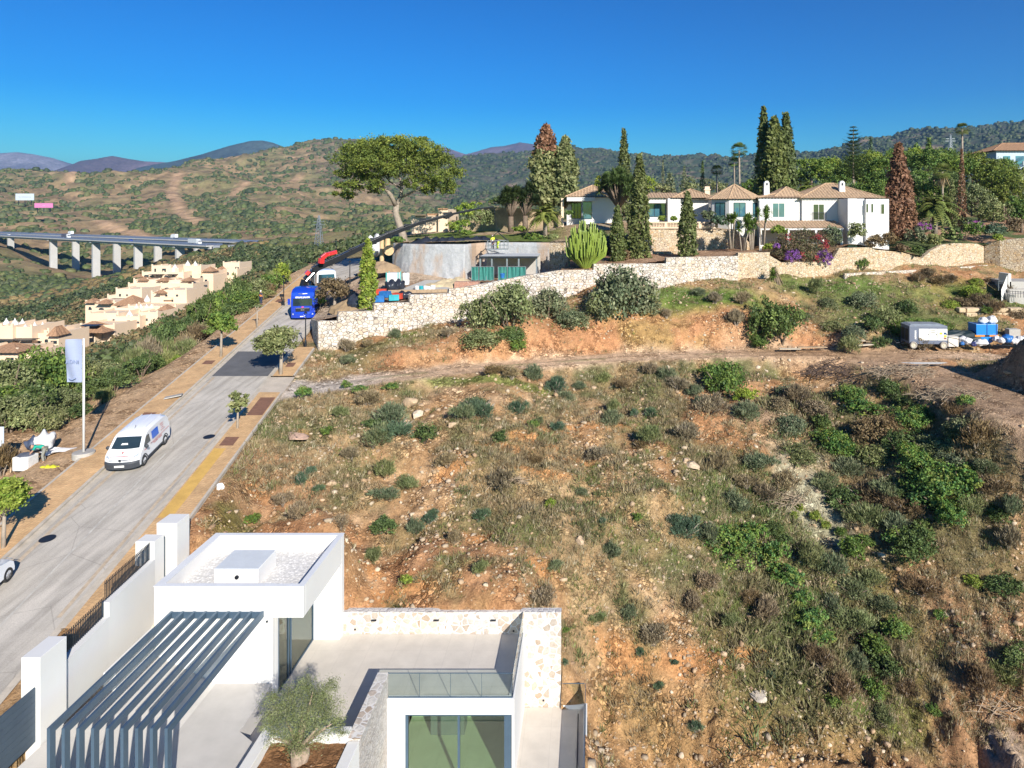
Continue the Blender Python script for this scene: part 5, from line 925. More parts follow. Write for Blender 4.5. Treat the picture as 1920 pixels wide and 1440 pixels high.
row([(1375,1010,40,'fig','dark orange-flecked bush at the top of the green gully'),(1410,1000,26,'fig'),(1450,985,26,'dark'),(1450,1040,28,'fig'),(1475,1080,26,'fig'),(1500,1120,24,'fig'),(1520,1160,26,'fig'),(1540,1190,20,'fig'),(1470,1010,20,'dark'),(1520,1040,30,'olive'),(1560,1060,28,'grey'),(1600,1030,26,'green'),
 (1555,800,30,'fig'),(1570,830,28,'fig'),(1540,790,20,'dark'),(1600,735,26,'fig'),(1620,760,24,'fig'),(1665,725,26,'dark'),(1690,750,20,'dark'),(1480,720,26,'grey'),(1460,750,26,'dry'),(1500,745,22,'dry'),(1530,760,26,'dry'),(1480,790,30,'grey'),(1500,830,34,'olive'),(1590,870,28,'grey'),(1630,800,34,'brown'),(1670,790,28,'brown'),(1640,850,30,'olive'),(1700,780,30,'fig'),(1730,770,28,'fig'),(1680,830,26,'dark'),(1710,840,34,'fig'),(1750,820,34,'olive'),(1740,870,40,'fig'),(1780,860,34,'grey'),(1800,800,30,'grey'),(1830,820,30,'brown'),(1710,900,34,'dark'),(1760,910,40,'fig'),(1800,900,30,'fig'),(1730,930,30,'fig'),(1780,950,34,'fig'),(1820,940,26,'olive'),(1850,900,30,'brown'),(1690,940,30,'brown'),(1660,910,28,'grey'),(1620,920,28,'brown'),(1580,930,30,'dark'),(1550,900,28,'grey'),(1600,960,24,'olive'),(1640,970,28,'olive'),(1680,985,26,'grey'),(1730,985,26,'dark'),(1810,750,18,'fig'),(1790,765,20,'brown'),(1850,870,22,'grey'),(1870,960,26,'dark'),
 (1500,950,10,'lime'),(1530,970,12,'lime'),(1550,985,10,'lime'),(1490,965,11,'lime'),(1575,995,14,'green'),(1620,1010,20,'green'),(1470,900,26,'dry'),(1420,860,26,'grey'),(1400,900,26,'dry'),(1380,940,26,'grey'),(1440,930,22,'dry'),(1350,870,22,'dry'),(1560,1130,26,'grey'),(1600,1100,28,'grey'),(1640,1080,26,'olive'),(1660,1130,24,'grey'),(1600,1170,30,'olive'),(1640,1200,34,'green'),(1660,1240,34,'dark'),(1610,1240,26,'grey'),(1640,1290,26,'green'),(1680,1180,26,'green'),(1580,1290,24,'brown'),(1560,1310,20,'green'),(1700,1290,24,'brown'),(1710,1020,36,'dark'),(1690,1010,26,'fig'),(1760,1150,14,'fig'),(1830,1090,17,'lime'),(1870,1090,26,'dark'),(1900,1100,26,'dark'),(1840,1280,28,'brown'),(1880,1260,28,'olive'),(1900,1230,26,'dark'),(1730,1100,26,'brown'),(1750,1330,16,'green'),(1890,1010,26,'dry'),(1900,950,26,'grey'),(1660,1340,20,'olive'),(1540,1240,22,'brown')], {k: v.replace('on the dry slope below the track','among the thicket of the right gully').replace('on the stony slope below the track','among the thicket of the right gully').replace('on the slope below the track','among the thicket of the right gully') for k, v in KL.items()}, 'bushes crowding the gully on the right', 20)
UB = 'bushes on the bank between the track and the stone walls'
row([(903,584,54,'olive','wide grey-green carob bush against the stone wall, leftmost of three',1.35),(956,576,57,'olive','tall grey-green bush in the middle of the wall clump',1.35),(1028,564,50,'grey','grey-green tree-like bush with pale stems right of the clump',1.5),(900,622,40,'olive','low bush at the lower left of the wall clump'),(960,615,34,'dark','dark bush at the foot of the wall clump'),(972,645,22,'green','small bright green bush hanging down to the track'),(1075,590,34,'grey','low grey-green bush between the wall clump and the next tree'),(1165,545,72,'grey','broad olive-like tree with bare stems in front of the stone wall',1.35),(1128,565,42,'olive','bush at the left skirt of the broad grey-green tree'),(1205,555,40,'grey','light bush at the right skirt of the broad grey-green tree')], {}, None, 60)
row([(1457,610,52,'dark','round dark green bush right above the track',1.3),(1425,640,24,'green','bright bush left below the round dark one'),(1415,500,28,'olive','trimmed olive bush at the corner of the stone wall',1.3),(1616,498,18,'green','small green bush at the foot of the ochre wall')]
 , {}, None, 60)
row([(1500,585,24,'grey'),(1560,600,28,'olive'),(1620,560,30,'grey'),(1660,590,32,'olive'),(1700,570,28,'dark'),(1690,615,28,'green'),(1600,620,26,'grey'),(1720,600,26,'green'),(1765,600,26,'green'),(1650,640,24,'dark'),(1590,650,22,'olive'),(1780,560,26,'lime'),(1820,545,26,'lime'),(1740,515,15,'brown'),(1760,525,17,'brown'),(1785,520,16,'brown'),(1720,520,14,'brown'),(1810,560,24,'brown'),(1840,560,24,'brown'),(1870,520,24,'brown'),(1850,580,18,'green'),(1895,545,20,'brown'),(1830,520,22,'lime'),(1550,560,24,'grey'),(1530,540,20,'olive'),(650,650,17,'dry'),(690,640,16,'dry'),(655,672,18,'grey'),(740,625,16,'grey'),(1310,545,17,'grey'),(1340,560,16,'dry'),(1390,560,18,'dry'),(1380,600,20,'dry'),(1250,590,14,'dry'),(1860,575,22,'brown'),(1900,580,24,'brown'),(1730,645,22,'dry'),(1640,610,20,'dark'),(840,625,14,'dry')],
 {'grey': 'grey-green bush on the bank above the track', 'olive': 'olive green bush on the bank above the track', 'dark': 'dark bush on the bank above the track', 'green': 'fresh green bush on the bank above the track', 'lime': 'yellow-green bush below the garden stairs', 'brown': 'dark brown dried bush below the path wall', 'dry': 'straw-coloured dry bush on the bank above the track'}, UB, 60)
# left verge belt: individual bushes, falling away into the valley
VB = 'bushes along the left verge of the road'
rd = random.Random(5); spec = []
for (px, py, rp, k) in [(20,700,62,'olive'),(85,690,58,'green'),(50,760,60,'green'),(120,735,56,'green'),(15,770,55,'green'),(90,790,48,'green'),(150,690,50,'olive'),(205,670,44,'olive'),(180,730,48,'dark'),(235,700,44,'olive'),(215,745,38,'dark'),(262,665,38,'olive'),(265,720,34,'dark'),(245,640,30,'green'),(290,625,30,'green'),(150,775,36,'dark'),(195,770,26,'green'),(290,690,28,'dark'),(315,665,26,'green'),(345,645,26,'olive'),(320,600,30,'green'),(350,580,30,'green'),(380,560,30,'dark'),(415,545,30,'green'),(390,600,28,'olive'),(430,575,30,'green'),(460,555,30,'green'),(450,520,28,'dark'),(480,525,26,'green'),(500,545,24,'olive'),(365,610,24,'brown'),(440,600,24,'green'),(470,580,22,'dark'),(545,500,18,'lime'),(575,495,18,'lime'),(520,515,20,'green'),(555,515,18,'olive'),(590,480,14,'green'),(530,530,14,'brown'),(275,650,26,'dry'),(285,645,22,'dry'),(345,620,24,'dry'),(352,636,20,'dry'),(250,660,24,'olive'),(225,690,30,'grey'),(-20,740,60,'green'),(310,640,26,'olive'),(400,630,18,'green'),(330,690,14,'lime'),(5,830,30,'brown')]: spec.append((px, py, rp, k))
for px, py, rp, k in spec:
    dist = 42.5+max(0, (830-py))*.10+max(px, 0)*.03; 
    X = XY(px, dist)
    k = {'green': ['olive', 'green', 'dark'][int(px) % 3]}.get(k, k); lim = LX(dist)-3.3-rp*dist/F*.55
    if X > lim: X = lim
    r = rp*dist/F; zc = -(py-HY)*dist/F; zg = gz(X, dist); h = max(r*.9, (zc+r*.55-zg)/1.35)
    shrub_at(k, (X, dist, zg-.2), r, {'dry': 'bare silvery twiggy bush beside the left pavement', 'green': 'dense green mastic bush along the left verge', 'olive': 'olive green thicket bush along the left verge', 'dark': 'dark green thicket bush along the left verge', 'lime': 'light yellow-green bush at the far end of the left verge', 'brown': 'brown bare bush along the left verge', 'grey': 'grey-green bush along the left verge'}[k], VB, h=min(h, r*2.2))
# ---------------------------------------------------------------- trees of the upper plots
def cypress(px, yb, yt, wp_, Yv, label, kind='cyp', n=2600, group=None, top=None, fat=.35, z0=None):
    x = XY(px, Yv); zb = -(yb-HY)*Yv/F if z0 is None else z0; H = -(yt-HY)*Yv/F-zb; r = wp_*Yv/F/2; o = thing('cypress', label, 'tree', (x, Yv, zb), group=group); g = G_()
    t = g.random(n)**.9; prof = np.minimum(1, (t/.07+.25))*np.where(t > fat, np.clip((1-t)/(1-fat), 0, 1)**.72, 1)*(.92+.16*g.random(n)); a = g.random(n)*6.283
    ph = (1+.13*np.sin(a*3+t*9+g.random()*6)+.10*np.sin(a*5-t*17)+.09*np.sin(t*40)); rr = r*prof*ph*(1-.22*g.random(n)**2); C = np.stack([np.cos(a)*rr, np.sin(a)*rr, t*H], 1); C += g.normal(size=C.shape)*r*.10
    out = np.stack([np.cos(a), np.sin(a), np.full(n, .35)], 1); pal = np.array(PAL[kind]); cl = ((np.sin(a*4+t*30)+np.sin(t*55+a*2)+2)/4*2.99).astype(int); col = pal[cl]*(.72+.5*g.random((n, 1)))
    if top: m = t > top[0]+.12*(g.random(n)-.5); col[m] = np.array(PAL[top[1]])[g.integers(0, 3, m.sum())]
    V_, F_, C_ = leaves(C, (r*.24+.12)*(.7+.7*g.random(n)), out, col, g, .1, .6); npmesh('foliage', V_, F_, LEAF, C_, o)
    trunk(o, [([(0, 0, -.5), (0, 0, H*.75)], [max(.12, r*.16), .05])]); return o
cypress(690, 584, 449, 27, 69.3, 'slim yellow-green cypress on the corner of the building site above the stepped wall', 'lime', 3200, fat=.55).children
for c in kids(bpy.data.objects['cypress']): pass
cypress(1158, 497, 388, 27, 84, 'short slim cypress left of the tallest garden cypress, above the long wall', fat=.5); cypress(1199, 492, 291, 37, 86, 'tall dark cypress in the garden between the dragon tree and balustrade', n=4200, fat=.4)
cypress(1289, 483, 361, 31, 85, 'cypress standing in front of the balustrade above the long wall', n=3000, fat=.45); cypress(1170, 400, 243, 28, 112, 'slim cypress behind the dragon tree, rising into the sky', n=2600, fat=.3)
cypress(1432, 400, 202, 34, 110, 'tallest cypress, left one of the big trio behind the villa', 'cyp', 4200, fat=.3); cypress(1452, 400, 222, 46, 108, 'broad middle cypress of the big trio behind the villa', 'cyp', 5200, fat=.45); cypress(1474, 400, 214, 38, 111, 'right cypress of the big trio behind the villa', 'cyp', 4200, fat=.35)
cypress(1024, 385, 238, 54, 104, 'broad old cypress with dead reddish-brown top', 'olive', 5200, top=(.68, 'rust'), fat=.5); cypress(1060, 385, 258, 44, 103, 'broad green cypress right against the brown-topped one', 'olive', 4600, fat=.5)
cypress(1685, 445, 272, 46, 96, 'dead rust-brown cypress beside the white villa', 'rust', 5000, fat=.3); cypress(1706, 440, 330, 22, 95.5, 'small dead brown cypress at the right foot of the big dead one', 'rust', 1600, fat=.3)
cypress(1317, 380, 302, 11, 135, 'thin distant cypress behind the villa chimney', 'dark', 900); cypress(1243, 385, 300, 9, 150, 'thin pale cypress in the hedge behind the villa', 'grey', 800); cypress(1633, 400, 258, 20, 150, 'blue-green slim conifer right of the araucaria', 'teal', 1200)
cypress(1718, 400, 270, 26, 165, 'dark small conifer on the skyline left of the pylon', 'green', 1100); cypress(1742, 400, 258, 28, 168, 'bushy conifer just left of the pylon', 'green', 1200); cypress(1283, 390, 312, 14, 150, 'grey thin conifer in the hedge behind the villa', 'grey', 700); cypress(1256, 390, 325, 26, 152, 'rounded grey-brown conifer in the hedge behind the villa', 'grey', 1000)
cypress(1803, 445, 280, 15, 108, 'brown dead vine-covered slim cypress under the tall fan palm', 'rust', 1500); cypress(1785, 430, 335, 18, 112, 'dull green slim cypress left of the vine-covered one', 'olive', 1200)
# umbrella pine
pn = thing('umbrella_pine', 'large umbrella pine with bare forked trunk standing above the crane boom', 'tree', P(757, 452, 95)); b0 = pn.location.copy()
def rl(px, py, Yv): return tuple(P(px, py, Yv)-b0)
segs = [([rl(760,462,95), rl(752,430,95), rl(742,400,95), rl(743,384,95)], [.62, .5, .42, .42]), ([rl(743,388,95), rl(733,366,94), rl(715,345,93), rl(697,325,92)], [.34, .28, .2, .1]), ([rl(742,388,95), rl(752,366,96), rl(753,345,96), rl(745,322,96), rl(752,300,96)], [.34, .28, .2, .14, .07]),
        ([rl(751,370,96), rl(775,360,96), rl(802,346,97), rl(825,335,97)], [.2, .17, .12, .06]), ([rl(715,345,93), rl(700,348,93), rl(670,345,92)], [.14, .1, .05]), ([rl(750,352,96), rl(730,340,98), rl(715,320,99)], [.15, .1, .05]), ([rl(753,345,96), rl(775,330,93), rl(790,312,92)], [.14, .1, .05])]
trunk(pn, segs, BARKL); rd = random.Random(3); lo = []
for px, py, r in [(648,300,24),(672,283,24),(700,275,24),(728,270,22),(757,272,22),(785,272,20),(812,285,20),(835,305,20),(850,325,18),(660,325,24),(640,330,14),(690,305,30),(725,300,30),(765,300,30),(800,315,28),(825,335,22),(745,320,24),(690,335,18),(640,352,14),(660,350,14),(845,345,14),(790,340,20),(770,285,24),(710,288,26),(815,300,24),(722,325,20),(700,355,14),(808,358,15),(655,368,13),(640,366,11),(668,352,15),(700,342,16),(835,358,13),(820,345,18),(848,350,12),(790,352,14),(762,345,12),(683,270,12),(790,262,10),(680,318,20)]:
    for dy in (-3.2, 3.2): q = rl(px+rd.uniform(-6, 6), py+rd.uniform(-3, 3), 95+dy+rd.uniform(-1.5, 1.5)); rr = r*95/F; lo.append((*q, rr*1.15, rr*1.3, rr*.72))
crown('crown', pn, lo, 46000, .27, PAL['pine'], G_(), clump=.24, per=30, shell=.6, low=-.5)
# generic round trees / shrub masses on the hill
def tree(px, py, rx_, ry_, Yv, kind, label, zb=None, n=2600, leaf=None, cat='tree', name='garden_tree', group=None, lob=7, tm=None, trk=True):
    x = XY(px, Yv); c = Vector((x, Yv, -(py-HY)*Yv/F)); zb = HZ(x, Yv) if zb is None else zb; o = thing(name, label, cat, (x, Yv, zb), group=group); R1, R2 = rx_*Yv/F, ry_*Yv/F; rd = random.Random(SEED[0]*7); lo = []; h = c.z-zb
    for k in range(lob): a = rd.uniform(0, 6.28); q = rd.uniform(.15, .62); lo.append((math.cos(a)*q*R1, math.sin(a)*q*R1, h+rd.uniform(-.42, .45)*R2, R1*rd.uniform(.35, .52), R1*rd.uniform(.35, .52), R2*rd.uniform(.35, .55)))
    lo.append((0, 0, h, R1*.72, R1*.72, R2*.75)); crown('crown', o, lo, n, leaf or (.05*max(R1, R2)+.16), PAL[kind], G_(), clump=.17, per=20)
    if trk:
        sg = [([(0, 0, -.5), (R1*.05, 0, max(.3, h-R2*.5))], [max(.1, R1*.09), max(.06, R1*.06)])]
        for k in range(4): a = rd.uniform(0, 6.28); sg.append(([(R1*.05, 0, max(.2, h-R2*.6)), (math.cos(a)*R1*.5, math.sin(a)*R1*.5, h+R2*.1)], [max(.05, R1*.05), .02]))
        trunk(o, sg, tm or BARK)
    return o
BT = 'round trees filling the ground behind the villa'
for px, py, rx_, ry_, Yv, k in [(1540,322,40,28,128,'green'),(1578,335,30,24,124,'green'),(1500,335,26,20,130,'green'),(1620,330,34,30,126,'green'),(1652,320,32,34,124,'green'),(1690,305,34,26,128,'green'),(1730,315,36,34,124,'green'),(1700,350,34,34,116,'dark'),(1760,310,30,26,128,'green'),(1790,320,26,28,126,'dark'),(1822,318,28,24,126,'green'),(1645,360,30,26,112,'dark'),(1745,365,30,32,112,'dark'),(1850,335,50,34,122,'pine'),(1890,370,44,36,112,'pine'),(1835,375,34,34,110,'olive'),(1900,345,34,30,120,'olive'),(1860,400,34,26,104,'olive'),(1915,395,30,34,104,'green'),(1610,360,26,22,114,'green'),(1580,365,22,20,116,'dark'),(1470,350,26,18,125,'dark'),(1410,350,26,18,125,'dark'),(1520,318,34,26,140,'green'),(1560,312,30,22,142,'lime'),(1600,312,34,26,140,'green'),(1640,305,34,28,138,'lime'),(1675,298,32,24,140,'green'),(1710,296,34,26,140,'lime'),(1750,298,34,26,138,'green'),(1790,302,34,26,138,'green'),(1830,306,34,26,136,'pine'),(1868,318,34,24,134,'pine'),(1905,330,34,24,134,'pine'),(1665,345,34,30,118,'green'),(1720,345,34,30,118,'green'),(1780,350,34,34,114,'dark'),(1680,385,26,24,104,'dark'),(1730,395,26,24,103,'dark'),(1700,415,26,18,101,'dark'),(1880,345,40,30,116,'pine'),(1560,350,30,24,118,'green'),(1885,312,30,20,144,'green')]:
    tree(px, py, rx_, ry_, Yv, {'dark': 'green'}.get(k, k) if px % 20 else k, {'green': 'dense green pine-like tree in the grove behind the villa', 'dark': 'dark shaded tree in the grove behind the villa', 'pine': 'wide yellow-green spreading tree at the right end of the grove', 'olive': 'dull olive spreading tree at the right end of the grove', 'lime': 'bright yellow-green tree crown at the back of the grove behind the villa'}[k], n=3200, group=BT)
for px, py, rx_, ry_, Yv, k in [(1350,352,28,12,150,'olive'),(1300,352,30,12,150,'olive'),(1240,352,26,12,150,'olive'),(1330,345,20,12,160,'grey'),(1215,345,16,18,125,'lime'),(1400,362,20,14,135,'green'),(1127,345,16,20,118,'lime'),(1140,335,14,16,120,'green'),(1290,342,18,12,160,'grey')]:
    tree(px, py, rx_, ry_, Yv, k, {'olive': 'olive hedge tree in the pale hedge line behind the villas', 'grey': 'grey-brown tree in the hedge line behind the villas', 'lime': 'light green leafy tree beside the villa roofs', 'green': 'green tree close behind the round pavilion'}[k], n=1500, group='hedge trees behind the villas')
GB = 'garden bushes on the upper plots'
for px, py, rx_, ry_, Yv, k, lb in [(1350,415,22,14,93.2,'teal','blue-green agave-like clump beside the balustrade'),(1328,405,14,12,94,'grey','grey fan-leaved clump behind the small cypress'),(1240,410,8,6,96,'lime','small round yellow-green bush, left of two behind the balustrade'),(1263,410,8,6,96.2,'lime','small round yellow-green bush, right of two behind the balustrade'),(1402,412,10,12,93.4,'fig','tall shrub against the round pavilion'),(1460,432,18,12,90,'lime','yellow-green shrub in front of the porch'),(1560,440,22,24,89.5,'grey','feathery grey-green bush at the porch corner'),(1605,432,22,20,89.3,'olive','small olive tree against the white villa wall'),
   (1640,455,24,16,90.5,'brown','brown bougainvillea-like shrub beside the white wall'),(1665,448,22,17,92,'brown','brown shrub under the dead cypress'),(1715,440,28,18,93,'grey','grey-violet bush below the feather palm'),(1745,450,26,16,94,'olive','olive bush spilling over the ochre wall'),(1790,440,26,16,96,'dark','dark bush behind the ochre wall'),(1825,430,24,18,98,'green','green bush near the right end of the ochre wall'),(1865,432,28,18,98,'teal','blue-green bush above the shaded wall'),(1905,425,24,22,98,'brown','brownish bush at the right edge'),(1870,445,12,8,96,'lime','bright leaved shrub near the right edge'),(1440,463,10,8,86.5,'lime','low spiky green plant at the wall corner'),
   (880,395,34,20,102,'lime','yellow-green creeper bush behind the end of the crane boom'),(905,410,30,20,100,'olive','olive creeper bush in front of the old cream wall'),(860,425,24,14,98,'lime','light green bush below the cream house'),(875,436,14,6,95,'green','dark green ground bush on the lawn'),(930,380,20,12,104,'dark','dark bush on top of the old cream wall'),(975,430,16,8,94,'lime','pale shrub under the dragon trees'),(1000,446,26,9,90.5,'green','green low shrub above the shelter, left'),(1035,446,22,9,90,'olive','olive low shrub above the shelter, right'),(745,450,16,8,93,'green','bush at the foot of the umbrella pine'),(1125,440,16,12,90,'dark','dark bush behind the candelabra plant'),
   (1178,455,14,10,88,'lime','spiky pale plant between the two garden cypresses'),(1170,478,18,14,85,'brown','brown dead shrub between the two garden cypresses'),(1068,400,10,6,98.6,'green','small bush in front of the corner glass'),(1720,470,16,10,91.8,'dark','dark bush hanging over the dip of the ochre wall'),(1690,465,18,10,91.6,'brown','reddish bush hanging over the ochre wall')]:
    tree(px, py, rx_, ry_, Yv, k, lb, n=1500, cat='shrub', name='garden_bush', group=GB, lob=5, trk=False)
# bougainvillea with purple and red flowers
bg_ = thing('bougainvillea', 'big brown-green bougainvillea with purple and red flowers draped over the garden wall', 'shrub', P(1500, 480, 88)); b0 = bg_.location.copy()
def lob(px, py, Yv, r, q=.8): p = P(px, py, Yv)-b0; rr = r*Yv/F; return (p.x, p.y, p.z, rr, rr, rr*q)
crown('foliage', bg_, [lob(1480,460,88,28), lob(1510,450,88,28), lob(1540,458,88.3,26), lob(1500,470,87.5,28), lob(1455,468,88,20), lob(1530,480,87.2,22), lob(1470,480,87,16)], 7000, .2, [(.14,.12,.06), (.18,.14,.085), (.1,.11,.045), (.22,.15,.11)], G_())
FLW = foliage('flower', .2, .6, .3)
crown('purple_flowers', bg_, [lob(1487,480,86.1,14), lob(1478,486,86,9), lob(1546,480,87,14), lob(1550,492,87,9), lob(1455,462,87,8)], 3000, .15, [(.25,.09,.42), (.2,.08,.36), (.32,.14,.5)], G_(), mat=FLW); crown('red_flowers', bg_, [lob(1535,452,87,15), lob(1545,462,87,10), lob(1507,478,86.2,9), lob(1528,487,86.4,9), lob(1480,446,87.2,10)], 1200, .13, [(.45,.03,.06), (.5,.08,.1)], G_(), mat=FLW)
for px, py, Yv, lb in [(1733,428,95,'pink-purple flowering bush below the feather palm'), (1828,424,101,'small magenta flower clump by the right end of the grove')]:
    o = thing('flowering_bush', lb, 'shrub', P(px, py+8, Yv)); b0 = o.location.copy(); crown('foliage', o, [lob(px, py, Yv, 18, .6)], 900, .2, PAL['grey'], G_()); crown('flowers', o, [lob(px, py-2, Yv-.6, 14, .6)], 700, .15, [(.35,.08,.38), (.42,.16,.45)], G_(), mat=FLW)
# ---------------------------------------------------------------- palms, yuccas, candelabra plants
def frond(g, L, up, droop, az, wd, npair, col, fan=False):
    ts = np.linspace(0, 1, npair+1); r = L*ts*(np.cos(up)+.0)*1; x = L*np.cos(up)*ts; z = L*np.sin(up)*ts-droop*L*ts**2.2; V = []; Fq = []; C = []
    d = np.array([math.cos(az), math.sin(az), 0]); s = np.array([-math.sin(az), math.cos(az), 0])
    for i in range(1, npair+1):
        p = d*x[i]+np.array([0, 0, z[i]]); q = d*x[i-1]+np.array([0, 0, z[i-1]]); wl = wd*math.sin(min(1, ts[i]*1.15+.12)*math.pi*.92)+.05*wd; k = (p-q); k = k/(np.linalg.norm(k)+1e-9)
        for sg in (-1, 1):
            tip = q+s*sg*wl+k*wl*.7+np.array([0, 0, -wl*(.35+.2*g.random())]); b = len(V); V += [q, q+k*.55*np.linalg.norm(p-q)+0, tip, q+s*sg*wl*.5+k*wl*.1]; Fq.append([b, b+1, b+2, b+3]); cc = np.array(col)*(.75+.5*g.random()); C += [cc]*4
    return np.array(V), np.array(Fq), np.array(C)
def rosette(g, c, L, n, wd, cols, droop=.35, umin=-.3, umax=1.45, leaf=True, npair=7, tuft=False):
    parts = []
    for k in range(n):
        az = g.random()*6.283; up = umin+(umax-umin)*g.random()**.9; col = np.array(cols)[g.integers(0, len(cols))]*(.8+.4*g.random())
        if tuft:
            d = np.array([math.cos(az)*math.cos(up), math.sin(az)*math.cos(up), math.sin(up)]); s = np.array([-math.sin(az), math.cos(az), 0])*wd; l = L*(.8+.4*g.random()); V_ = np.array([-s, s, d*l*.6+s*.7-[0, 0, droop*l*.2], d*l*.6-s*.7-[0, 0, droop*l*.2], d*l-[0, 0, droop*l*.6]+s*.1, d*l-[0, 0, droop*l*.6]-s*.1]); F_ = np.array([[0, 1, 2, 3], [3, 2, 4, 5]]); C_ = np.repeat(col[None], 6, 0)
        else: V_, F_, C_ = frond(g, L*(.8+.35*g.random()), up, droop*(.7+.6*g.random()), az, wd, npair, col)
        parts.append((V_+np.array(c), F_, C_))
    return parts
def palm(px, yc, yb, r, Yv, label, kind='feather', cols=None, n=46, skirt=False, group=None, zb=None):
    x = XY(px, Yv); zc = -(yc-HY)*Yv/F; zb = -(yb-HY)*Yv/F if zb is None else zb; L = r*Yv/F; o = thing('palm_tree', label, 'palm tree', (x, Yv, zb), group=group); g = G_(); h = zc-zb; cols = cols or [(.11,.16,.04), (.16,.19,.05), (.09,.13,.03)]
    if kind == 'feather': pr = rosette(g, (0, 0, h), L, n, L*.16, cols, .62, -.35, 1.35, npair=16)
    else:
        pr = []
        for k in range(n):
            az = g.random()*6.283; up = -.7+2.1*g.random(); d = np.array([math.cos(az)*math.cos(up), math.sin(az)*math.cos(up), math.sin(up)]); c = d*L*.55+np.array([0, 0, h]); s = np.array([-math.sin(az), math.cos(az), 0]); u = np.cross(d, s); col = np.array(cols)[g.integers(0, len(cols))]*(.75+.5*g.random())
            for j in range(9): a = -1.3+2.6*j/8; e = d*math.cos(a)*.5+s*math.sin(a)*.5; e2 = d*math.cos(a+.16)*.5+s*math.sin(a+.16)*.5; V_ = np.array([c, c+e2*L*.6, c+(e+e2)*.5*L-[0, 0, .12*L], c+e*L*.6]); pr.append((V_, np.array([[0, 1, 2, 3]]), np.repeat(col[None], 4, 0)))
    npmesh('fronds', *[(v) for v in merge(pr)[:2]], LEAF, merge(pr)[2], o); tw = max(.16, L*(.09 if kind == 'feather' else .07)); trunk(o, [([(0, 0, -.5), (.05*h*.1, 0, h*.5), (0, 0, h)], [tw*1.15, tw, tw*.95])], BARKL)
    if skirt:
        pr = rosette(g, (0, 0, h-.2), L*.95, 90, .10, [(.36,.26,.14), (.3,.2,.11), (.42,.33,.2)], .8, -1.5, -.6, tuft=True); V_, F_, C_ = merge(pr); npmesh('dead_skirt', V_, F_, LEAF, C_, o)
    return o
palm(1022, 402, 442, 44, 92, 'spreading feather palm left of the white villa wing', cols=[(.16,.19,.045), (.20,.22,.06), (.12,.15,.035)], n=85)
palm(1752, 388, 432, 58, 98, 'large feather palm right of the dead brown cypress', cols=[(.11,.15,.035), (.15,.19,.05), (.19,.21,.06)], n=95); palm(1512, 352, 400, 32, 112, 'feather palm peeking over the villa roof', cols=[(.10,.14,.03), (.16,.2,.05)], n=40, zb=-2)
palm(1804, 243, 440, 15, 118, 'very tall thin fan palm on the right skyline', 'fan', [(.17,.2,.07), (.25,.27,.1)], 90, zb=-3); palm(1386, 282, 400, 18, 126, 'tall fan palm left of the big cypress trio', 'fan', [(.12,.18,.05), (.18,.24,.07)], 90, zb=-2); palm(1377, 305, 400, 13, 127, 'lower fan palm beside the tall one', 'fan', [(.13,.2,.05)], 70, zb=-2); palm(1344, 320, 400, 13, 132, 'dark fan palm behind the round pavilion', 'fan', [(.10,.14,.04)], 70, zb=-2)
palm(1767, 322, 420, 20, 109, 'fan palm with a thick skirt of dead leaves in the grove', 'fan', [(.16,.22,.06), (.24,.27,.08)], 80, True, zb=-3)
def dragon(px, yt, yb, rx_, Yv, label, heads, cols, R_=.95, zb=None):
    x = XY(px, Yv); zb = -(yb-HY)*Yv/F if zb is None else zb; o = thing('dragon_tree', label, 'tree', (x, Yv, zb)); g = G_(); rd = random.Random(px); pr = []; W_ = rx_*Yv/F; H = -(yt-HY)*Yv/F-zb; sg = []
    for k in range(heads): a = rd.uniform(0, 6.28); q = math.sqrt(rd.random()); c = (math.cos(a)*q*W_, math.sin(a)*q*W_*.8, H*(.62+.33*(1-q*q)+rd.uniform(-.05, .05))); pr += rosette(g, c, R_, 80, .075, cols, .3, -.5, 1.5, tuft=True); sg.append(([(0, 0, H*.28), (c[0]*.45, c[1]*.45, H*.5), c], [.16, .12, .09]))
    V_, F_, C_ = merge(pr); npmesh('crown', V_, F_, LEAF, C_, o); sg.append(([(0, 0, -.4), (0, 0, H*.3)], [.45, .36])); trunk(o, sg, BARK); return o
dragon(1160, 322, 418, 38, 95.5, 'broad dragon tree with thick pale trunks in front of the white villa wing', 62, [(.12,.17,.05), (.16,.21,.07), (.1,.14,.05)], 1.15); dragon(958, 350, 430, 22, 99, 'dark dragon tree on the left of the pair by the cream wall', 34, [(.05,.075,.03), (.07,.1,.035)], 1.0); dragon(985, 345, 430, 24, 100, 'dark dragon tree on the right of the pair, under the brown-topped cypress', 34, [(.045,.07,.03), (.06,.085,.03)], 1.0)
def yucca(px, yt, yb, Yv, label, heads=3, spread=8, r=.75, cols=None, group=None, skirt=False):
    x = XY(px, Yv); zb = -(yb-HY)*Yv/F; o = thing('yucca', label, 'yucca', (x, Yv, zb), group=group); g = G_(); rd = random.Random(px); H = -(yt-HY)*Yv/F-zb; pr = []; sg = []; cols = cols or [(.12,.19,.04), (.16,.23,.05)]
    for k in range(heads): c = (rd.uniform(-1.4, 1.4)*spread*Yv/F, rd.uniform(-.5, .5), H*rd.uniform(.55, .92)); pr += rosette(g, c, r, 90, .075, cols, .25, -.6, 1.5, tuft=True); sg.append(([(c[0]*.3, 0, -.3), (c[0]*.6, c[1]*.5, c[2]*.5), c], [.10, .08, .07]))
    V_, F_, C_ = merge(pr); npmesh('leaves', V_, F_, LEAF, C_, o); trunk(o, sg, BARKL)
    if skirt: pr = rosette(g, (0, 0, H*.78), H*.75, 120, .07, [(.30,.21,.13), (.24,.17,.11), (.38,.29,.18)], .9, -1.5, -.9, tuft=True); V_, F_, C_ = merge(pr); npmesh('dead_skirt', V_, F_, LEAF, C_, o)
YG = 'yuccas at the end of the balustrade terrace'
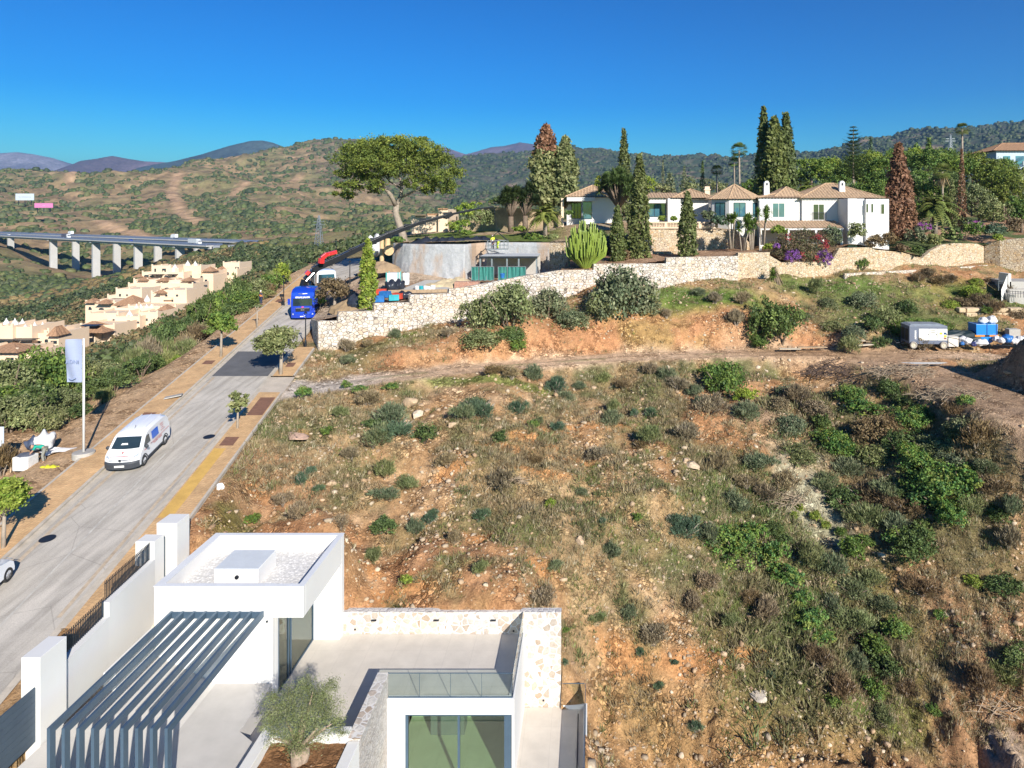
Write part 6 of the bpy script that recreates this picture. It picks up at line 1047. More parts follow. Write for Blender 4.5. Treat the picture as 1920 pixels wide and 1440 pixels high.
for px, yt, yb, Yv, lb in [(1372, 402, 462, 88, 'yucca at the left end of the row of yuccas'), (1392, 403, 466, 87.5, 'yucca in the middle of the row, over the brown bed'), (1410, 400, 464, 88.5, 'twin-stemmed yucca right of the middle one'), (1430, 385, 455, 88.8, 'pale-stemmed yucca nearest the lean-to porch')]: yucca(px, yt, yb, Yv, lb, 4, 9, .95, group=YG)
yucca(1453, 485, 556, 83, 'shaggy yucca trunk with brown skirt below the wall corner', 2, 3, .95, skirt=True); yucca(1066, 465, 500, 82, 'small yucca beside the square stone wall piece', 2, 3, .8)
def candelabra(px, yb, yt, rx_, Yv, label, n=90, col=((.20,.27,.035), (.15,.22,.035), (.26,.32,.05))):
    x = XY(px, Yv); zb = -(yb-HY)*Yv/F; H = -(yt-HY)*Yv/F-zb; W_ = rx_*Yv/F; o = thing('candelabra_plant', label, 'succulent', (x, Yv, zb)); g = G_(); rd = random.Random(px); m, t, b = nodes('succulent_skin'); t.links.new(mixc(t, noise(t, coord(t), 1.5, 3), col[1], col[2]), b.inputs['Base Color']); b.inputs['Roughness'].default_value = .5; mb = MB()
    for k in range(n): a = rd.uniform(0, 6.28); q = math.sqrt(rd.random()); ex, ey = math.cos(a)*q*W_, math.sin(a)*q*W_*.8; top = H*(1-.38*q*q)*rd.uniform(.58, 1.07); mb.tube([(ex*.15, ey*.15, 0), (ex*.6, ey*.6, top*.38), (ex*.93, ey*.93, top*.6), (ex, ey, top*.97), (ex, ey, top)], [.10, .10, .085, .08, .02], 5)
    mb.build('branches', m, o); return o
candelabra(1098, 503, 416, 40, 79.5, 'bright yellow-green candelabra plant, biggest succulent above the long wall', 330); candelabra(1760-580, 470, 450, 10, 87, 'small spiky candelabra plant between the garden cypresses', 40)
# araucaria
ar = thing('araucaria', 'tiered araucaria tree rising above the villa roof', 'tree', (XY(1600, 116), 116, -3)); g = G_(); H = zt(236, 116)+3; pr = []
for lv in range(15):
    t_ = lv/14; zz = H*(.50+.49*t_**1.05); Lb = 4.3*(1-t_)**.85+.4; nb_ = 7 if lv > 4 else 11
    for k in range(nb_): V_, F_, C_ = frond(g, Lb*(.85+.3*g.random()), .22+.25*(1-t_), -.02, 6.283*k/nb_+lv*.5, .5, 10, (.10,.145,.045)); pr.append((V_+np.array([0, 0, zz]), F_, C_))
V_, F_, C_ = merge(pr); npmesh('branches', V_, F_, LEAF, C_, ar); trunk(ar, [([(0, 0, -.5), (0, 0, H)], [.25, .05])], BARKL)
# ---------------------------------------------------------------- street trees
def street(px, yb, yc, rx_, ry_, kind, label, Yv, n=4000, leaf=.22, tm=None, off_=None):
    x = XY(px, Yv); z = float(road_z(Yv))+.12; o = tree(px, yc, rx_, ry_, Yv, kind, label, zb=z, n=n, leaf=leaf, name='street_tree', tm=tm or BARKL, lob=8); return o
def roadY(py):
    ys = np.arange(24, 124, .05); p = HY-F*road_z(ys)/ys; return float(ys[np.argmin(abs(p-py))])
street(526, 704, 641, 43, 33, 'olive', 'round green street tree by the crossing, casting shade on the dark patch', roadY(704), 6500, .24); street(445, 806, 755, 23, 27, 'olive', 'small sparse street tree beside the brown grate', roadY(806), 1500, .2)
street(6, 1031, 938, 46, 40, 'lime', 'round bright street tree cut by the left edge of the photo', roadY(1031), 11000, .15); street(414, 671, 606, 30, 26, 'green', 'street tree on the left pavement merging with the verge bushes', roadY(671), 3200, .26); street(626, 585, 543, 40, 26, 'brown', 'half bare street tree with reddish leaves beside the blue truck', 74.5, 3200, .24); street(600, 585, 560, 16, 20, 'fig', 'green leafy tree half behind the blue truck', 77, 1400, .25)
street(482, 617, 575, 7, 12, 'grey', 'thin young sapling on the left pavement', roadY(617), 160, .18)
finish_protos()
# ---------------------------------------------------------------- olive tree by the villa
ol = thing('olive_tree', 'silvery olive tree in the soil planter of the villa terrace', 'tree', (XY(560, 25.6), 25.6, -20.4)); g = G_(); rd = random.Random(2)
lo = []; b0 = ol.location.copy()
for px, py, r, dy in [(510,1345,20,0),(540,1310,22,.3),(575,1295,22,.4),(610,1300,20,.2),(620,1335,22,0),(585,1335,26,-.3),(550,1350,26,-.4),(520,1375,20,0),(600,1368,24,0),(565,1375,26,.3),(632,1355,14,.2),(505,1310,14,.2),(625,1285,12,.2),(560,1395,18,-.2),(640,1375,12,0),(535,1330,22,.7),(595,1315,24,.8),(500,1360,12,-.2),(570,1280,14,.1)]: q = P(px, py, 25.6+dy)-b0; rr = r*25.6/F*1.12; lo.append((q.x, q.y, q.z, rr, rr*1.2, rr*.95))
crown('crown', ol, lo, 26000, .075, [(.21,.24,.10), (.16,.195,.08), (.29,.31,.16), (.19,.23,.09)], g, clump=.24, per=14, shell=.75, asp=.22, low=-.9)
sg = [([(0, 0, -.2), (-.05, 0, .35), (-.1, 0, .7)], [.30, .24, .2])]
for px, py in [(530,1360),(600,1355),(565,1330),(515,1380),(585,1300),(625,1350),(545,1400)]: q = P(px, py, 25.6)-b0; sg.append(([(-.08, 0, .6), (q.x*.5, rd.uniform(-.2, .2), .6+(q.z-.6)*.5), (q.x, rd.uniform(-.3, .3), q.z)], [.13, .07, .02]))
trunk(ol, sg, simple('olive_bark', (.36, .27, .2), .9, var=.4, scale=7, bmp=.9))
sg = [([(0, 0, -.2), (.2, .1, .35), (.25, .1, .62)], [.22, .18, .1])]; trunk(ol, sg, MATS['olive_bark'], 'second_trunk')
# ---------------------------------------------------------------- ground cover: grasses, stones, far scrub
def ggrass():
    g = np.random.default_rng(77); n = 330000; Y = 19*np.exp(g.random(n)*math.log(98/19)); px = g.random(n)*1700+330; X = (px-CX)*Y/F; v = veg(X, Y); lx, rx = road_x(Y)
    db, tz, tp, sd = near_line(X, Y, TR); db2 = near_line(X, Y, TR2)[0]; bank = np.exp(-((sd-3.4)/1.9)**2)*sm(5, 13, tp)*(1-sm(53, 58, tp)); gully = sm(-1, 1.5, X-(14+(Y-33.5)*.6))*(1-sm(43, 47, Y)); belt = sm(4, 8, X)*sm(33, 37, Y)
    pr = (.03+.50*v**1.3)*(1-.9*bank)*(1-.75*gully)*(1-.8*sm(-1, 2, X)*(1-sm(33.5, 37, Y)))+.5*belt*(Y < 62); k = (g.random(n) < pr) & (X > rx+2.5) & (db > 2.0+.4*g.random(n)) & (db2 > 3.6) & ~((X < -.1) & (Y < 35.4)) & ~((X > 12) & (abs(Y-69.5) < 4.2)) & (np.hypot((X-PILE.x)/1.25, Y-PILE.y) > 6)
    cl = gp(1525, 950, 20); k &= (np.hypot((X-cl.x)/1.9, (Y-cl.y)/3.6)+(fbm(X, Y, 1.5, 2, 9)-.5) > 1) | (g.random(n) < .12)
    for poly, zf in SHEETS: k &= ~inpoly(X, Y, poly)
    k &= ~((Y > 86) & (X < 22)); X, Y, v = X[k], Y[k], v[k]; Z = G(X, Y); n = len(X); gr = fbm(X, Y, 4, 3, 301); above = Y > 72
    c = lerp((.42, .32, .19), (.25, .185, .11), g.random(n)); c = lerp(c, (.17, .175, .08), (g.random(n) < .24)*.8); c = lerp(c, (.17, .24, .055), sm(.55, .65, gr)*(g.random(n) < .5)*.85); c = lerp(c, (.15, .25, .05), above*(g.random(n) < .55)*.8); c = lerp(c, (.50, .43, .31), (g.random(n) < .15)*1.0)
    B = 6; H = (.10+.34*g.random(n)**2.2)*(1-.3*above)*np.where(v > .5, 1.15, .7); base = np.stack([X, Y, Z], 1); a = g.random((n, B))*6.283; ln = .15+.75*g.random((n, B)); w_ = .006+.00028*Y[:, None]*np.ones(B); rr = .10*g.random((n, B)); bx = base[:, None]+np.stack([np.cos(a)*rr, np.sin(a)*rr, -0.03*np.ones_like(a)], -1); d = np.stack([np.cos(a)*ln, np.sin(a)*ln, np.ones_like(a)], -1)*(H[:, None]*(.6+.5*g.random((n, B))))[..., None]; s = np.stack([-np.sin(a+.8), np.cos(a+.8), 0*a], -1)*w_[..., None]
    V_ = np.stack([bx-s, bx+s, bx+d], 2).reshape(-1, 3); C_ = np.repeat(c*(.8+.4*g.random((n, 1))), B*3, 0); o = npmesh('dry_grass', V_, np.arange(len(V_)).reshape(-1, 3), LEAF, C_); tag(o, 'dry straw and green grass tufts covering the hillside', 'grass', kind='stuff'); print('grass', n)
ggrass()
def gbrush():
    g = np.random.default_rng(99); n = 26000; Y = 19*np.exp(g.random(n)*math.log(90/19)); px = g.random(n)*1650+340; X = (px-CX)*Y/F; v = veg(X, Y); lx, rx = road_x(Y); db, tz, tp, sd = near_line(X, Y, TR); db2 = near_line(X, Y, TR2)[0]; m = fbm(X, Y, 2.6, 3, 330)
    thick = np.exp(-((X-(9.5+.36*(Y-34)))/(3.0+.10*(Y-30)))**2)*(Y < 62); right = sm(-1, 1.5, X-(15+(Y-33.5)*.6))*(1-sm(43, 47, Y)); bank = np.exp(-((sd-3.4)/1.9)**2)*sm(5, 13, tp)*(1-sm(53, 58, tp))
    pr = np.clip(v*1.1+thick*.9, 0, 1.2)*sm(.42, .56, m+.10*thick)*(1-.8*right)*(1-.9*bank)*(1-.7*sm(-1, 2, X)*(1-sm(33.5, 37, Y))); cl = gp(1525, 950, 20)
    k = (g.random(n) < pr*.8) & (X > rx+2.6) & (db > 2.1) & (db2 > 3.8) & ~((X < -.1) & (Y < 35.6)) & ~((X > 12) & (abs(Y-69.5) < 4.2)) & (np.hypot((X-PILE.x)/1.25, Y-PILE.y) > 6.4) & (np.hypot((X-cl.x)/1.9, (Y-cl.y)/3.6) > 1)
    for poly, zf in SHEETS: k &= ~inpoly(X, Y, poly)
    k &= ~((Y > 84) & (X < 25)); X, Y, thick = X[k], Y[k], thick[k]; n = len(X); Z = G(X, Y); S = (.22+.30*g.random(n)**1.5)*(1+.5*thick); per = 30; q = np.repeat(np.arange(n), per); d = g.normal(size=(len(q), 3)); d /= np.linalg.norm(d, axis=1)[:, None]; d[:, 2] = abs(d[:, 2])
    hue = fbm(X, Y, 3.2, 3, 331); c = lerp((.31, .235, .145), (.20, .185, .09), sm(.45, .62, hue)); c = lerp(c, (.13, .17, .065), np.clip(sm(.56, .66, hue)*.5+thick*.6, 0, 1)); c = lerp(c, (.34, .27, .18), (g.random(n) < .18)*.8); c = c*(.75+.5*g.random((n, 1)))
    C0 = np.stack([X, Y, Z], 1)[q]+d*(S[q]*(.25+.75*g.random(len(q))))[:, None]*np.array([1.3, 1.3, .75]); V_, F_, C_ = leaves(C0, S[q]*(.55+.5*g.random(len(q))), d, c[q]*(.7+.6*g.random((len(q), 1))), g, 0, .13, True); o = npmesh('dry_scrub', V_, F_, LEAF, C_); tag(o, 'tangled dry olive-brown scrub matting the hillside', 'scrub', kind='stuff'); print('brush', n)
gbrush()
ICO = None
def ico():
    bm = bmesh.new(); bmesh.ops.create_icosphere(bm, subdivisions=1, radius=1); V_ = np.array([v.co[:] for v in bm.verts]); F_ = np.array([[l.vert.index for l in f.loops] for f in bm.faces]); bm.free(); return V_, F_
IV, IF = ico()
def gstones():
    g = np.random.default_rng(88); n = 110000; Y = 19*np.exp(g.random(n)*math.log(92/19)); px = g.random(n)*1620+350; X = (px-CX)*Y/F; lx, rx = road_x(Y); v = veg(X, Y); db = near_line(X, Y, TR)[0]; db2 = near_line(X, Y, TR2)[0]
    patch = sm(.5, .66, fbm(X, Y, 4.5, 3, 305)); pr = .10+.22*(1-v)+.9*patch+.35*sm(-1.5, 1, X)*(1-sm(34, 38, Y)); pr = pr*(1-.65*sm(10, 13, X)*(1-sm(34, 38, Y))); k = (g.random(n) < pr*.33) & (X > rx+2.4) & (db > 1.9) & (db2 > 2.4) & ~((X < -.1) & (Y < 35.4))
    for poly, zf in SHEETS: k &= ~inpoly(X, Y, poly)
    k &= ~((Y > 84) & (X < 25)); X, Y = X[k], Y[k]; n = len(X); S = (.028+.0008*Y)*np.exp(g.normal(size=n)*.5); S = np.minimum(S, .22); Z = G(X, Y)+S*.1; dark = np.hypot((X-PILE.x)/1.25, Y-PILE.y) < 7
    c = np.array([(.42,.29,.17), (.46,.33,.21), (.36,.235,.135), (.40,.31,.21), (.52,.42,.30)])[g.integers(0, 5, n)]*(.75+.4*g.random((n, 1))); c = np.where(dark[:, None], c*.6, c); sc3 = S[:, None]*(.7+.7*g.random((n, 3)))*np.array([1, 1, .7]); a = g.random(n)*6.283; V_ = IV[None]*(1+.75*(g.random((n, 12, 1))-.5))*sc3[:, None]; ca, sa = np.cos(a)[:, None], np.sin(a)[:, None]
    V_ = np.stack([V_[..., 0]*ca-V_[..., 1]*sa, V_[..., 0]*sa+V_[..., 1]*ca, V_[..., 2]], -1)+np.stack([X, Y, Z], 1)[:, None]; F_ = (IF[None]+12*np.arange(n)[:, None, None]).reshape(-1, 3); o = npmesh('stones', V_.reshape(-1, 3), F_, ROCK, np.repeat(c, 12, 0)); tag(o, 'loose ochre stones scattered over the hillside', 'stones', kind='stuff'); print('stones', n)
def rockmat():
    m, t, b = nodes('ochre_rock'); a = N(t, 'ShaderNodeAttribute', attribute_name='Col'); v = coord(t); n1 = noise(t, v, 3, 6, .7); c = mixc(t, 1.0, a.outputs[0], ramp(t, n1, [(.3, .68), (.7, 1.2)]), 'MULTIPLY'); t.links.new(c, b.inputs['Base Color']); b.inputs['Roughness'].default_value = .95; bump(t, b, n1, .8, .08); return m
ROCK = rockmat(); gstones()
def boulder(px, py, rp, label, flat=.7, col=(.52, .38, .25), sx=1.0):
    p = gp(px, py+rp*.2, 20); r = rp*p.y/F; g = G_(); bm = bmesh.new(); bmesh.ops.create_icosphere(bm, subdivisions=3, radius=1); V_ = np.array([v.co[:] for v in bm.verts]); F_ = np.array([[l.vert.index for l in f.loops] for f in bm.faces]); bm.free()
    for k in range(16): d = g.normal(size=3); d /= np.linalg.norm(d); lim = .36+.42*g.random(); q = V_ @ d; V_ = V_-np.maximum(q-lim, 0)[:, None]*d
    V_ += (fbm(V_[:, 0]*3+7*g.random(), V_[:, 1]*3+V_[:, 2]*2, 1, 3, 9)-.5)[:, None]*V_*.14; V_ *= np.array([r*1.15*sx, r, r*flat]); a = g.random()*6; R_ = np.array([[math.cos(a), -math.sin(a), 0], [math.sin(a), math.cos(a), 0], [0, 0, 1]]); V_ = V_ @ R_.T
    o = npmesh('boulder', V_, F_, ROCK, np.array(col)[None]*(.85+.25*g.random((len(V_), 1)))); o.location = p+Vector((0, 0, r*flat*.35)); tag(o, label, 'boulder', 'boulders on the slope below the track')
boulder(766, 757, 19, 'largest pale boulder in the rock pile below the track', .9, (.54,.39,.24)); boulder(783, 780, 14, 'cream-white rock just below the largest boulder', .7, (.62,.52,.38)); boulder(555, 817, 28, 'wide flat pinkish rock half buried near the road', .35, (.55,.36,.26)); boulder(1295, 872, 20, 'long pale slab rock at the top right of the slope', .35, (.56,.43,.29)); boulder(1285, 862, 10, 'pale upright rock beside the long slab', .7); boulder(1088, 1016, 13, 'single rounded pale boulder in the lower middle of the slope', .7); boulder(1420, 1300, 22, 'pale fallen limb-like rock in the ochre cut', .35, (.6,.52,.42)); boulder(1385, 1250, 15, 'rock above the fallen pale slab', .6)
BG = 'pale ochre rock lying on the slope below the track'
for px, py, r in [(800,770,9),(790,760,8),(810,780,10),(795,795,10),(760,790,11),(755,800,12),(768,812,9),(848,797,14),(822,768,9),(845,760,10),(830,752,8),(860,765,9),(930,785,11),(935,800,9),(902,797,7),(955,797,8),(650,738,8),(710,845,8),(620,905,15),(650,910,12),(740,895,6),(545,920,8),(600,858,6),(1015,765,9),(1112,727,9),(1060,795,9),(1165,850,9),(1105,860,8),(1102,883,6),(1168,872,8),(1222,920,7),(1235,925,6),(1140,922,6),(1124,925,6),(1165,952,7),(1280,952,7),(1295,925,6),(820,935,7),(960,980,8),(900,990,8),(850,1000,8),(880,975,7),(1000,1060,7),(1020,1045,7),(1142,1225,8),(1290,1230,9),(1350,1240,10),(1890,700,11),(1905,1045,7),(1815,1200,7),(640,1000,6),(900,880,6),(870,850,9),(850,850,8),(1000,840,7),(1030,815,6)]: boulder(px, py, r*.8, BG, .6, (.46, .33, .21))
print('objs', len(bpy.data.objects))
# ---------------------------------------------------------------- lettering
def lettering(body, size, mat, name='lettering', bold=0.0):
    cu = bpy.data.curves.new('t', 'FONT'); cu.body = body; cu.size = size; cu.align_x = 'CENTER'; cu.align_y = 'CENTER'; cu.offset = bold; o = bpy.data.objects.new('t', cu); link(o)
    dg = bpy.context.evaluated_depsgraph_get(); me = bpy.data.meshes.new_from_object(o.evaluated_get(dg)); bpy.data.objects.remove(o); me.name = name; me.materials.clear(); me.materials.append(mat); return link(bpy.data.objects.new(name, me))
def put_text(body, size, mat, par, M, bold=0.0, name='lettering'):
    o = lettering(body, size, mat, name, bold); o.data.transform(M); adopt(o, par); return o
MXf = Matrix(((0, 0, 1, 0), (1, 0, 0, 0), (0, 1, 0, 0), (0, 0, 0, 1)))      # text plane facing +x
MYl = Matrix(((1, 0, 0, 0), (0, 0, -1, 0), (0, 1, 0, 0), (0, 0, 0, 1)))     # text plane facing -y
MYp = Matrix(((-1, 0, 0, 0), (0, 0, 1, 0), (0, 1, 0, 0), (0, 0, 0, 1)))     # text plane facing +y
T3 = lambda x, y, z: Matrix.Translation((x, y, z))
# ---------------------------------------------------------------- vehicles (x forward, z up)
WP = paint('white_car_paint', (.74, .75, .77)); REDM = paint('red_stripe', (.60, .06, .05), .4); BLKP = simple('black_bumper_plastic', (.045, .05, .06), .55, var=.15); CHR = simple('silver_trim', (.55, .56, .58), .3, metal=.8, var=.08, bmp=0); PLATE = simple('number_plate', (.7, .7, .68), .5, var=.05); LAMP = glass('headlamp_glass', (.35, .38, .42)); BLUEP = paint('blue_truck_paint', (.008, .045, .42), .25); BLUEW = paint('blue_window_film', (.01, .12, .60), .2)
def shell(prof, halfw, n=9, tumble=.12, nose=.18, zmid=1.0, ztop=1.9):
    """body from a side outline: cross sections over the width, rounded at the edges"""
    mb = MB(); ws = [math.sin(math.pi/2*k/n) for k in range(-n, n+1)]; m = len(prof); xm = max(p[0] for p in prof); xn = min(p[0] for p in prof)
    for w_ in ws:
        for x, z in prof:
            ty = 1-tumble*max(0, (z-zmid)/(ztop-zmid))**1.6; q = abs(w_)**3.2; xx = x-nose*q*max(0, (x-.55*xm)/(xm*.45)) if x > 0 else x+nose*.35*q*max(0, (-x+.75*xn)/(-xn*.25)); zz = z-(.09*q*max(0, (z-zmid)/(ztop-zmid))**3); mb.v.append((xx, w_*halfw*ty, zz))
    for i in range(len(ws)-1):
        for k in range(m): a = i*m+k; b = i*m+(k+1) % m; mb.f.append((a, b, b+m, a+m))
    mb.f.append(tuple(range(m-1, -1, -1))); mb.f.append(tuple((len(ws)-1)*m+k for k in range(m))); return mb
def wheel(par, x, y, r, w_=.22, rim=CHR, spokes=8):
    t = MB(); prof = [(r*.62, -w_/2), (r*.93, -w_/2), (r, -w_*.3), (r, w_*.3), (r*.93, w_/2), (r*.62, w_/2)]; n = 22
    for rr, yy in prof:
        for k in range(n): a = 6.2832*k/n; t.v.append((rr*math.cos(a), yy, rr*math.sin(a)))
    for i in range(len(prof)):
        j = (i+1) % len(prof)
        for k in range(n): t.f.append((i*n+k, i*n+(k+1) % n, j*n+(k+1) % n, j*n+k))
    o = t.build('wheel', RUBBER, par, smooth=True); o.location = (x, y, r); s = 1 if y > 0 else -1; m = MB()
    for k in range(n): a = 6.2832*k/n; m.v.append((r*.63*math.cos(a), s*w_*.30, r*.63*math.sin(a)))
    m.f.append(tuple(range(n))); hub = [(r*.16*math.cos(6.2832*k/10), s*w_*.46, r*.16*math.sin(6.2832*k/10)) for k in range(10)]; m.add(hub, [tuple(range(10))])
    for k in range(spokes):
        a = 6.2832*k/spokes; c, d = math.cos(a), math.sin(a); p, q = math.cos(a+.22), math.sin(a+.22); m.add([(r*.14*c, s*w_*.45, r*.14*d), (r*.14*p, s*w_*.45, r*.14*q), (r*.62*p, s*w_*.42, r*.62*q), (r*.62*c, s*w_*.42, r*.62*d)], [(0, 1, 2, 3)])
    m.build('rim', rim, o); return o
def quad(par, name, mat, pts, th=0): return MB().add(pts, [tuple(range(len(pts)))]).build(name, mat, par)
def van():
    t = thing('van', 'white panel van with red lettering and blue side window parked on the left lane', 'van'); pf = [(-2.30,.34),(-2.36,.8),(-2.33,1.2),(-2.22,1.72),(-2.05,1.88),(-1.6,1.93),(-.4,1.95),(.45,1.93),(.75,1.86),(1.0,1.72),(1.62,1.20),(1.8,1.13),(2.15,.98),(2.30,.80),(2.36,.55),(2.33,.32)]
    bd = shell(pf, .96, tumble=.13, nose=.30).build('body', WP, t, smooth=False); bd.data.polygons.foreach_set('use_smooth', [True]*len(bd.data.polygons))
    em = bd.modifiers.new('e', 'EDGE_SPLIT'); em.split_angle = R(35)
    def ws(x, y, z, d=.022): return (x+d*.65, y, z+d*.8)
    V4 = [ws(1.60,-.78,1.235), ws(1.66,-.4,1.215), ws(1.68,0,1.21), ws(1.66,.4,1.215), ws(1.60,.78,1.235), ws(1.02,.70,1.70), ws(1.03,0,1.715), ws(1.02,-.70,1.70)]; quad(t, 'windscreen', WIN, [V4[0], V4[1], V4[2], V4[3], V4[4], V4[5], V4[6], V4[7]])
    quad(t, 'dashboard_paper', PLATE, [ws(1.45,-.3,1.36,.04), ws(1.45,.1,1.36,.04), ws(1.36,.05,1.43,.04), ws(1.36,-.25,1.43,.04)])
    for s in (1, -1):
        quad(t, 'side_window', WIN, [(1.45, s*.965, 1.2), (.55, s*.962, 1.2), (.60, s*.90, 1.68), (.95, s*.90, 1.68), (1.2, s*.93, 1.45)]); m = MB(); m.ball((1.35, s*1.07, 1.2), (.09, .12, .12), 10, 6); m.build('mirror', BLKP, t, smooth=True)
        quad(t, 'side_glass', BLUEW, [(.3, s*.965, 1.18), (-.62, s*.965, 1.18), (-.62, s*.905, 1.66), (.28, s*.905, 1.66)])
        quad(t, 'stripe', REDM, [(1.9, s*.905, .92), (1.1, s*.972, .94), (1.1, s*.972, .98), (1.9, s*.905, .96)]); quad(t, 'stripe', REDM, [(.6, s*.974, 1.0), (-2.1, s*.974, 1.02), (-2.1, s*.974, 1.05), (.6, s*.974, 1.03)])
        put_text('TALLERES Y GRUAS', .14, REDM, t, T3(-.4, s*.976, .90) @ (MYp if s > 0 else MYl), .004)
        for j, tx in enumerate(['instalaciones', 'electricas', 'averias', 'mantenimiento']): put_text(tx, .10, REDM, t, T3(-1.2, s*(.965-.02*(3-j)), 1.60-j*.12) @ (MYp if s > 0 else MYl), .003)
        quad(t, 'door_handle', BLKP, [(.55, s*.978, 1.02), (.42, s*.978, 1.02), (.42, s*.978, 1.05), (.55, s*.978, 1.05)])
        lp = [(2.22, s*.60, .86), (2.02, s*.86, .90), (1.86, s*.905, .99), (1.90, s*.86, 1.03), (2.12, s*.66, .95)]; quad(t, 'headlight', LAMP, [(a+.03, b*1.012, c+.015) for a, b, c in lp])
        wheel(t, 1.45, s*.86, .33); wheel(t, -1.50, s*.86, .33)
        m = MB(); m.tube([(1.45+.40*math.cos(a), s*.955, .33+.40*math.sin(a)) for a in np.linspace(-.2, 3.34, 12)], .035, 6); m.build('wheel_arch', BLKP, t); m = MB(); m.tube([(-1.5+.40*math.cos(a), s*.955, .33+.40*math.sin(a)) for a in np.linspace(-.2, 3.34, 12)], .035, 6); m.build('wheel_arch', BLKP, t)
        m = MB(); m.box(-1.05, 1.0, s*.955-.02, s*.955+.02, .30, .42); m.build('sill_trim', BLKP, t)
    bp = shell([(1.95,.26),(2.43,.28),(2.45,.58),(2.36,.68),(1.95,.66)], .955, tumble=0, nose=.34); bp.build('bumper', BLKP, t); quad(t, 'number_plate', PLATE, [(2.462, -.27, .42), (2.462, .27, .42), (2.462, .27, .54), (2.462, -.27, .54)])
    quad(t, 'grille_line', DARKM, [(2.33, -.6, .80), (2.36, 0, .77), (2.33, .6, .80), (2.33, .6, .845), (2.36, 0, .815), (2.33, -.6, .845)]); m = MB(); m.ball((2.36, 0, .80), (.03, .09, .08), 10, 6); m.build('badge', DARKM, t)
    put_text('T', .26, REDM, t, T3(1.98, 0, 1.085) @ Matrix.Rotation(R(-68), 4, 'Y') @ MXf, .01); quad(t, 'hood_stripe', REDM, [(2.2, -.6, .985), (2.23, 0, .975), (2.2, .5, .985), (2.16, .5, 1.005), (2.19, 0, .995), (2.16, -.6, 1.005)])
    m = MB(); m.tube([(.3, 0, 1.93), (.15, 0, 2.1)], .012, 5); m.build('antenna', BLKP, t)
    for y in (-.55, 0, .55):
        m = MB(); m.bar((-2.0, y, 1.925), (.2, y, 1.952), .05, .02); m.build('roof_rib', WP, t)
    return t
v = van(); yv = 43.7; v.location = (-28.35-.175*(yv-42)+.18, yv, float(road_z(yv))+.01); v.rotation_euler = (0, math.atan(.11), R(-80)); HEAD = R(-80)
def car(label, loc, rz, pitch, colm, nm='car'):
    t = thing(nm, label, 'car'); pf = [(-1.95,.35),(-2.0,.75),(-1.9,1.0),(-1.55,1.38),(-1.1,1.47),(.1,1.46),(.9,1.0),(1.6,.88),(1.95,.70),(2.02,.45),(1.98,.3)]; bd = shell(pf, .88, tumble=.22, nose=.3, zmid=.9, ztop=1.47).build('body', colm, t, smooth=True); em = bd.modifiers.new('e', 'EDGE_SPLIT'); em.split_angle = R(35)
    quad(t, 'windscreen', WIN, [(.88, -.68, 1.045), (.88, .68, 1.045), (.25, .58, 1.43), (.25, -.58, 1.43)]); quad(t, 'rear_window', WIN, [(-1.93, -.62, 1.03), (-1.93, .62, 1.03), (-1.6, .54, 1.38), (-1.6, -.54, 1.38)])
    for s in (1, -1):
        quad(t, 'side_window', WIN, [(.75, s*.875, .98), (-1.5, s*.875, .98), (-1.3, s*.755, 1.36), (.1, s*.755, 1.38)]); quad(t, 'headlight', LAMP, [(1.93, s*.45, .72), (1.78, s*.80, .76), (1.72, s*.80, .84), (1.88, s*.45, .80)]); quad(t, 'tail_light', REDM, [(-1.99, s*.5, .8), (-1.93, s*.82, .8), (-1.88, s*.82, .95), (-1.94, s*.5, .95)])
        wheel(t, 1.25, s*.80, .32, .2); wheel(t, -1.25, s*.80, .32, .2)
    t.location = loc; t.rotation_euler = (0, pitch, rz); return t
yc_ = 31.2; car('white car parked at the left edge, mostly cut off by the photo', (-1105*yc_/F-.55+.1, yc_-1.2, float(road_z(yc_-1.2))+.01), R(100), -math.atan(.11), WP)
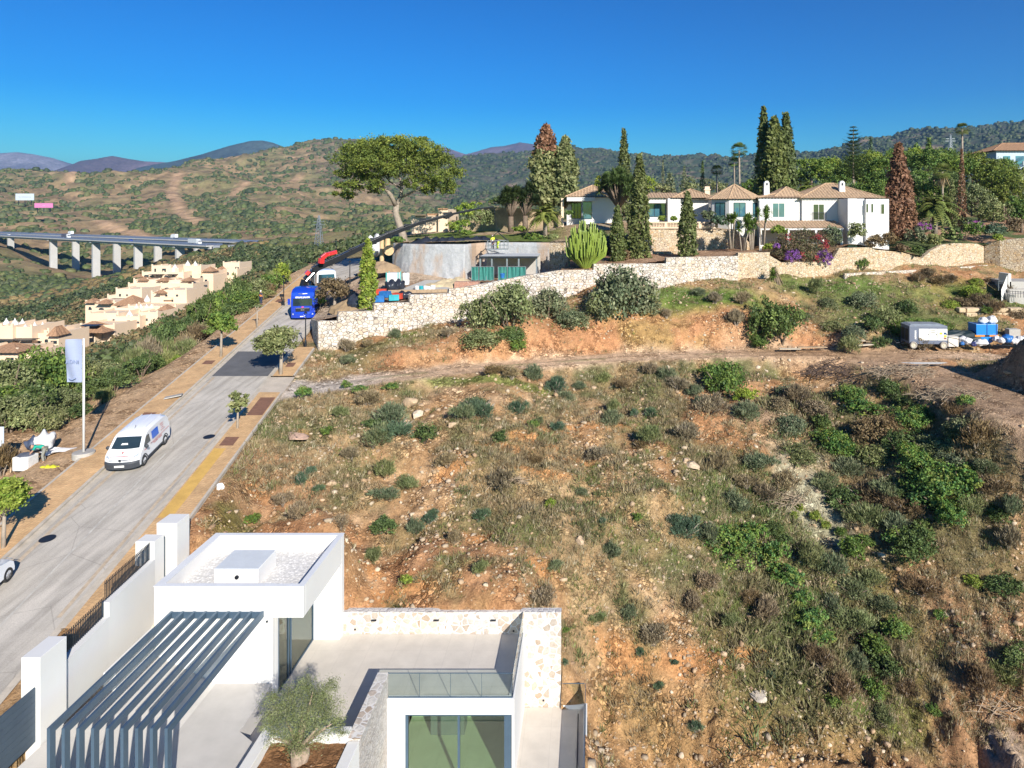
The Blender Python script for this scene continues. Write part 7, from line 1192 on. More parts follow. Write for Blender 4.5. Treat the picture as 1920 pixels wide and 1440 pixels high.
def truck():
    t = thing('crane_truck', 'bright blue crane truck facing downhill with long black folding boom', 'truck'); pf = [(-2.2,.55),(-2.2,3.25),(-1.9,3.42),(-.6,3.38),(-.1,3.05),(.0,2.55),(.12,1.75),(.16,.95),(.2,.5),(-.2,.42)]
    cab = shell(pf, 1.22, tumble=.04, nose=.22, zmid=2.2, ztop=3.4).build('cab', BLUEP, t, smooth=True); em = cab.modifiers.new('e', 'EDGE_SPLIT'); em.split_angle = R(32)
    shell([(-.5,.25),(.28,.28),(.32,.75),(.24,.95),(-.5,.9)], 1.24, tumble=0, nose=.3).build('bumper', BLUEP, t)
    quad(t, 'windscreen', WIN, [(.17, -1.0, 1.62), (.17, 1.0, 1.62), (.05, 1.0, 2.42), (.05, -1.0, 2.42)]); quad(t, 'visor', BLUEP, [(.10, -1.02, 2.42), (.10, 1.02, 2.42), (.02, .98, 2.66), (.02, -.98, 2.66)])
    put_text('GRUAS JALON', .235, PLATE, t, T3(.10, 0, 2.54) @ Matrix.Rotation(R(-15), 4, 'Y') @ MXf, .012)
    m = MB(); m.tube([(-.15, -.62, 2.92), (-.02, 0, 2.9), (-.15, .62, 2.92)], .05, 6); m.build('light_bar', CHR, t)
    quad(t, 'grille', DARKM, [(.225, -.72, 1.0), (.225, .72, 1.0), (.20, .76, 1.34), (.20, -.76, 1.34)]); put_text('GRUA', .14, CHR, t, T3(.235, 0, 1.17) @ MXf, .008)
    m = MB(); m.bar((.235, -.7, 1.38), (.235, .7, 1.38), .03, .05); m.build('chrome_strip', CHR, t); quad(t, 'number_plate', PLATE, [(.335, -.26, .42), (.335, .1, .42), (.335, .1, .52), (.335, -.26, .52)])
    m = MB(); m.ball((.20, 0, 1.47), (.03, .13, .09), 10, 6); m.build('badge', paint('magenta_badge', (.6, .03, .25)), t)
    for s in (1, -1):
        quad(t, 'headlight', LAMP, [(.24, s*.75, .62), (.16, s*1.08, .62), (.16, s*1.08, .78), (.24, s*.75, .78)]); quad(t, 'side_window', WIN, [(-.2, s*1.228, 1.7), (-1.2, s*1.228, 1.7), (-1.2, s*1.19, 2.4), (-.3, s*1.19, 2.4)])
        m = MB(); m.box(.0, .16, s*1.42-.12, s*1.42+.12, 1.75, 2.4); m.build('mirror', BLUEP, t, bevel=.03); m = MB(); m.box(-1.55, -.15, s*1.18-.05, s*1.18+.07, .95, 1.1); m.build('mudguard', BLUEP, t, bevel=.03)
        wheel(t, -.95, s*1.08, .50, .32)
        for x in (-2.9, -6.6, -7.9): wheel(t, x, s*1.04, .50, .42)
        m = MB(); m.box(-3.1, -2.5, s*1.05-.1, s*1.05+.1, .1, 1.4); m.build('outrigger', DARKM, t); m = MB(); m.box(-8.6, -8.2, s*1.0-.1, s*1.0+.1, .05, 1.2); m.build('outrigger', DARKM, t)
    m = MB(); m.box(-9, -.2, -.42, .42, .75, 1.05); m.box(-8.9, -3.6, -1.2, 1.2, 1.08, 1.28); m.build('chassis', DARKM, t, bevel=.03); m = MB(); m.box(-8.9, -3.7, -1.22, -1.16, 1.28, 1.75); m.box(-8.9, -3.7, 1.16, 1.22, 1.28, 1.75); m.build('side_board', BLUEP, t)
    m = MB(); m.box(-3.3, -2.5, -.8, .8, 1.0, 2.0); m.tube([(-2.9, 0, 1.9), (-2.9, 0, 3.3)], .34, 12); m.build('crane_column', DARKM, t, bevel=.03); return t
tk = truck(); yt_ = 76.2; tk.location = (-31.55, yt_, float(road_z(yt_))+.01); tk.rotation_euler = (0, math.atan(.11), R(-80))
tk.location.z += .0
bpy.context.view_layer.update(); MI = Matrix.Translation(tk.location) @ tk.rotation_euler.to_matrix().to_4x4(); MI = MI.inverted()
BOOM = simple('black_boom_paint', (.022, .024, .03), .35, metal=.3, var=.25, scale=2, bmp=.05)
def crane(name, pts, ws, mat, off_=(0, 0, 0)):
    m = MB()
    for (a, b, w0) in zip(pts[:-1], pts[1:], ws): m.bar(MI @ (P(*a)+Vector(off_)), MI @ (P(*b)+Vector(off_)), w0*.95, w0*1.0)
    return m.build(name, mat, tk, bevel=.02)
crane('lower_boom', [(567,541,79.3), (572,525,79.5), (607,491,80.3)], [.62, .60], BOOM)
bp_ = [(586,506,79.6), (640,482,81), (683,461,82), (729,440,83.5), (763,427,84.6)]; crane('main_boom', bp_[:3], [.66, .58], BOOM); crane('main_boom', bp_[2:], [.52, .46], BOOM)
for k, (a, b, w_) in enumerate([((763,427,84.6), (793,416,85.3), .40), ((793,416,85.3), (837,404.5,86.3), .34), ((845,402,86.5), (893,392,87.2), .25), ((893,392,87.2), (926,387.5,87.6), .18)]): crane('jib_section', [a, b], [w_], BOOM)
crane('jib_knuckle', [(834,408,86.2), (848,400,86.5)], [.5], BOOM)
m = MB(); 
for a, b in [((590,498,79.2), (683,455,81.7)), ((683,455,81.7), (763,421,84.3))]: m.tube([MI @ P(*a), MI @ P(*b)], .045, 6)
m.build('hydraulic_ram', DARKM, tk); m = MB(); m.tube([MI @ P(574,527,79), MI @ P(600,500,80)], .09, 6); m.build('hydraulic_ram', CHR, tk)
for px, py, Yv in [(700,452,82.6), (729,439,83.5), (763,426,84.6), (793,415,85.3), (660,470,81.6), (837,404,86.3), (620,489,80.5)]: m = MB(); m.bar(MI @ (P(px, py-6, Yv)), MI @ (P(px, py+6, Yv)), .75, .22); m.build('boom_clamp', BOOM, tk)
m = MB(); m.bar(MI @ P(602,494,79), MI @ P(603,484,79), .5, .5); m.bar(MI @ P(603,484,79), MI @ P(613,476,79.3), .45, .45); m.bar(MI @ P(613,477,79.3), MI @ P(631,472,80), .4, .4); m.build('red_link_arm', paint('crane_red', (.62, .03, .03), .3), tk, bevel=.03)
m = MB(); m.bar(MI @ P(574,514,79.0), MI @ P(579,508,79.1), .7, .4); m.build('red_emblem', paint('crane_red_badge', (.62, .05, .05), .3), tk)
# second dark lorry with white cab pillars behind the crane truck
t2 = thing('lorry', 'dark lorry with white trim parked nose-down behind the blue crane truck', 'truck'); pf = [(-2.0,.5),(-2.0,2.7),(-1.7,2.9),(-.5,2.85),(-.1,2.5),(.1,1.5),(.15,.5)]; NAVY = paint('navy_paint', (.03, .035, .06), .3)
cb = shell(pf, 1.15, tumble=.05, nose=.2, zmid=1.8, ztop=2.9).build('cab', WP, t2, smooth=True); em = cb.modifiers.new('e', 'EDGE_SPLIT'); em.split_angle = R(32); quad(t2, 'windscreen', WIN, [(.13, -.98, 1.5), (.13, .98, 1.5), (-.02, .95, 2.45), (-.02, -.95, 2.45)]); quad(t2, 'front_panel', NAVY, [(.17, -.95, .6), (.17, .95, .6), (.15, .98, 1.4), (.15, -.98, 1.4)])
for s in (1, -1):
    quad(t2, 'side_window', WIN, [(-.2, s*1.16, 1.55), (-1.1, s*1.16, 1.55), (-1.1, s*1.11, 2.35), (-.3, s*1.11, 2.35)]); quad(t2, 'headlight', LAMP, [(.19, s*.7, .7), (.14, s*1.02, .7), (.14, s*1.02, .86), (.19, s*.7, .86)]); wheel(t2, -.8, s*1.0, .48, .3); wheel(t2, -5.5, s*1.0, .48, .4)
m = MB(); m.box(-7.2, -2.2, -1.2, 1.2, .9, 2.3); m.build('dump_body', simple('grey_dump_body', (.30, .32, .34), .5, metal=.3), t2, bevel=.04); m = MB(); m.box(-7, 0, -.4, .4, .6, .9); m.build('chassis', DARKM, t2)
yl = 87.5; t2.location = (XY(612, yl), yl, float(road_z(yl))+.35); t2.rotation_euler = (0, math.atan(.06), R(-62))
# excavator-like white sheet bundle further up
bag('white_sheet_bundle', 'white wrapped bundle beside the cut trunk', 703, 478, 92, 1.2, PLW, 12, cat='bundle', sq=(.8, .9, 1.2))
# ---------------------------------------------------------------- lamps, flag, posts
def lamp(px, pyb, h, label, Yv, z):
    t = thing('street_lamp', label, 'street lamp', (XY(px, Yv), Yv, z), group=None); m = MB(); m.lathe((0, 0, 0), [(.11, 0), (.11, .5), (.06, .65), (.05, h-.55), (.09, h-.5)], 10); m.build('pole', DARKM, t, smooth=False); m = MB(); m.lathe((0, 0, h-.5), [(.09, 0), (.17, .34), (.17, .36)], 8); m.build('lantern', GLASS, t); m = MB(); m.lathe((0, 0, h-.14), [(.2, 0), (.08, .14), (.02, .2)], 8); m.build('cap', DARKM, t); return t
ya = roadY(574); lamp(532, 574, 3.5, 'black lantern street lamp on the left pavement beside the truck', ya, float(road_z(ya))+.12); ya = roadY(652); lamp(573, 652, 3.3, 'black lantern street lamp on the right pavement below the truck', ya, float(road_z(ya))+.12)
lamp(630, 480, 3.4, 'distant black lantern lamp rising behind the red crane arm', 104, -(478-HY)*104/F-1.0); lamp(656, 520, 3.0, 'dark lamp post between the thin tree and the slim cypress', 88, -9)
fy = 43.7; fp = P(157, 856, fy); f = thing('flag_pole', 'tall white flagpole with pale blue banner on a round concrete base', 'flag', fp); H = 7.45; m = MB(); m.tube([(0, 0, 0), (0, 0, H)], [.075, .055], 12); m.build('pole', WHITE, f, smooth=True)
m = MB(); m.lathe((0, 0, -.35), [(.62, 0), (.62, .62), (.6, .66)], 28); m.build('base', CONC, f); m = MB(); nx, nz_ = 12, 30
for j in range(nz_+1):
    for i in range(nx+1): u = i/nx; w_ = j/nz_; m.v.append((-.10-.98*u-.10*math.sin(w_*3.1)*u, .10*math.sin(u*5+w_*4)*u, H-.05-2.72*w_))
for j in range(nz_):
    for i in range(nx): a = j*(nx+1)+i; m.f.append((a, a+1, a+nx+2, a+nx+1))
bn = simple('pale_blue_banner', (.42, .48, .66), .7, var=.08, scale=1, bmp=.1); tt, bb = bn.node_tree, bn.node_tree.nodes['Principled BSDF']; trn = tt.nodes.new('ShaderNodeBsdfTranslucent'); trn.inputs[0].default_value = (.45, .5, .7, 1); mx = tt.nodes.new('ShaderNodeMixShader'); mx.inputs[0].default_value = .3; tt.links.new(bb.outputs[0], mx.inputs[1]); tt.links.new(trn.outputs[0], mx.inputs[2]); tt.links.new(mx.outputs[0], tt.nodes['Material Output'].inputs[0])
bo = m.build('banner', bn, f, smooth=True); inkm = simple('faded_banner_ink', (.26, .32, .50), .7, var=.1); put_text('ADNI', .34, inkm, f, T3(-.62, -.16, H-1.45) @ MYl, .0); quad(f, 'banner_mark', inkm, [(-.9, -.17, H-2.45), (-.62, -.17, H-2.52), (-.38, -.17, H-2.42), (-.40, -.17, H-2.49), (-.62, -.17, H-2.59), (-.86, -.17, H-2.52)])
m = MB(); 
for z in (H-.1, H-1.0, H-1.9, H-2.7): m.tube([(-.13, 0, z), (.0, 0, z)], .02, 5)
m.build('banner_clip', STEEL, f)
t_ = thing('post', 'thin dark post with box beside the left street lamp', 'post', P(529, 572, 82)); MB().tube([(0, 0, 0), (0, 0, 1.0)], .05, 6).build('pole', DARKM, t_); MB().box(-.25, .15, -.1, .1, 1.0, 1.3).build('box', DARKM, t_)
# ---------------------------------------------------------------- people
SKIN = simple('skin', (.45, .26, .18), .6, var=.08, bmp=.05); HAIR = simple('dark_hair', (.03, .02, .015), .7)
def skinmesh(name, nodes_, edges, mat, par, root=0, sub_=2):
    me = bpy.data.meshes.new(name); me.from_pydata([n[0] for n in nodes_], edges, []); me.materials.append(mat); o = link(bpy.data.objects.new(name, me)); adopt(o, par)
    sk = o.modifiers.new('skin', 'SKIN'); lay = me.skin_vertices[0] if me.skin_vertices else None
    if lay is None: me.attributes.new('x', 'FLOAT', 'POINT'); bm = bmesh.new(); bm.from_mesh(me); bm.verts.layers.skin.verify(); bm.to_mesh(me); bm.free(); lay = me.skin_vertices[0]
    for i, n in enumerate(nodes_):
        r = n[1]; lay.data[i].radius = (r, r) if not hasattr(r, '__len__') else r; lay.data[i].use_root = (i == root)
    ss = o.modifiers.new('s', 'SUBSURF'); ss.levels = sub_; ss.render_levels = sub_
    dg = bpy.context.evaluated_depsgraph_get(); m2 = bpy.data.meshes.new_from_object(o.evaluated_get(dg)); o.modifiers.clear(); o.data = m2; m2.name = name; m2.polygons.foreach_set('use_smooth', [True]*len(m2.polygons)); return o
def person(label, loc, rz, J, shirt, trousers, boots=None, vest=None, hat=None, group=None):
    """J: joints pelvis, chest, neck, head, and left/right shoulder, elbow, wrist, hip, knee, ankle"""
    t = thing('person', label, 'person', loc, rz, group); v = {k: Vector(p) for k, p in J.items()}; nd = []; ed = []
    def add(p, r, a=None): nd.append((tuple(p), r)); i = len(nd)-1; 
    def node(p, r, prev):
        nd.append((tuple(p), r)); i = len(nd)-1
        if prev is not None: ed.append((prev, i))
        return i
    pe = node(v['pelvis'], .12, None); wa = node(v['pelvis'].lerp(v['chest'], .45), .105, pe); ch = node(v['chest'], .13, wa); ne = node(v['neck'], .055, ch); node(v['head']-(v['head']-v['neck'])*.45, .055, ne)
    for s in 'lr':
        sh_ = node(v['sh'+s], .065, ch); el = node(v['el'+s], .042, sh_); wr = node(v['wr'+s], .028, el); d = (v['wr'+s]-v['el'+s]).normalized(); pm = node(v['wr'+s]+d*.07, .032, wr); side = d.cross(Vector((0, 1, 0)))
        if side.length < .1: side = Vector((1, 0, 0))
        side.normalize()
        for q, (a, ln) in enumerate([(-.036, .085), (-.012, .095), (.012, .09), (.034, .075)]): f1 = node(v['wr'+s]+d*.105+side*a, .010, pm); node(v['wr'+s]+d*(.105+ln)+side*a*1.15+Vector((0, 0, -.02)), .008, f1)
        th = node(v['wr'+s]+d*.05+side*.05, .011, wr); node(v['wr'+s]+d*.10+side*.075, .009, th)
        hi = node(v['hi'+s], .088, pe); kn = node(v['kn'+s], .060, hi); an = node(v['an'+s], .042, kn); fd = Vector((0, -1, 0)); node(v['an'+s]+fd*.16+Vector((0, 0, -.05)), .042, an)
    skinmesh('body', nd, ed, SKIN, t); hd = v['head']; m = MB(); m.ball(hd, (.078, .098, .118), 14, 10); ax = (v['head']-v['neck']).normalized(); fw = Vector((0, -1, 0))
    if 'face' in J: fw = Vector(J['face']).normalized()
    m.ball(hd+fw*.10-ax*.01, (.014, .02, .022), 8, 6)
    for q in (-1, 1): sd = fw.cross(ax).normalized()*q; m.ball(hd+sd*.08, (.014, .022, .032), 6, 5)
    m.build('head', SKIN, t, smooth=True); e = MB()
    for q in (-1, 1): sd = fw.cross(ax).normalized()*q; e.ball(hd+fw*.092+sd*.032+ax*.015, (.011, .008, .009), 6, 5)
    e.ball(hd+fw*.094-ax*.048, (.024, .008, .007), 8, 4); e.build('face_features', HAIR, t)
    m = MB(); m.ball(hd+ax*.03-fw*.018, (.085, .10, .105), 14, 9); m.build('hair' if hat is None else 'helmet', HAIR if hat is None else hat, t, smooth=True)
    mid_ = v['pelvis'].lerp(v['chest'], .5); nd = [(tuple(v['pelvis']+(v['chest']-v['pelvis'])*.08), .145), (tuple(mid_), .135), (tuple(v['chest']), .155), (tuple(v['neck']-(v['neck']-v['chest'])*.25), .075)]; ed = [(0, 1), (1, 2), (2, 3)]
    for s in 'lr': i = len(nd); nd += [(tuple(v['sh'+s]), .085), (tuple(v['sh'+s].lerp(v['el'+s], .85)), .06)]; ed += [(2, i), (i, i+1)]
    skinmesh('shirt', nd, ed, shirt, t)
    nd = [(tuple(v['pelvis']), .15)]; ed = []
    for s in 'lr': i = len(nd); nd += [(tuple(v['hi'+s]), .11), (tuple(v['kn'+s]), .08), (tuple(v['an'+s]+(v['kn'+s]-v['an'+s])*.08), .065)]; ed += [(0, i), (i, i+1), (i+1, i+2)]
    skinmesh('trousers', nd, ed, trousers, t)
    for s in 'lr': m = MB(); a = v['an'+s]; m.ball((a.x, a.y-.06, a.z-.04), (.05, .14, .05), 10, 6); m.build('boot', boots or BLKP, t, smooth=True)
    if vest: skinmesh('vest', [(tuple(v['pelvis'].lerp(v['chest'], .15)), .16), (tuple(mid_), .15), (tuple(v['chest']), .17)], [(0, 1), (1, 2)], vest, t)
    return t
STAND = dict(pelvis=(0,0,.95), chest=(0,0,1.32), neck=(0,0,1.50), head=(0,-.01,1.63), shl=(.19,0,1.42), ell=(.25,.02,1.14), wrl=(.24,-.1,.90), shr=(-.19,0,1.42), elr=(-.25,.02,1.14), wrr=(-.22,-.14,.93), hil=(.09,0,.90), knl=(.10,-.02,.50), anl=(.11,.02,.09), hir=(-.09,0,.90), knr=(-.11,-.06,.50), anr=(-.13,0,.09))
BEND = dict(pelvis=(0,.12,.92), chest=(-.05,-.28,1.12), neck=(-.08,-.44,1.10), head=(-.10,-.57,1.07), shl=(.13,-.34,1.10), ell=(.12,-.48,.84), wrl=(.04,-.62,.66), shr=(-.24,-.32,1.08), elr=(-.28,-.48,.82), wrr=(-.18,-.66,.68), hil=(.09,.12,.88), knl=(.11,.0,.48), anl=(.13,.08,.09), hir=(-.09,.12,.88), knr=(-.12,.02,.48), anr=(-.15,.1,.09), face=(0, -.5, -.8))
TEE = simple('green_tshirt', (.01, .33, .24), .8, var=.1); GRT = simple('grey_trousers', (.24, .24, .21), .85, var=.15); NVY = simple('navy_trousers', (.03, .04, .08), .85, var=.15); HIV = simple('yellow_vest', (.60, .75, .03), .6, var=.08); ORG = simple('orange_vest', (.80, .20, .02), .6, var=.08); DKS = simple('dark_shirt', (.05, .05, .08), .8, var=.2); WHM = paint('white_helmet', (.75, .75, .73))
def onv(px, py, y): p = P(px, py, y); p.z = gz(p.x, p.y)+.02; return p
person('person in a green t-shirt bending over the white builder sack', P(80, 868, 43.2), R(-62), BEND, TEE, GRT); ya = 83.2; person('person in an orange vest standing beyond the left pavement', Vector((XY(489, ya), ya, gz(XY(489, ya), ya))), R(150), STAND, DKS, NVY, vest=ORG, hat=WHM)
# basket with two workers under the end of the jib
bk = thing('work_basket', 'steel work basket hanging from the crane jib in front of the concrete wall', 'basket', P(933, 468, 84.6)); m = MB(); x0, x1 = XY(915, 84.6)-bk.location.x, XY(952, 84.6)-bk.location.x; m.box(x0, x1, -.6, .6, 0, .10); m.build('floor', STEEL, bk); m = MB()
for z in (.55, 1.1):
    for y in (-.6, .6): m.bar((x0, y, z), (x1, y, z), .05, .05)
    for x in (x0, x1): m.bar((x, -.6, z), (x, .6, z), .05, .05)
for x in np.linspace(x0, x1, 6):
    for y in (-.6, .6): m.box(x-.025, x+.025, y-.025, y+.025, .1, 1.1)
m.build('guard_rail', STEEL, bk); m = MB(); ap = Vector((.0, 0, 2.15))
for x, y in ((x0, -.6), (x1, -.6), (x0, .6), (x1, .6)): m.tube([(x, y, 1.1), ap], .04, 5)
m.tube([ap, P(926, 388, 87.4)-bk.location], .03, 5); m.build('sling', DARKM, bk); m = MB(); m.box(x0-.05, x0-.02, -.3, .15, .55, 1.05); m.build('sign_board', WHITE, bk)
person('person in a yellow vest standing at the near corner of the work basket', P(923.5, 467.5, 84.6), R(20), STAND, HIV, NVY, vest=HIV, hat=WHM); person('person in dark clothes with yellow leggings leaning inside the work basket', P(932.5, 467.5, 84.7), R(-60), BEND, DKS, HIV, hat=WHM)
# ---------------------------------------------------------------- verge clutter on the left
def at(px, py, lo_=40, hi_=48):
    ys = np.linspace(lo_, hi_, 200); p = HY-F*G((px-CX)*ys/F, ys)/ys; k = int(np.argmin(abs(p-py))); return P(px, py, float(ys[k]))
bs = thing('builder_sack', 'white square builder sack open at the top beside the bending person', 'sack', at(48, 879)); m = MB(); m.box(-.48, .48, -.45, .45, 0, .85); m.build('sack', PLW, bs, bevel=.06); m = MB(); m.ball((0, 0, .85), (.42, .4, .16), 12, 6, .15); m.build('filling', simple('dark_filling', (.08, .09, .12), .7), bs)
bag('builder_sack', 'grey crumpled big sack behind the person in green', 84, 840, 44.6, .62, PLW, 21, cat='sack', sq=(.9, .9, .95)); bag('black_bag', 'dark blue bag behind the white builder sack', 66, 842, 45.2, .55, simple('navy_bag', (.08, .10, .16), .5, var=.3, bmp=.6), 22, cat='bag')
o = MB(); n = 10
for j in range(n+1):
    for i in range(n+1): u, w_ = i/n, j/n; o.v.append((-.9+1.8*u*(.6+.4*w_), -.6+1.2*w_, .10+.12*math.sin(u*7)*math.cos(w_*5)))
for j in range(n):
    for i in range(n): a = j*(n+1)+i; o.f.append((a, a+1, a+n+2, a+n+1))
o = o.build('plastic_sheet', PLW, smooth=True); o.location = at(106, 848); tag(o, 'white plastic sheet spread on the dirt right of the person', 'sheet')
bag('bottle_bag', 'thin clear bag with bright yellow bottles lying near the pavement', 94, 881, 42.4, .30, simple('yellow_bottles', (.75, .72, .04), .4, var=.3, scale=6), 23, cat='bag', sq=(2.0, .9, .5))
ld = thing('ladder', 'short wooden ladder leaning by the white panel at the left edge', 'ladder', at(6, 888)); m = MB(); m.bar((-.15, 0, 0), (-.3, .5, 1.35), .07, .05); m.bar((.45, 0, .05), (.1, .5, 1.35), .07, .05); m.build('side_rail', WOOD, ld); m = MB()
for k in range(4): q = .15+k*.27; m.bar((-.15-.15*q, .5*q, 1.35*q), (.45-.35*q, .5*q, 1.35*q), .05, .04)
m.build('rung', WOOD, ld)
wp_ = thing('notice_board', 'tall white board panel standing at the left edge of the photo', 'panel', at(-2, 890)); m = MB(); m.box(-.75, .18, .1, .16, .6, 2.9); m.box(-.2, -.08, 0, .1, 0, 2.9); m.build('board', simple('pale_blue_panel', (.62, .68, .76), .6, var=.06), wp_)
scrap('ground_slab', 'flat pinkish board lying on the dirt next to the street tree', 'board', 45, 905, 41.4, lambda mb: mb.box(-1.4, 1.2, -.5, .5, .02, .09), simple('dusty_board', (.50, .40, .33), .9, var=.15), .2); scrap('plank', 'dark plank leaning across the dirt beside the pinkish board', 'plank', 68, 905, 41.2, lambda mb: mb.bar((-.5, -.3, .05), (1.0, .5, .2), .14, .05), DARKM)
scrap('plank', 'thin pale wooden plank pointing at the flagpole base', 'plank', 120, 874, 42.8, lambda mb: mb.bar((-1.1, -.5, .05), (1.0, .35, .15), .08, .05), WOOD); scrap('cover_slab', 'pale tilted cover slab on the left pavement past the van', 'slab', 325, 749, roadY(749), lambda mb: mb.bar((-.55, -.2, .16), (.55, .2, .34), .6, .07), CONC)
for px, py, lb in [(415, 821.5, 'white block')]: pass
rk = MB(); rk.ball((0, 0, .1), (.22, .2, .22), 8, 6, .2); o = rk.build('white_stone', WHITE2); o.location = gp(413, 916, 30); tag(o, 'single white stone block beside the yellow stained pavement', 'stone')
# ---------------------------------------------------------------- compressor, skip, bags on the right
cpz = -(653-HY)*70.2/F; cp = thing('air_compressor', 'large towed grey-blue air compressor with white doors and four wheels on the track', 'compressor', (XY(1705, 70.2), 70.2, cpz), R(-2)); CB = simple('compressor_blue_grey', (.09, .125, .20), .5, var=.15, scale=1.5, bmp=.08, dirt=(.3, .27, .24)); CW = simple('compressor_white_door', (.72, .71, .66), .5, var=.06, dirt=(.55, .5, .42)); Lc = 3.80
m = MB(); m.box(0, Lc, 0, 2.1, .42, 2.25); m.build('body', CB, cp, bevel=.04); m = MB(); m.add([(-.02, -.02, 2.25), (Lc+.02, -.02, 2.25), (Lc+.02, 2.12, 2.25), (-.02, 2.12, 2.25), (.3, .3, 2.42), (Lc-.8, .3, 2.42), (Lc-.8, 1.8, 2.42), (.3, 1.8, 2.42)], [(0, 1, 5, 4), (1, 2, 6, 5), (2, 3, 7, 6), (3, 0, 4, 7), (4, 5, 6, 7)]); m.build('roof', simple('dusty_roof_grey', (.25, .28, .32), .5, var=.2, scale=2), cp)
for a, b in ((.95, 1.95), (1.98, 2.75), (2.78, Lc-.02)): m = MB(); m.box(a, b, -.03, 0, .82, 1.98); dr = m.build('door', CW, cp, bevel=.01); m = MB(); m.box(b-.10, b-.04, -.05, -.03, 1.35, 1.45); m.build('latch', DARKM, dr)
m = MB(); m.box(2.15, 2.55, -.045, -.03, 1.78, 1.82).box(2.15, 2.55, -.045, -.03, 1.62, 1.66); m.build('vent_slot', DARKM, cp)
put_text('AIRMAN', .24, PLATE, cp, T3(.62, -.012, 1.36) @ MYl @ Matrix.Rotation(R(90), 4, 'Z'), .012)
for a, z, c in ((3.0, 1.42, (.75, .5, .05)), (3.42, 1.42, (.04, .09, .2)), (3.42, 1.15, (.6, .6, .05)), (3.40, .92, (.5, .25, .2))): m = MB(); m.box(a, a+.27, -.04, -.03, z, z+.2); m.build('sticker', paint('sticker', c), cp)
m = MB(); m.box(-.03, 0, .25, .95, .7, 1.9); m.box(-.03, 0, 1.15, 1.9, .7, 1.9); m.build('radiator_grille', DARKM, cp); IV_ = simple('ivory_rim', (.62, .58, .45), .6, var=.1, dirt=(.4, .33, .25)); DT = simple('dusty_tyre', (.34, .31, .27), .9, var=.2)
for x, y in ((.35, .12), (3.35, .12), (.35, 1.98), (3.35, 1.98)):
    wq = wheel(cp, x, y-.25 if y < 1 else y+.1, .36, .24, IV_); wq.data.materials[0] = DT
m = MB(); m.tube([(-.0, 1.05, .45), (-.9, 1.05, .35), (-1.1, 1.05, .6)], .05, 6); m.build('drawbar', DARKM, cp)
SKY_ = 72.2; skz = -(645-HY)*SKY_/F; sk = thing('rubbish_skip', 'bright blue tipping skip with orange band overflowing with white sacks', 'skip', (XY(1851, SKY_), SKY_, skz)); SB = paint('skip_blue', (.01, .20, .60), .35); m = MB(); m.prism([(-1.12, .75), (1.05, .75), (1.12, 2.05), (-1.15, 2.05)], 0, 1.6, 'y'); m.prism([(-1.05, .76), (-.85, .32), (-.1, .02), (.25, .02), (.85, .35), (.98, .76)], .02, 1.58, 'y'); m.build('hopper', SB, sk, bevel=.03)
m = MB(); m.box(-1.3, 1.18, -.06, .0, .78, .94); m.build('orange_band', paint('orange_band', (.75, .25, .02), .4), sk); m = MB(); m.box(-.06, .02, -.03, 0, .95, 2.05).box(.92, 1.0, -.03, 0, .95, 2.05); m.build('rib', simple('skip_dark_blue', (.01, .08, .3), .4), sk); m = MB(); m.box(-.25, .2, -.10, -.02, .80, .95); m.build('latch', DARKM, sk)
SG = 'white and blue rubble sacks around the skip'; k = 0
for px, py, Yv, s, mt, lb in [(1843,606,72.8,.5,PLW,'white sack on top of the skip, left'),(1860,606,72.9,.6,PLW,'larger white sack on top of the skip, right'),(1851,607,73.2,.5,PLW,'small sack at the back of the skip load'),(1806,643,71.2,.52,PLW,'round white sack next to the cardboard box'),(1814,645,70.9,.5,PLW,'white sack right of the round one by the box'),(1826,649,70.5,.34,simple('dark_blue_sack', (.05, .06, .2), .6, var=.3, bmp=.6),'small dark blue sack in front of the skip'),(1836,648,70.5,.50,PLW,'white sack in front of the skip corner'),(1845,647,70.7,.46,PLW,'slumped white sack right under the orange band'),(1868,640,71.8,.44,PLW,'white sack just right of the skip'),(1878,643,71.4,.44,PLW,'second white sack right of the skip'),(1889,642,71.4,.62,PLB,'big blue sack between white sacks right of the skip'),(1902,645,71.2,.5,PLW,'blue-white sack next to the big blue one'),(1912,645,71.2,.62,PLW,'large white sack near the right edge'),(1922,643,71.5,.6,PLW,'white sack cut by the right edge'),(1804,647,70.8,.26,PLB,'tiny blue sack at the foot of the cardboard box')]:
    bag('rubble_sack', lb, px, py, Yv, s*.8, mt, 30+k, SG, 'sack', (1.1, .9, .85)); k += 1
scrap('cardboard_box', 'large pale open box beside the compressor', 'box', 1788, 650, 70.3, lambda mb: mb.box(-.52, .5, 0, .9, 0, 1.0), simple('pale_box', (.62, .58, .50), .8, var=.1), 0); scrap('dark_sheet', 'dark green plastic sheet heap behind the sacks', 'tarpaulin', 1805, 634, 73, lambda mb: mb.ball((0, 0, 0), (2.6, .9, .8), 18, 8, .15, random.Random(5)), simple('dark_sheeting', (.015, .03, .035), .5, var=.4, bmp=.8)); scrap('block', 'pale square stone block half buried at the right edge', 'block', 1903, 628, 74, lambda mb: mb.box(-.6, .6, 0, .8, -.3, .6), CONC)
scrap('hose', 'thin hose trailing from the compressor across the track', 'hose', 1790, 645, 69.8, lambda mb: mb.tube([(-.8, 0, .7), (0, -.3, .6), (1.2, -.6, .15), (2.6, -1.0, .12), (5.5, -1.6, .12), (7, -2.2, .15)], .03, 5), DARKM)
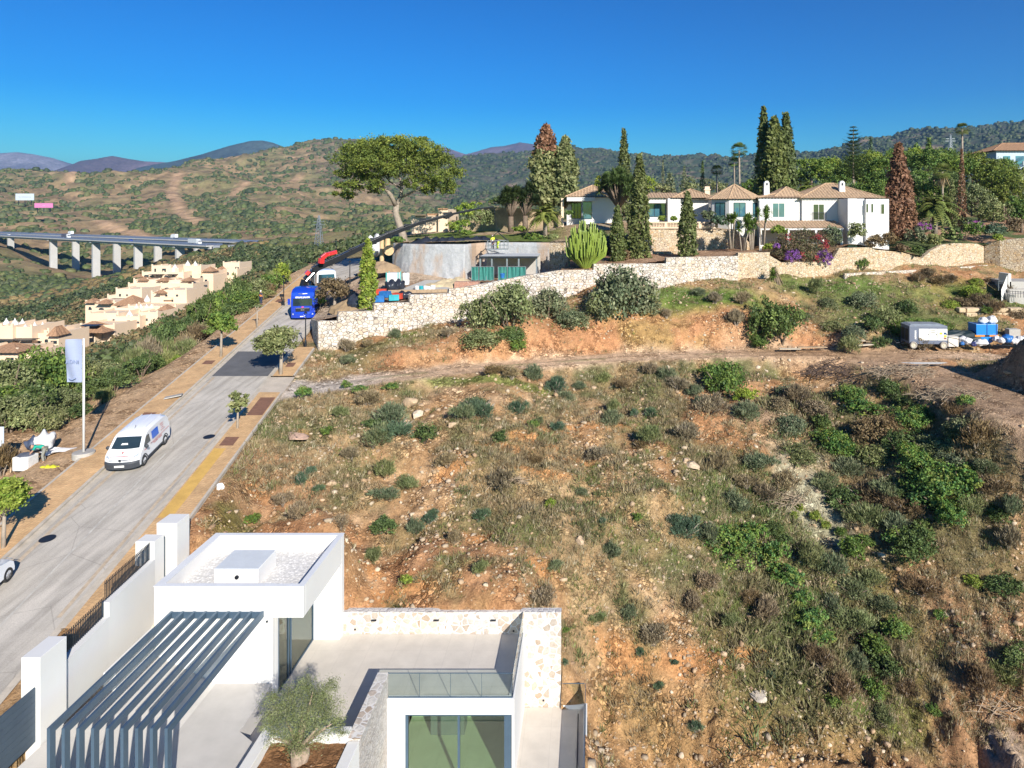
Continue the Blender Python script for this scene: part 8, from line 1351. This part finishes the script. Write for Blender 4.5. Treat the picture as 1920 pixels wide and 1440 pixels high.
for k, (px, py, Yv, a) in enumerate([(1528, 652, 69.8, .05), (1600, 640, 71.6, .1), (1640, 642, 71.6, -.12), (1617, 648, 70.8, .3), (1478, 655, 69.5, 0)]): scrap('scrap_board', ['long thin timber board along the upper edge of the track', 'pale board on the rubble by the bank', 'brown tilted board on the rubble', 'broken board in the rubble near the compressor', 'small pale panel lying beside the track'][k], 'board', px, py, Yv, lambda mb: mb.box(-(1.8 if k < 1 else .9), 1.2, -.25, .25, .03, .10), WOOD if k in (0, 2) else simple('pale_board', (.55, .47, .36), .85, var=.15), a)
scrap('puddle', 'pale milky puddle on the track below the compressor', 'puddle', 1735, 682, 63.6, lambda mb: mb.add([(1.9*math.cos(a)*(1+.25*math.sin(3*a)), .55*math.sin(a)*(1+.3*math.cos(2*a)), .06) for a in np.linspace(0, 6.1, 22)], [tuple(range(22))]), simple('milky_slurry', (.62, .60, .56), .35, var=.12, scale=2))
def brush(px, py, Yv, rx_, rz_, label, mat, n=240, y0=20):
    p = gp(px, py, y0) if Yv is None else P(px, py, Yv); t = thing('brush_pile', label, 'branches', p); mb = MB(); rd = random.Random(px)
    for k in range(n):
        a = rd.uniform(0, 6.28); q = math.sqrt(rd.random())*rx_; c = Vector((math.cos(a)*q, math.sin(a)*q*.5, rz_*(1-(q/rx_)**2)*rd.random()+.05)); d = Vector((rd.uniform(-1, 1), rd.uniform(-.7, .7), rd.uniform(-.25, .45))).normalized()*rd.uniform(.3, .85); b = Vector((rd.uniform(-.2, .2), rd.uniform(-.2, .2), rd.uniform(-.05, .2))); mb.tube([c-d, c+b*.6, c+d], [.028, .02, .006], 4, False)
    mb.build('branches', mat, t); return t
TW = simple('dark_twigs', (.13, .09, .07), .9, var=.4, bmp=.3); TW2 = simple('straw_twigs', (.34, .26, .18), .9, var=.3, bmp=.3)
brush(1565, 700, None, 3.3, 1.3, 'dark tangled pile of cut branches at the track edge', TW, 380); brush(1690, 700, None, 3.2, .8, 'straw-coloured scattered branches beside the dark pile', TW2, 240); brush(1780, 745, None, 3.0, .7, 'thin brown branches at the foot of the spoil slope', TW2, 160); brush(1870, 1330, None, 1.6, .6, 'bare pale branches low in the brown earth', TW2, 60); brush(1455, 940, None, 2.2, .6, 'grey dry twigs beside the pale clay patch', TW2, 140); brush(950, 905, None, 1.1, .5, 'small grey dead twig heap in the middle of the slope', TW2, 60)
# ---------------------------------------------------------------- cream apartment village
def zt_(y, Yv): return -(y-HY)*Yv/F
def apartment(label, Yv, boxes, roofs=(), wins=(), domes=(), pergolas=()):
    x0 = XY(boxes[0][0], Yv); t = thing('apartment_block', label, 'building', (x0, Yv, zt_(boxes[0][3], Yv)), group=None); m = MB(); mr = MB()
    for i, (a, b, yt, yb, *r) in enumerate(boxes):
        dy = r[0] if r else 0; dep = r[1] if len(r) > 1 else 11; y_ = Yv+dy; xa, xb, z1, z0 = XY(a, y_), XY(b, y_), zt_(yt, y_), zt_(yb, y_)-5; m.box(xa, xb, y_, y_+dep, z0, z1)
        if not (len(r) > 2 and r[2] == 0):
            m.box(xa, xb, y_-.02, y_+.25, z1, z1+.45); m.box(xa, xa+.25, y_+.25, y_+dep, z1, z1+.45); m.box(xb-.25, xb, y_+.25, y_+dep, z1, z1+.45)
            for c in (xa, (xa+xb)/2, xb-.5): m.box(c, c+.5, y_-.03, y_+.4, z1+.45, z1+1.0)
    m.build('wall', PEACH, t, rel=True); rw = random.Random(int(boxes[0][0])+7)
    for i, (a, b, yt, yb, *r) in enumerate(boxes):
        dy = r[0] if r else 0; y_ = Yv+dy; xa, xb, z1, z0 = XY(a, y_), XY(b, y_), zt_(yt, y_), zt_(yb, y_); z = z1-2.3
        while z > z0+.6:
            x = xa+1.2
            while x < xb-1.6:
                if rw.random() < .55: ww = rw.choice([.7, 1.0, 1.6]); MB().box(x, x+ww, y_-.06, y_+.1, z, z+rw.choice([1.0, 1.2, 1.9])*.8).build('window', WIN, t, rel=True)
                x += rw.uniform(2.4, 4.2)
            if rw.random() < .5 and xb-xa > 8: q = rw.uniform(.2, .6); MB().box(xa+(xb-xa)*q, xa+(xb-xa)*(q+.3), y_-1.3, y_-.02, z-.5, z+.2).build('balcony', PEACH, t, rel=True)
            z -= 3.0
    for a, b, ye, rise, *r in roofs:
        y_ = Yv+(r[0] if r else 0)-.05; h = hip(XY(a, y_), XY(b, y_), y_-.4, y_+(r[1] if len(r) > 1 else 4), zt_(ye, y_), rise, .2, 1.0); h.build('roof', TERRA, t, rel=True)
    for a, b, yt, yb, *r in wins:
        y_ = Yv+(r[0] if r else 0)-.04; xa, xb, z1, z0 = XY(a, y_), XY(b, y_), zt_(yt, y_), zt_(yb, y_); g = MB(); n = 5; rr = (xb-xa)/2; pr = [(xa, z0), (xb, z0), (xb, z1-rr*.6)]+[(xa+rr+rr*math.cos(math.pi*k/n), z1-rr*.6+rr*.6*math.sin(math.pi*k/n)) for k in range(1, n)]+[(xa, z1-rr*.6)]; g.prism(pr, y_-.05, y_+.3, 'y'); g.build('window', WIN, t, rel=True)
    for a, yb in domes: y_ = Yv+3; g = MB(); g.lathe((XY(a, y_), y_, zt_(yb, y_)-1), [(1.1, 0), (1.1, 1.4), (.8, 2.1), (.2, 3.0), (.05, 3.5)], 10); g.build('dome_chimney', WHITE2, t, rel=True)
    for a, b, yt, yb in pergolas: y_ = Yv-3; g = MB(); g.box(XY(a, y_), XY(b, y_), y_, y_+3, zt_(yt, y_)-.15, zt_(yt, y_)); g.build('pergola', DARKM, t, rel=True)
apartment('farthest peach apartment block of the village, half hidden by green bushes', 300, [(404,445,506,520), (418,449,494,508,2)], [(410,418,504,.8)], [(416,421,511,515), (424,429,510,515)])
apartment('peach apartment block with tower and sloped roof, second from the far end', 287, [(344,400,518,536), (344,377,500,520,1), (377,400,510,520,2)], [(380,400,509,1.8,1)], [(348,352,516,521), (356,360,516,521), (376,380,517,522), (358,366,524,529)], [(352,499), (366,500)])
apartment('tall peach apartment block with battlement tower below the viaduct', 282, [(266,344,512,534), (284,320,500,516,2), (320,335,507,516,2)], [(250,266,520,1.2,-1), (274,344,526,.8,-2)], [(270,275,516,521), (280,290,516,521), (292,300,516,521), (308,314,516,521), (322,328,516,521)], [(328,506)], [(278,300,515,520), (308,326,515,520)])
apartment('long peach terrace row with dark arched openings', 268, [(240,362,534,552), (250,300,526,536,3), (304,352,527,536,3)], [(258,276,526,1.2,2), (294,314,527,1.2,2), (340,360,527,1.2,2)], [(271,280,539,543.5), (284,293,539,543.5), (308,318,539,543.5), (322,332,539,543.5), (258,264,539,543), (345,351,540,544), (382,388,534,538)])
apartment('blank-walled peach block with small roof tanks left of the terrace row', 250, [(217,266,544,566), (201,232,556,570,1)], [(226,246,566,1.2,-4)], [(203,226,560,566)], (), [(203,230,561,566)]); apartment('plain tall peach block above the bushes on the right of the village', 236, [(300,350,546,580), (283,305,550,582,1)], [(290,310,550,1.2,-1)], [(310,314,552,556), (330,334,552,556), (322,325,562,566)], [(276,566)])
apartment('peach terraced houses with brown hipped roofs in the middle of the village', 236, [(160,215,568,585), (215,262,572,590,-2)], [(180,205,570,1.3,-2), (212,258,573,3.0,-3,8), (160,176,568,1.2,-1)], [(185,195,577,581), (166,172,577,581)]); apartment('white-edged peach block with round corner at the village centre', 222, [(215,300,580,602), (240,330,576,600,4)], [(296,316,582,1.5,-2)], [(300,305,586,590)], [(256,584), (264,584), (275,584), (284,584)])
apartment('long plain peach block with row of small arched windows in front', 212, [(167,222,590,620), (215,262,596,622,-1), (260,296,588,616,2)], (), [(232,237,604,608,-1), (240,245,603.5,607.5,-1), (248,253,603,607,-1), (256,261,602.5,606.5,-1), (195,197,600,604), (262,264,600,607,2), (218,228,588,592,2)], [(243,596)])
apartment('low peach house with brown roof beside the small cypress', 198, [(118,178,618,634), (150,215,612,640,3)], [(150,186,614,1.4,1), (156,196,624,1.5,-2), (120,135,618,1.0,-2)], [(158,162,630,634,-2)], (), [(146,180,611,616)]); apartment('peach block with tiled slope and white solar tanks, left of the banner', 180, [(59,110,628,656), (59,92,622,634,2)], [(92,108,630,2.2,-1)], [(84,90,636,642)], [(65,621), (80,621)], ())
apartment('peach block with dark pergola terraces at the left edge', 178, [(-40,60,616,648), (0,24,614,620,-1)], [(-10,32,660,1.2,-8)], [(10,18,644,650), (22,30,644,650)], [(12,614), (28,614), (42,615)], [(-20,24,638,644), (26,57,638,644)]); apartment('lowest peach roofs and white walls at the left edge above the bushes', 165, [(-60,33,660,690), (33,60,664,690,2)], [(-30,34,661,1.6,-1,7)], [(34,40,668,672)])
# ---------------------------------------------------------------- viaduct with traffic
VD = simple('viaduct_concrete', (.46, .45, .43), .85, var=.12, scale=.08, bmp=.2); VR = simple('blue_grey_parapet', (.16, .20, .30), .6, var=.15, scale=.2); ZV = -21.8
def deck(name, label, a, b, zd, piers, wd=11):
    A = Vector((XY(a[0], a[1]), a[1], zd)); B = Vector((XY(b[0], b[1]), b[1], zd)); d = (B-A).normalized(); sd = Vector((-d.y, d.x, 0)); 
    if sd.y < 0: sd = -sd
    t = thing('viaduct', label, 'bridge', A.lerp(B, .5)); m = MB(); m.bar(A+Vector((0, 0, -.4)), B+Vector((0, 0, -.4)), wd, .8); m.build('deck', VD, t, rel=True); m = MB(); m.bar(A+Vector((0, 0, -1.6))+sd*-2.5, B+Vector((0, 0, -1.6))+sd*-2.5, 1.4, 1.7); m.bar(A+Vector((0, 0, -1.6))+sd*2.5, B+Vector((0, 0, -1.6))+sd*2.5, 1.4, 1.7); m.build('girder', VD, t, rel=True)
    for s in (-1, 1):
        m = MB(); m.bar(A+sd*s*(wd/2-.2)+Vector((0, 0, .5)), B+sd*s*(wd/2-.2)+Vector((0, 0, .5)), .3, 1.0); m.build('parapet', VR, t, rel=True); m = MB(); m.bar(A+sd*s*(wd/2-.2)+Vector((0, 0, 1.35)), B+sd*s*(wd/2-.2)+Vector((0, 0, 1.35)), .12, .12); m.build('rail', CHR, t, rel=True)
    m = MB(); m.bar(A+Vector((0, 0, .02)), B+Vector((0, 0, .02)), wd-1.2, .06); m.build('carriageway', simple('motorway_asphalt', (.16, .17, .20), .8, var=.15, scale=.1), t, rel=True)
    for px in piers:
        u = (px-CX)/F; den = d.x-u*d.y; s_ = (u*A.y-A.x)/den; q = A+d*s_; zg = gz(q.x, q.y)-4; m = MB(); m.obox((q.x, q.y, (zd-2.6+zg)/2), (2.4, 5.4, zd-2.6-zg), math.atan2(d.y, d.x)); m.obox((q.x, q.y, zd-2.1), (2.8, 8.6, 1.0), math.atan2(d.y, d.x)); m.build('pier', VD, t, rel=True)
    return A, B, d, sd
NA = deck('viaduct', 'near motorway viaduct deck on tall rectangular concrete piers', (-60, 752), (402, 472), ZV, [100, 180, 259, 337]); FA = deck('viaduct', 'far motorway viaduct deck on piers behind the near one', (-60, 800), (480, 512), ZV+.6, [20, 142, 219, 296, 371])
def onroad(D, px, lat): A, B, d, sd = D; u = (px-CX)/F; s_ = (u*A.y-A.x)/(d.x-u*d.y); q = A+d*s_+sd*lat; q.z = A.z+.08; return q, math.atan2(d.y, d.x)
def lorry(D, px, lat, label, L, body, cabm, flip=1):
    q, a = onroad(D, px, lat); t = thing('motorway_lorry', label, 'lorry', q, a+(0 if flip > 0 else math.pi)); m = MB(); m.box(-L/2, L/2-2.6, -1.25, 1.25, 1.1, 4.0); m.build('trailer', body, t, bevel=.05); m = MB(); m.prism([(L/2-2.3, .6), (L/2-2.3, 3.7), (L/2-.6, 3.5), (L/2, 2.0), (L/2+.05, .6)], -1.22, 1.22, 'y'); m.build('cab', cabm, t, bevel=.05); m = MB(); m.box(L/2-.4, L/2+.02, -1.1, 1.1, 2.2, 3.0); m.build('windscreen', WIN, t)
    for x in (-L/2+1, -L/2+2.3, L/2-1.2):
        for y in (-1.1, 1.1): m = MB(); m.tube([(x, y-.15, .5), (x, y+.15, .5)], .5, 12); m.build('wheel', RUBBER, t)
lorry(NA, 372, -2.5, 'long grey-white lorry on the near viaduct deck', 14, simple('trailer_grey', (.55, .58, .60), .6), WP); lorry(NA, 130, -2.5, 'white lorry with dark trailer on the near viaduct deck', 13, simple('trailer_dark', (.10, .10, .14), .6), WP); lorry(FA, 322, 2.0, 'white box van on the far viaduct deck', 7, WP, WP, -1); lorry(FA, 128, 2.0, 'white van behind the dark trailer on the far viaduct deck', 6.5, WP, WP, -1)
for D, px, lat, lb in [(NA, 12, 2, 'car at the left end of the viaduct'), (FA, 60, -2, 'dark car on the far deck'), (NA, 240, 2, 'blue car in the middle of the near deck')]:
    q, a = onroad(D, px, lat); o = car(lb, q, a, 0, [WP, NAVY, BLUEP][['c', 'd', 'b'].index(lb[0])])
def ribbon(name, pts, wd, mat, dz):
    mb = MB(); Q = []
    for (a, b) in zip(pts[:-1], pts[1:]):
        for k in range(12): t = k/12; Q.append([a[i]+(b[i]-a[i])*t for i in range(3)])
    Q.append(pts[-1]); W_ = [P(*q) for q in Q]
    for i, p in enumerate(W_): d = (W_[min(i+1, len(W_)-1)]-W_[max(i-1, 0)]); d.z = 0; d.normalize(); s = Vector((-d.y, d.x, 0))*wd/2; mb.v += [tuple(p-s+Vector((0, 0, dz))), tuple(p+s+Vector((0, 0, dz))), tuple(p-s+Vector((0, 0, dz-3))), tuple(p+s+Vector((0, 0, dz-3)))]
    for i in range(len(W_)-1): a = 4*i; mb.f += [(a, a+1, a+5, a+4), (a+2, a, a+4, a+6), (a+1, a+3, a+7, a+5)]
    return mb.build(name, mat)
o = ribbon('motorway', [(402,462,472), (440,461,476), (500,461,478), (560,462,480), (620,463,490), (660,466,500)], 12, simple('motorway_grey', (.24, .25, .27), .8, var=.15, scale=.1), .6); tag(o, kind='structure'); o = ribbon('motorway', [(478,455,512), (520,457,508), (580,459,512), (660,462,530)], 12, MATS['motorway_grey'], .6); tag(o, kind='structure')
# billboards, pylons
def board(px0, px1, y0, y1, Yv, col, label, text, tm):
    t = thing('billboard', label, 'billboard', P((px0+px1)/2, y1+3, Yv)); b0 = t.location; x0, x1, z0, z1 = XY(px0, Yv), XY(px1, Yv), zt_(y1, Yv), zt_(y0, Yv); m = MB(); m.box(x0, x1, Yv, Yv+.6, z0, z1); m.build('panel', simple('panel_'+label[:4], col, .6, var=.04, scale=.1), t, rel=True); m = MB()
    for f_ in (.15, .5, .85): x = x0+(x1-x0)*f_; m.box(x-.3, x+.3, Yv+.2, Yv+.8, z0-6, z0)
    m.build('leg', DARKM, t, rel=True); o = lettering(text, (z1-z0)*.20, tm); o.data.transform(T3((x0+x1)/2-b0.x, Yv-.15-b0.y, (z0+z1)/2-b0.z) @ MYl); adopt(o, t)
board(29, 63.5, 363, 375.5, 900, (.50, .56, .62), 'white billboard with a line of grey lettering on the hillside', 'Your Costa Residences', simple('grey_ink', (.3, .33, .36), .6)); board(64.5, 99, 381, 389.5, 880, (.62, .20, .40), 'pink billboard just below the white one', 'Costa', simple('pale_pink_ink', (.85, .62, .75), .6))
def pylon(px, yt, yb, Yv, label, w_):
    t = thing('electricity_pylon', label, 'pylon', P(px, yb, Yv)); H = (yb-yt)*Yv/F; m = MB(); r = lambda z: w_*(1-z/H)**.8+.25; L = 10; zs = [H*(1-(1-k/L)**1.15) for k in range(L+1)]; th = .055*Yv/100
    for k in range(L):
        for s1, s2 in ((1, 1), (1, -1), (-1, 1), (-1, -1)): a, b = r(zs[k]), r(zs[k+1]); m.bar((s1*a, s2*a, zs[k]), (s1*b, s2*b, zs[k+1]), th, th)
        for s2 in (1, -1): a, b = r(zs[k]), r(zs[k+1]); m.bar((-a, s2*a, zs[k]), (b, s2*b, zs[k+1]), th*.7, th*.7); m.bar((a, s2*a, zs[k]), (-b, s2*b, zs[k+1]), th*.7, th*.7)
    m.build('lattice', STEEL, t); m = MB()
    for z, l in ((H*.74, 3.8), (H*.83, 3.2)): m.bar((-l, 0, z), (l, 0, z), th, th)
    m.build('crossarm', STEEL, t)
pylon(598, 404, 470, 430, 'steel lattice pylon standing beyond the road behind the crane', 2.0); pylon(1782, 252, 300, 520, 'white lattice pylon on the hill behind the grove', 1.6)
# ---------------------------------------------------------------- far scrub (nobody could count it)
def scrub():
    g = np.random.default_rng(5); n = 170000; Y = 66*np.exp(g.random(n)*math.log(4000/66)); px = -160+2180*g.random(n); X = (px-CX)*Y/F; lx, rx = road_x(Y)
    d = fbm(X, Y, 70, 3, 400); d2 = fbm(X, Y, 24, 3, 401); pr = sm(.40, .62, d*.6+d2*.4)*.85+.06; near_ok = (Y > 150) | (X < lx-9); left_hill = (px < 860) & (Y > 600); pr = np.where(left_hill, sm(.47, .60, d*.5+d2*.5)*.9+.05, pr); pr = np.where((px < 560) & (Y < 560), .75+.25*d2, pr); mt = ((px > 840) & (Y > 1200)); pr = np.where(mt, .75*sm(.3, .5, d)+.2, pr)
    pr = np.where((Y > 430) & (Y < 700) & (px > 380) & (px < 660), pr*.45, pr); pr = np.where((Y > 500) & (px > 640) & (Y < 1200), np.minimum(pr+.3, 1), pr)
    k = (g.random(n) < pr) & near_ok & ~((Y < 150) & (px > 560)) & ~((Y > 150) & (Y < 320) & (px < 460) & (px > -60) & (g.random(n) < .55)) & ~((Y < 135) & (px > 600))
    for line in [[(333,315,1500),(322,345,1350),(330,365,1230),(345,400,1050),(368,428,880)],[(60,388,960),(110,395,980),(170,410,960),(230,430,850),(270,443,780)]]: L = np.array([((a-CX)*q/F, q, 0) for a, b, q in line]); k &= near_line(X, Y, L)[0] > 14
    # stay clear of the built places: apartments and motorway
    ap = (Y > 160) & (Y < 315) & (px > -60) & (px < 452); yy = np.interp(px, [-60, 60, 150, 260, 350, 452], [172, 186, 215, 262, 292, 305]); k &= ~(ap & (np.abs(Y-yy) < 26+0*Y) & (px < 450))
    for D in (NA, FA): L = np.array([[D[0].x, D[0].y, 0], [D[1].x, D[1].y, 0]]); k &= near_line(X, Y, L)[0] > np.where(Y > 0, 9, 0)
    k &= ~((px > 380) & (px < 680) & (Y > 462) & (Y < 530) & (g.random(n) < .9))
    X, Y, px = X[k], Y[k], px[k]; n = len(X); Z = G(X, Y); S = (.5+.0027*np.minimum(Y, 900)+.0010*np.maximum(Y-900, 0))*np.minimum(np.exp(g.normal(size=n)*.42), 2.0)
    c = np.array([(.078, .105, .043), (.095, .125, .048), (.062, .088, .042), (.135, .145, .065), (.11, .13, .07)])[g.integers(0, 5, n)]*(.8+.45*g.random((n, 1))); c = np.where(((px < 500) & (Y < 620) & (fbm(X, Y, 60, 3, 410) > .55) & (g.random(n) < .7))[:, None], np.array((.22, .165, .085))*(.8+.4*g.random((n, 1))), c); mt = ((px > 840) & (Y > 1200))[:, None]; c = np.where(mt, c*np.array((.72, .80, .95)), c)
    nb_ = Y < 430; bx, by, bz, bs, bc = X[nb_], Y[nb_], Z[nb_], S[nb_]*1.25, c[nb_]; per = 46; q = np.repeat(np.arange(len(bx)), per); dd = g.normal(size=(len(q), 3)); dd /= np.linalg.norm(dd, axis=1)[:, None]; dd[:, 2] = abs(dd[:, 2])*.9-.1
    lump = 1+.35*np.sin(dd[:, 0]*4+q)+.25*np.sin(dd[:, 1]*5+q*2); C0 = np.stack([bx, by, bz], 1)[q]+dd*(bs[q]*lump*(.6+.4*g.random(len(q))**.5))[:, None]*np.array([1.15, 1.15, 1.0]); cc = bc[q]*(.65+.7*g.random((len(q), 1)))
    V_, F_, C_ = leaves(C0, bs[q]*(.34+.3*g.random(len(q))), dd, cc, g, .2, .7); o = npmesh('scrubland', V_, F_, LEAF, C_); tag(o, 'leafy mixed scrub on the near valley side left of the road', 'scrub', kind='stuff'); print('leafy', len(bx))
    X, Y, Z, S, c, px = X[~nb_], Y[~nb_], Z[~nb_], S[~nb_], c[~nb_], px[~nb_]; n = len(X)
    m = 6; a = np.arange(m)*6.2832/m; ring = lambda r, z, ph: np.stack([np.cos(a+ph)*r, np.sin(a+ph)*r, np.full(m, z)], 1); base = np.concatenate([ring(.85, -.35, 0), ring(1.0, .28, .5), ring(.62, .80, 0), [[0, 0, .98]]])
    V_ = base[None]*(1+.42*(g.random((n, 19, 1))-.5)+.0)*S[:, None, None]*np.stack([.8+.6*g.random(n), .8+.6*g.random(n), .62+.5*g.random(n)], 1)[:, None]; th = g.random(n)*6.28; ca, sa = np.cos(th)[:, None], np.sin(th)[:, None]; V_ = np.stack([V_[..., 0]*ca-V_[..., 1]*sa, V_[..., 0]*sa+V_[..., 1]*ca, V_[..., 2]], -1)+np.stack([X, Y, Z], 1)[:, None]
    F_ = []
    for r in (0, 6):
        for i in range(m): j = (i+1) % m; F_ += [(r+i, r+j, r+6+i), (r+j, r+6+j, r+6+i)]
    for i in range(m): F_.append((12+i, 12+(i+1) % m, 18))
    F_ = (np.array(F_)[None]+19*np.arange(n)[:, None, None]).reshape(-1, 3); C_ = np.repeat(c, 19, 0)*(.8+.4*g.random((n*19, 1))); o = npmesh('scrubland', V_.reshape(-1, 3), F_, LEAF, C_, smooth=False); tag(o, 'olive green scrub dotting the far hills and valley', 'scrub', kind='stuff'); print('scrub', n)
scrub()

# ---------------------------------------------------------------- air
hz = bpy.data.materials.new('haze'); hz.use_nodes = True; t = hz.node_tree; t.nodes.remove(t.nodes['Principled BSDF']); pv = t.nodes.new('ShaderNodeVolumePrincipled'); pv.inputs['Color'].default_value = (.34, .60, 1.0, 1); pv.inputs['Density'].default_value = .00008; pv.inputs['Anisotropy'].default_value = .2; t.links.new(pv.outputs[0], t.nodes['Material Output'].inputs['Volume'])
o = MB().box(-14000, 14000, -300, 12500, -900, 900).build('haze', hz); tag(o, 'thin blue air haze over the valley', 'haze', kind='stuff')
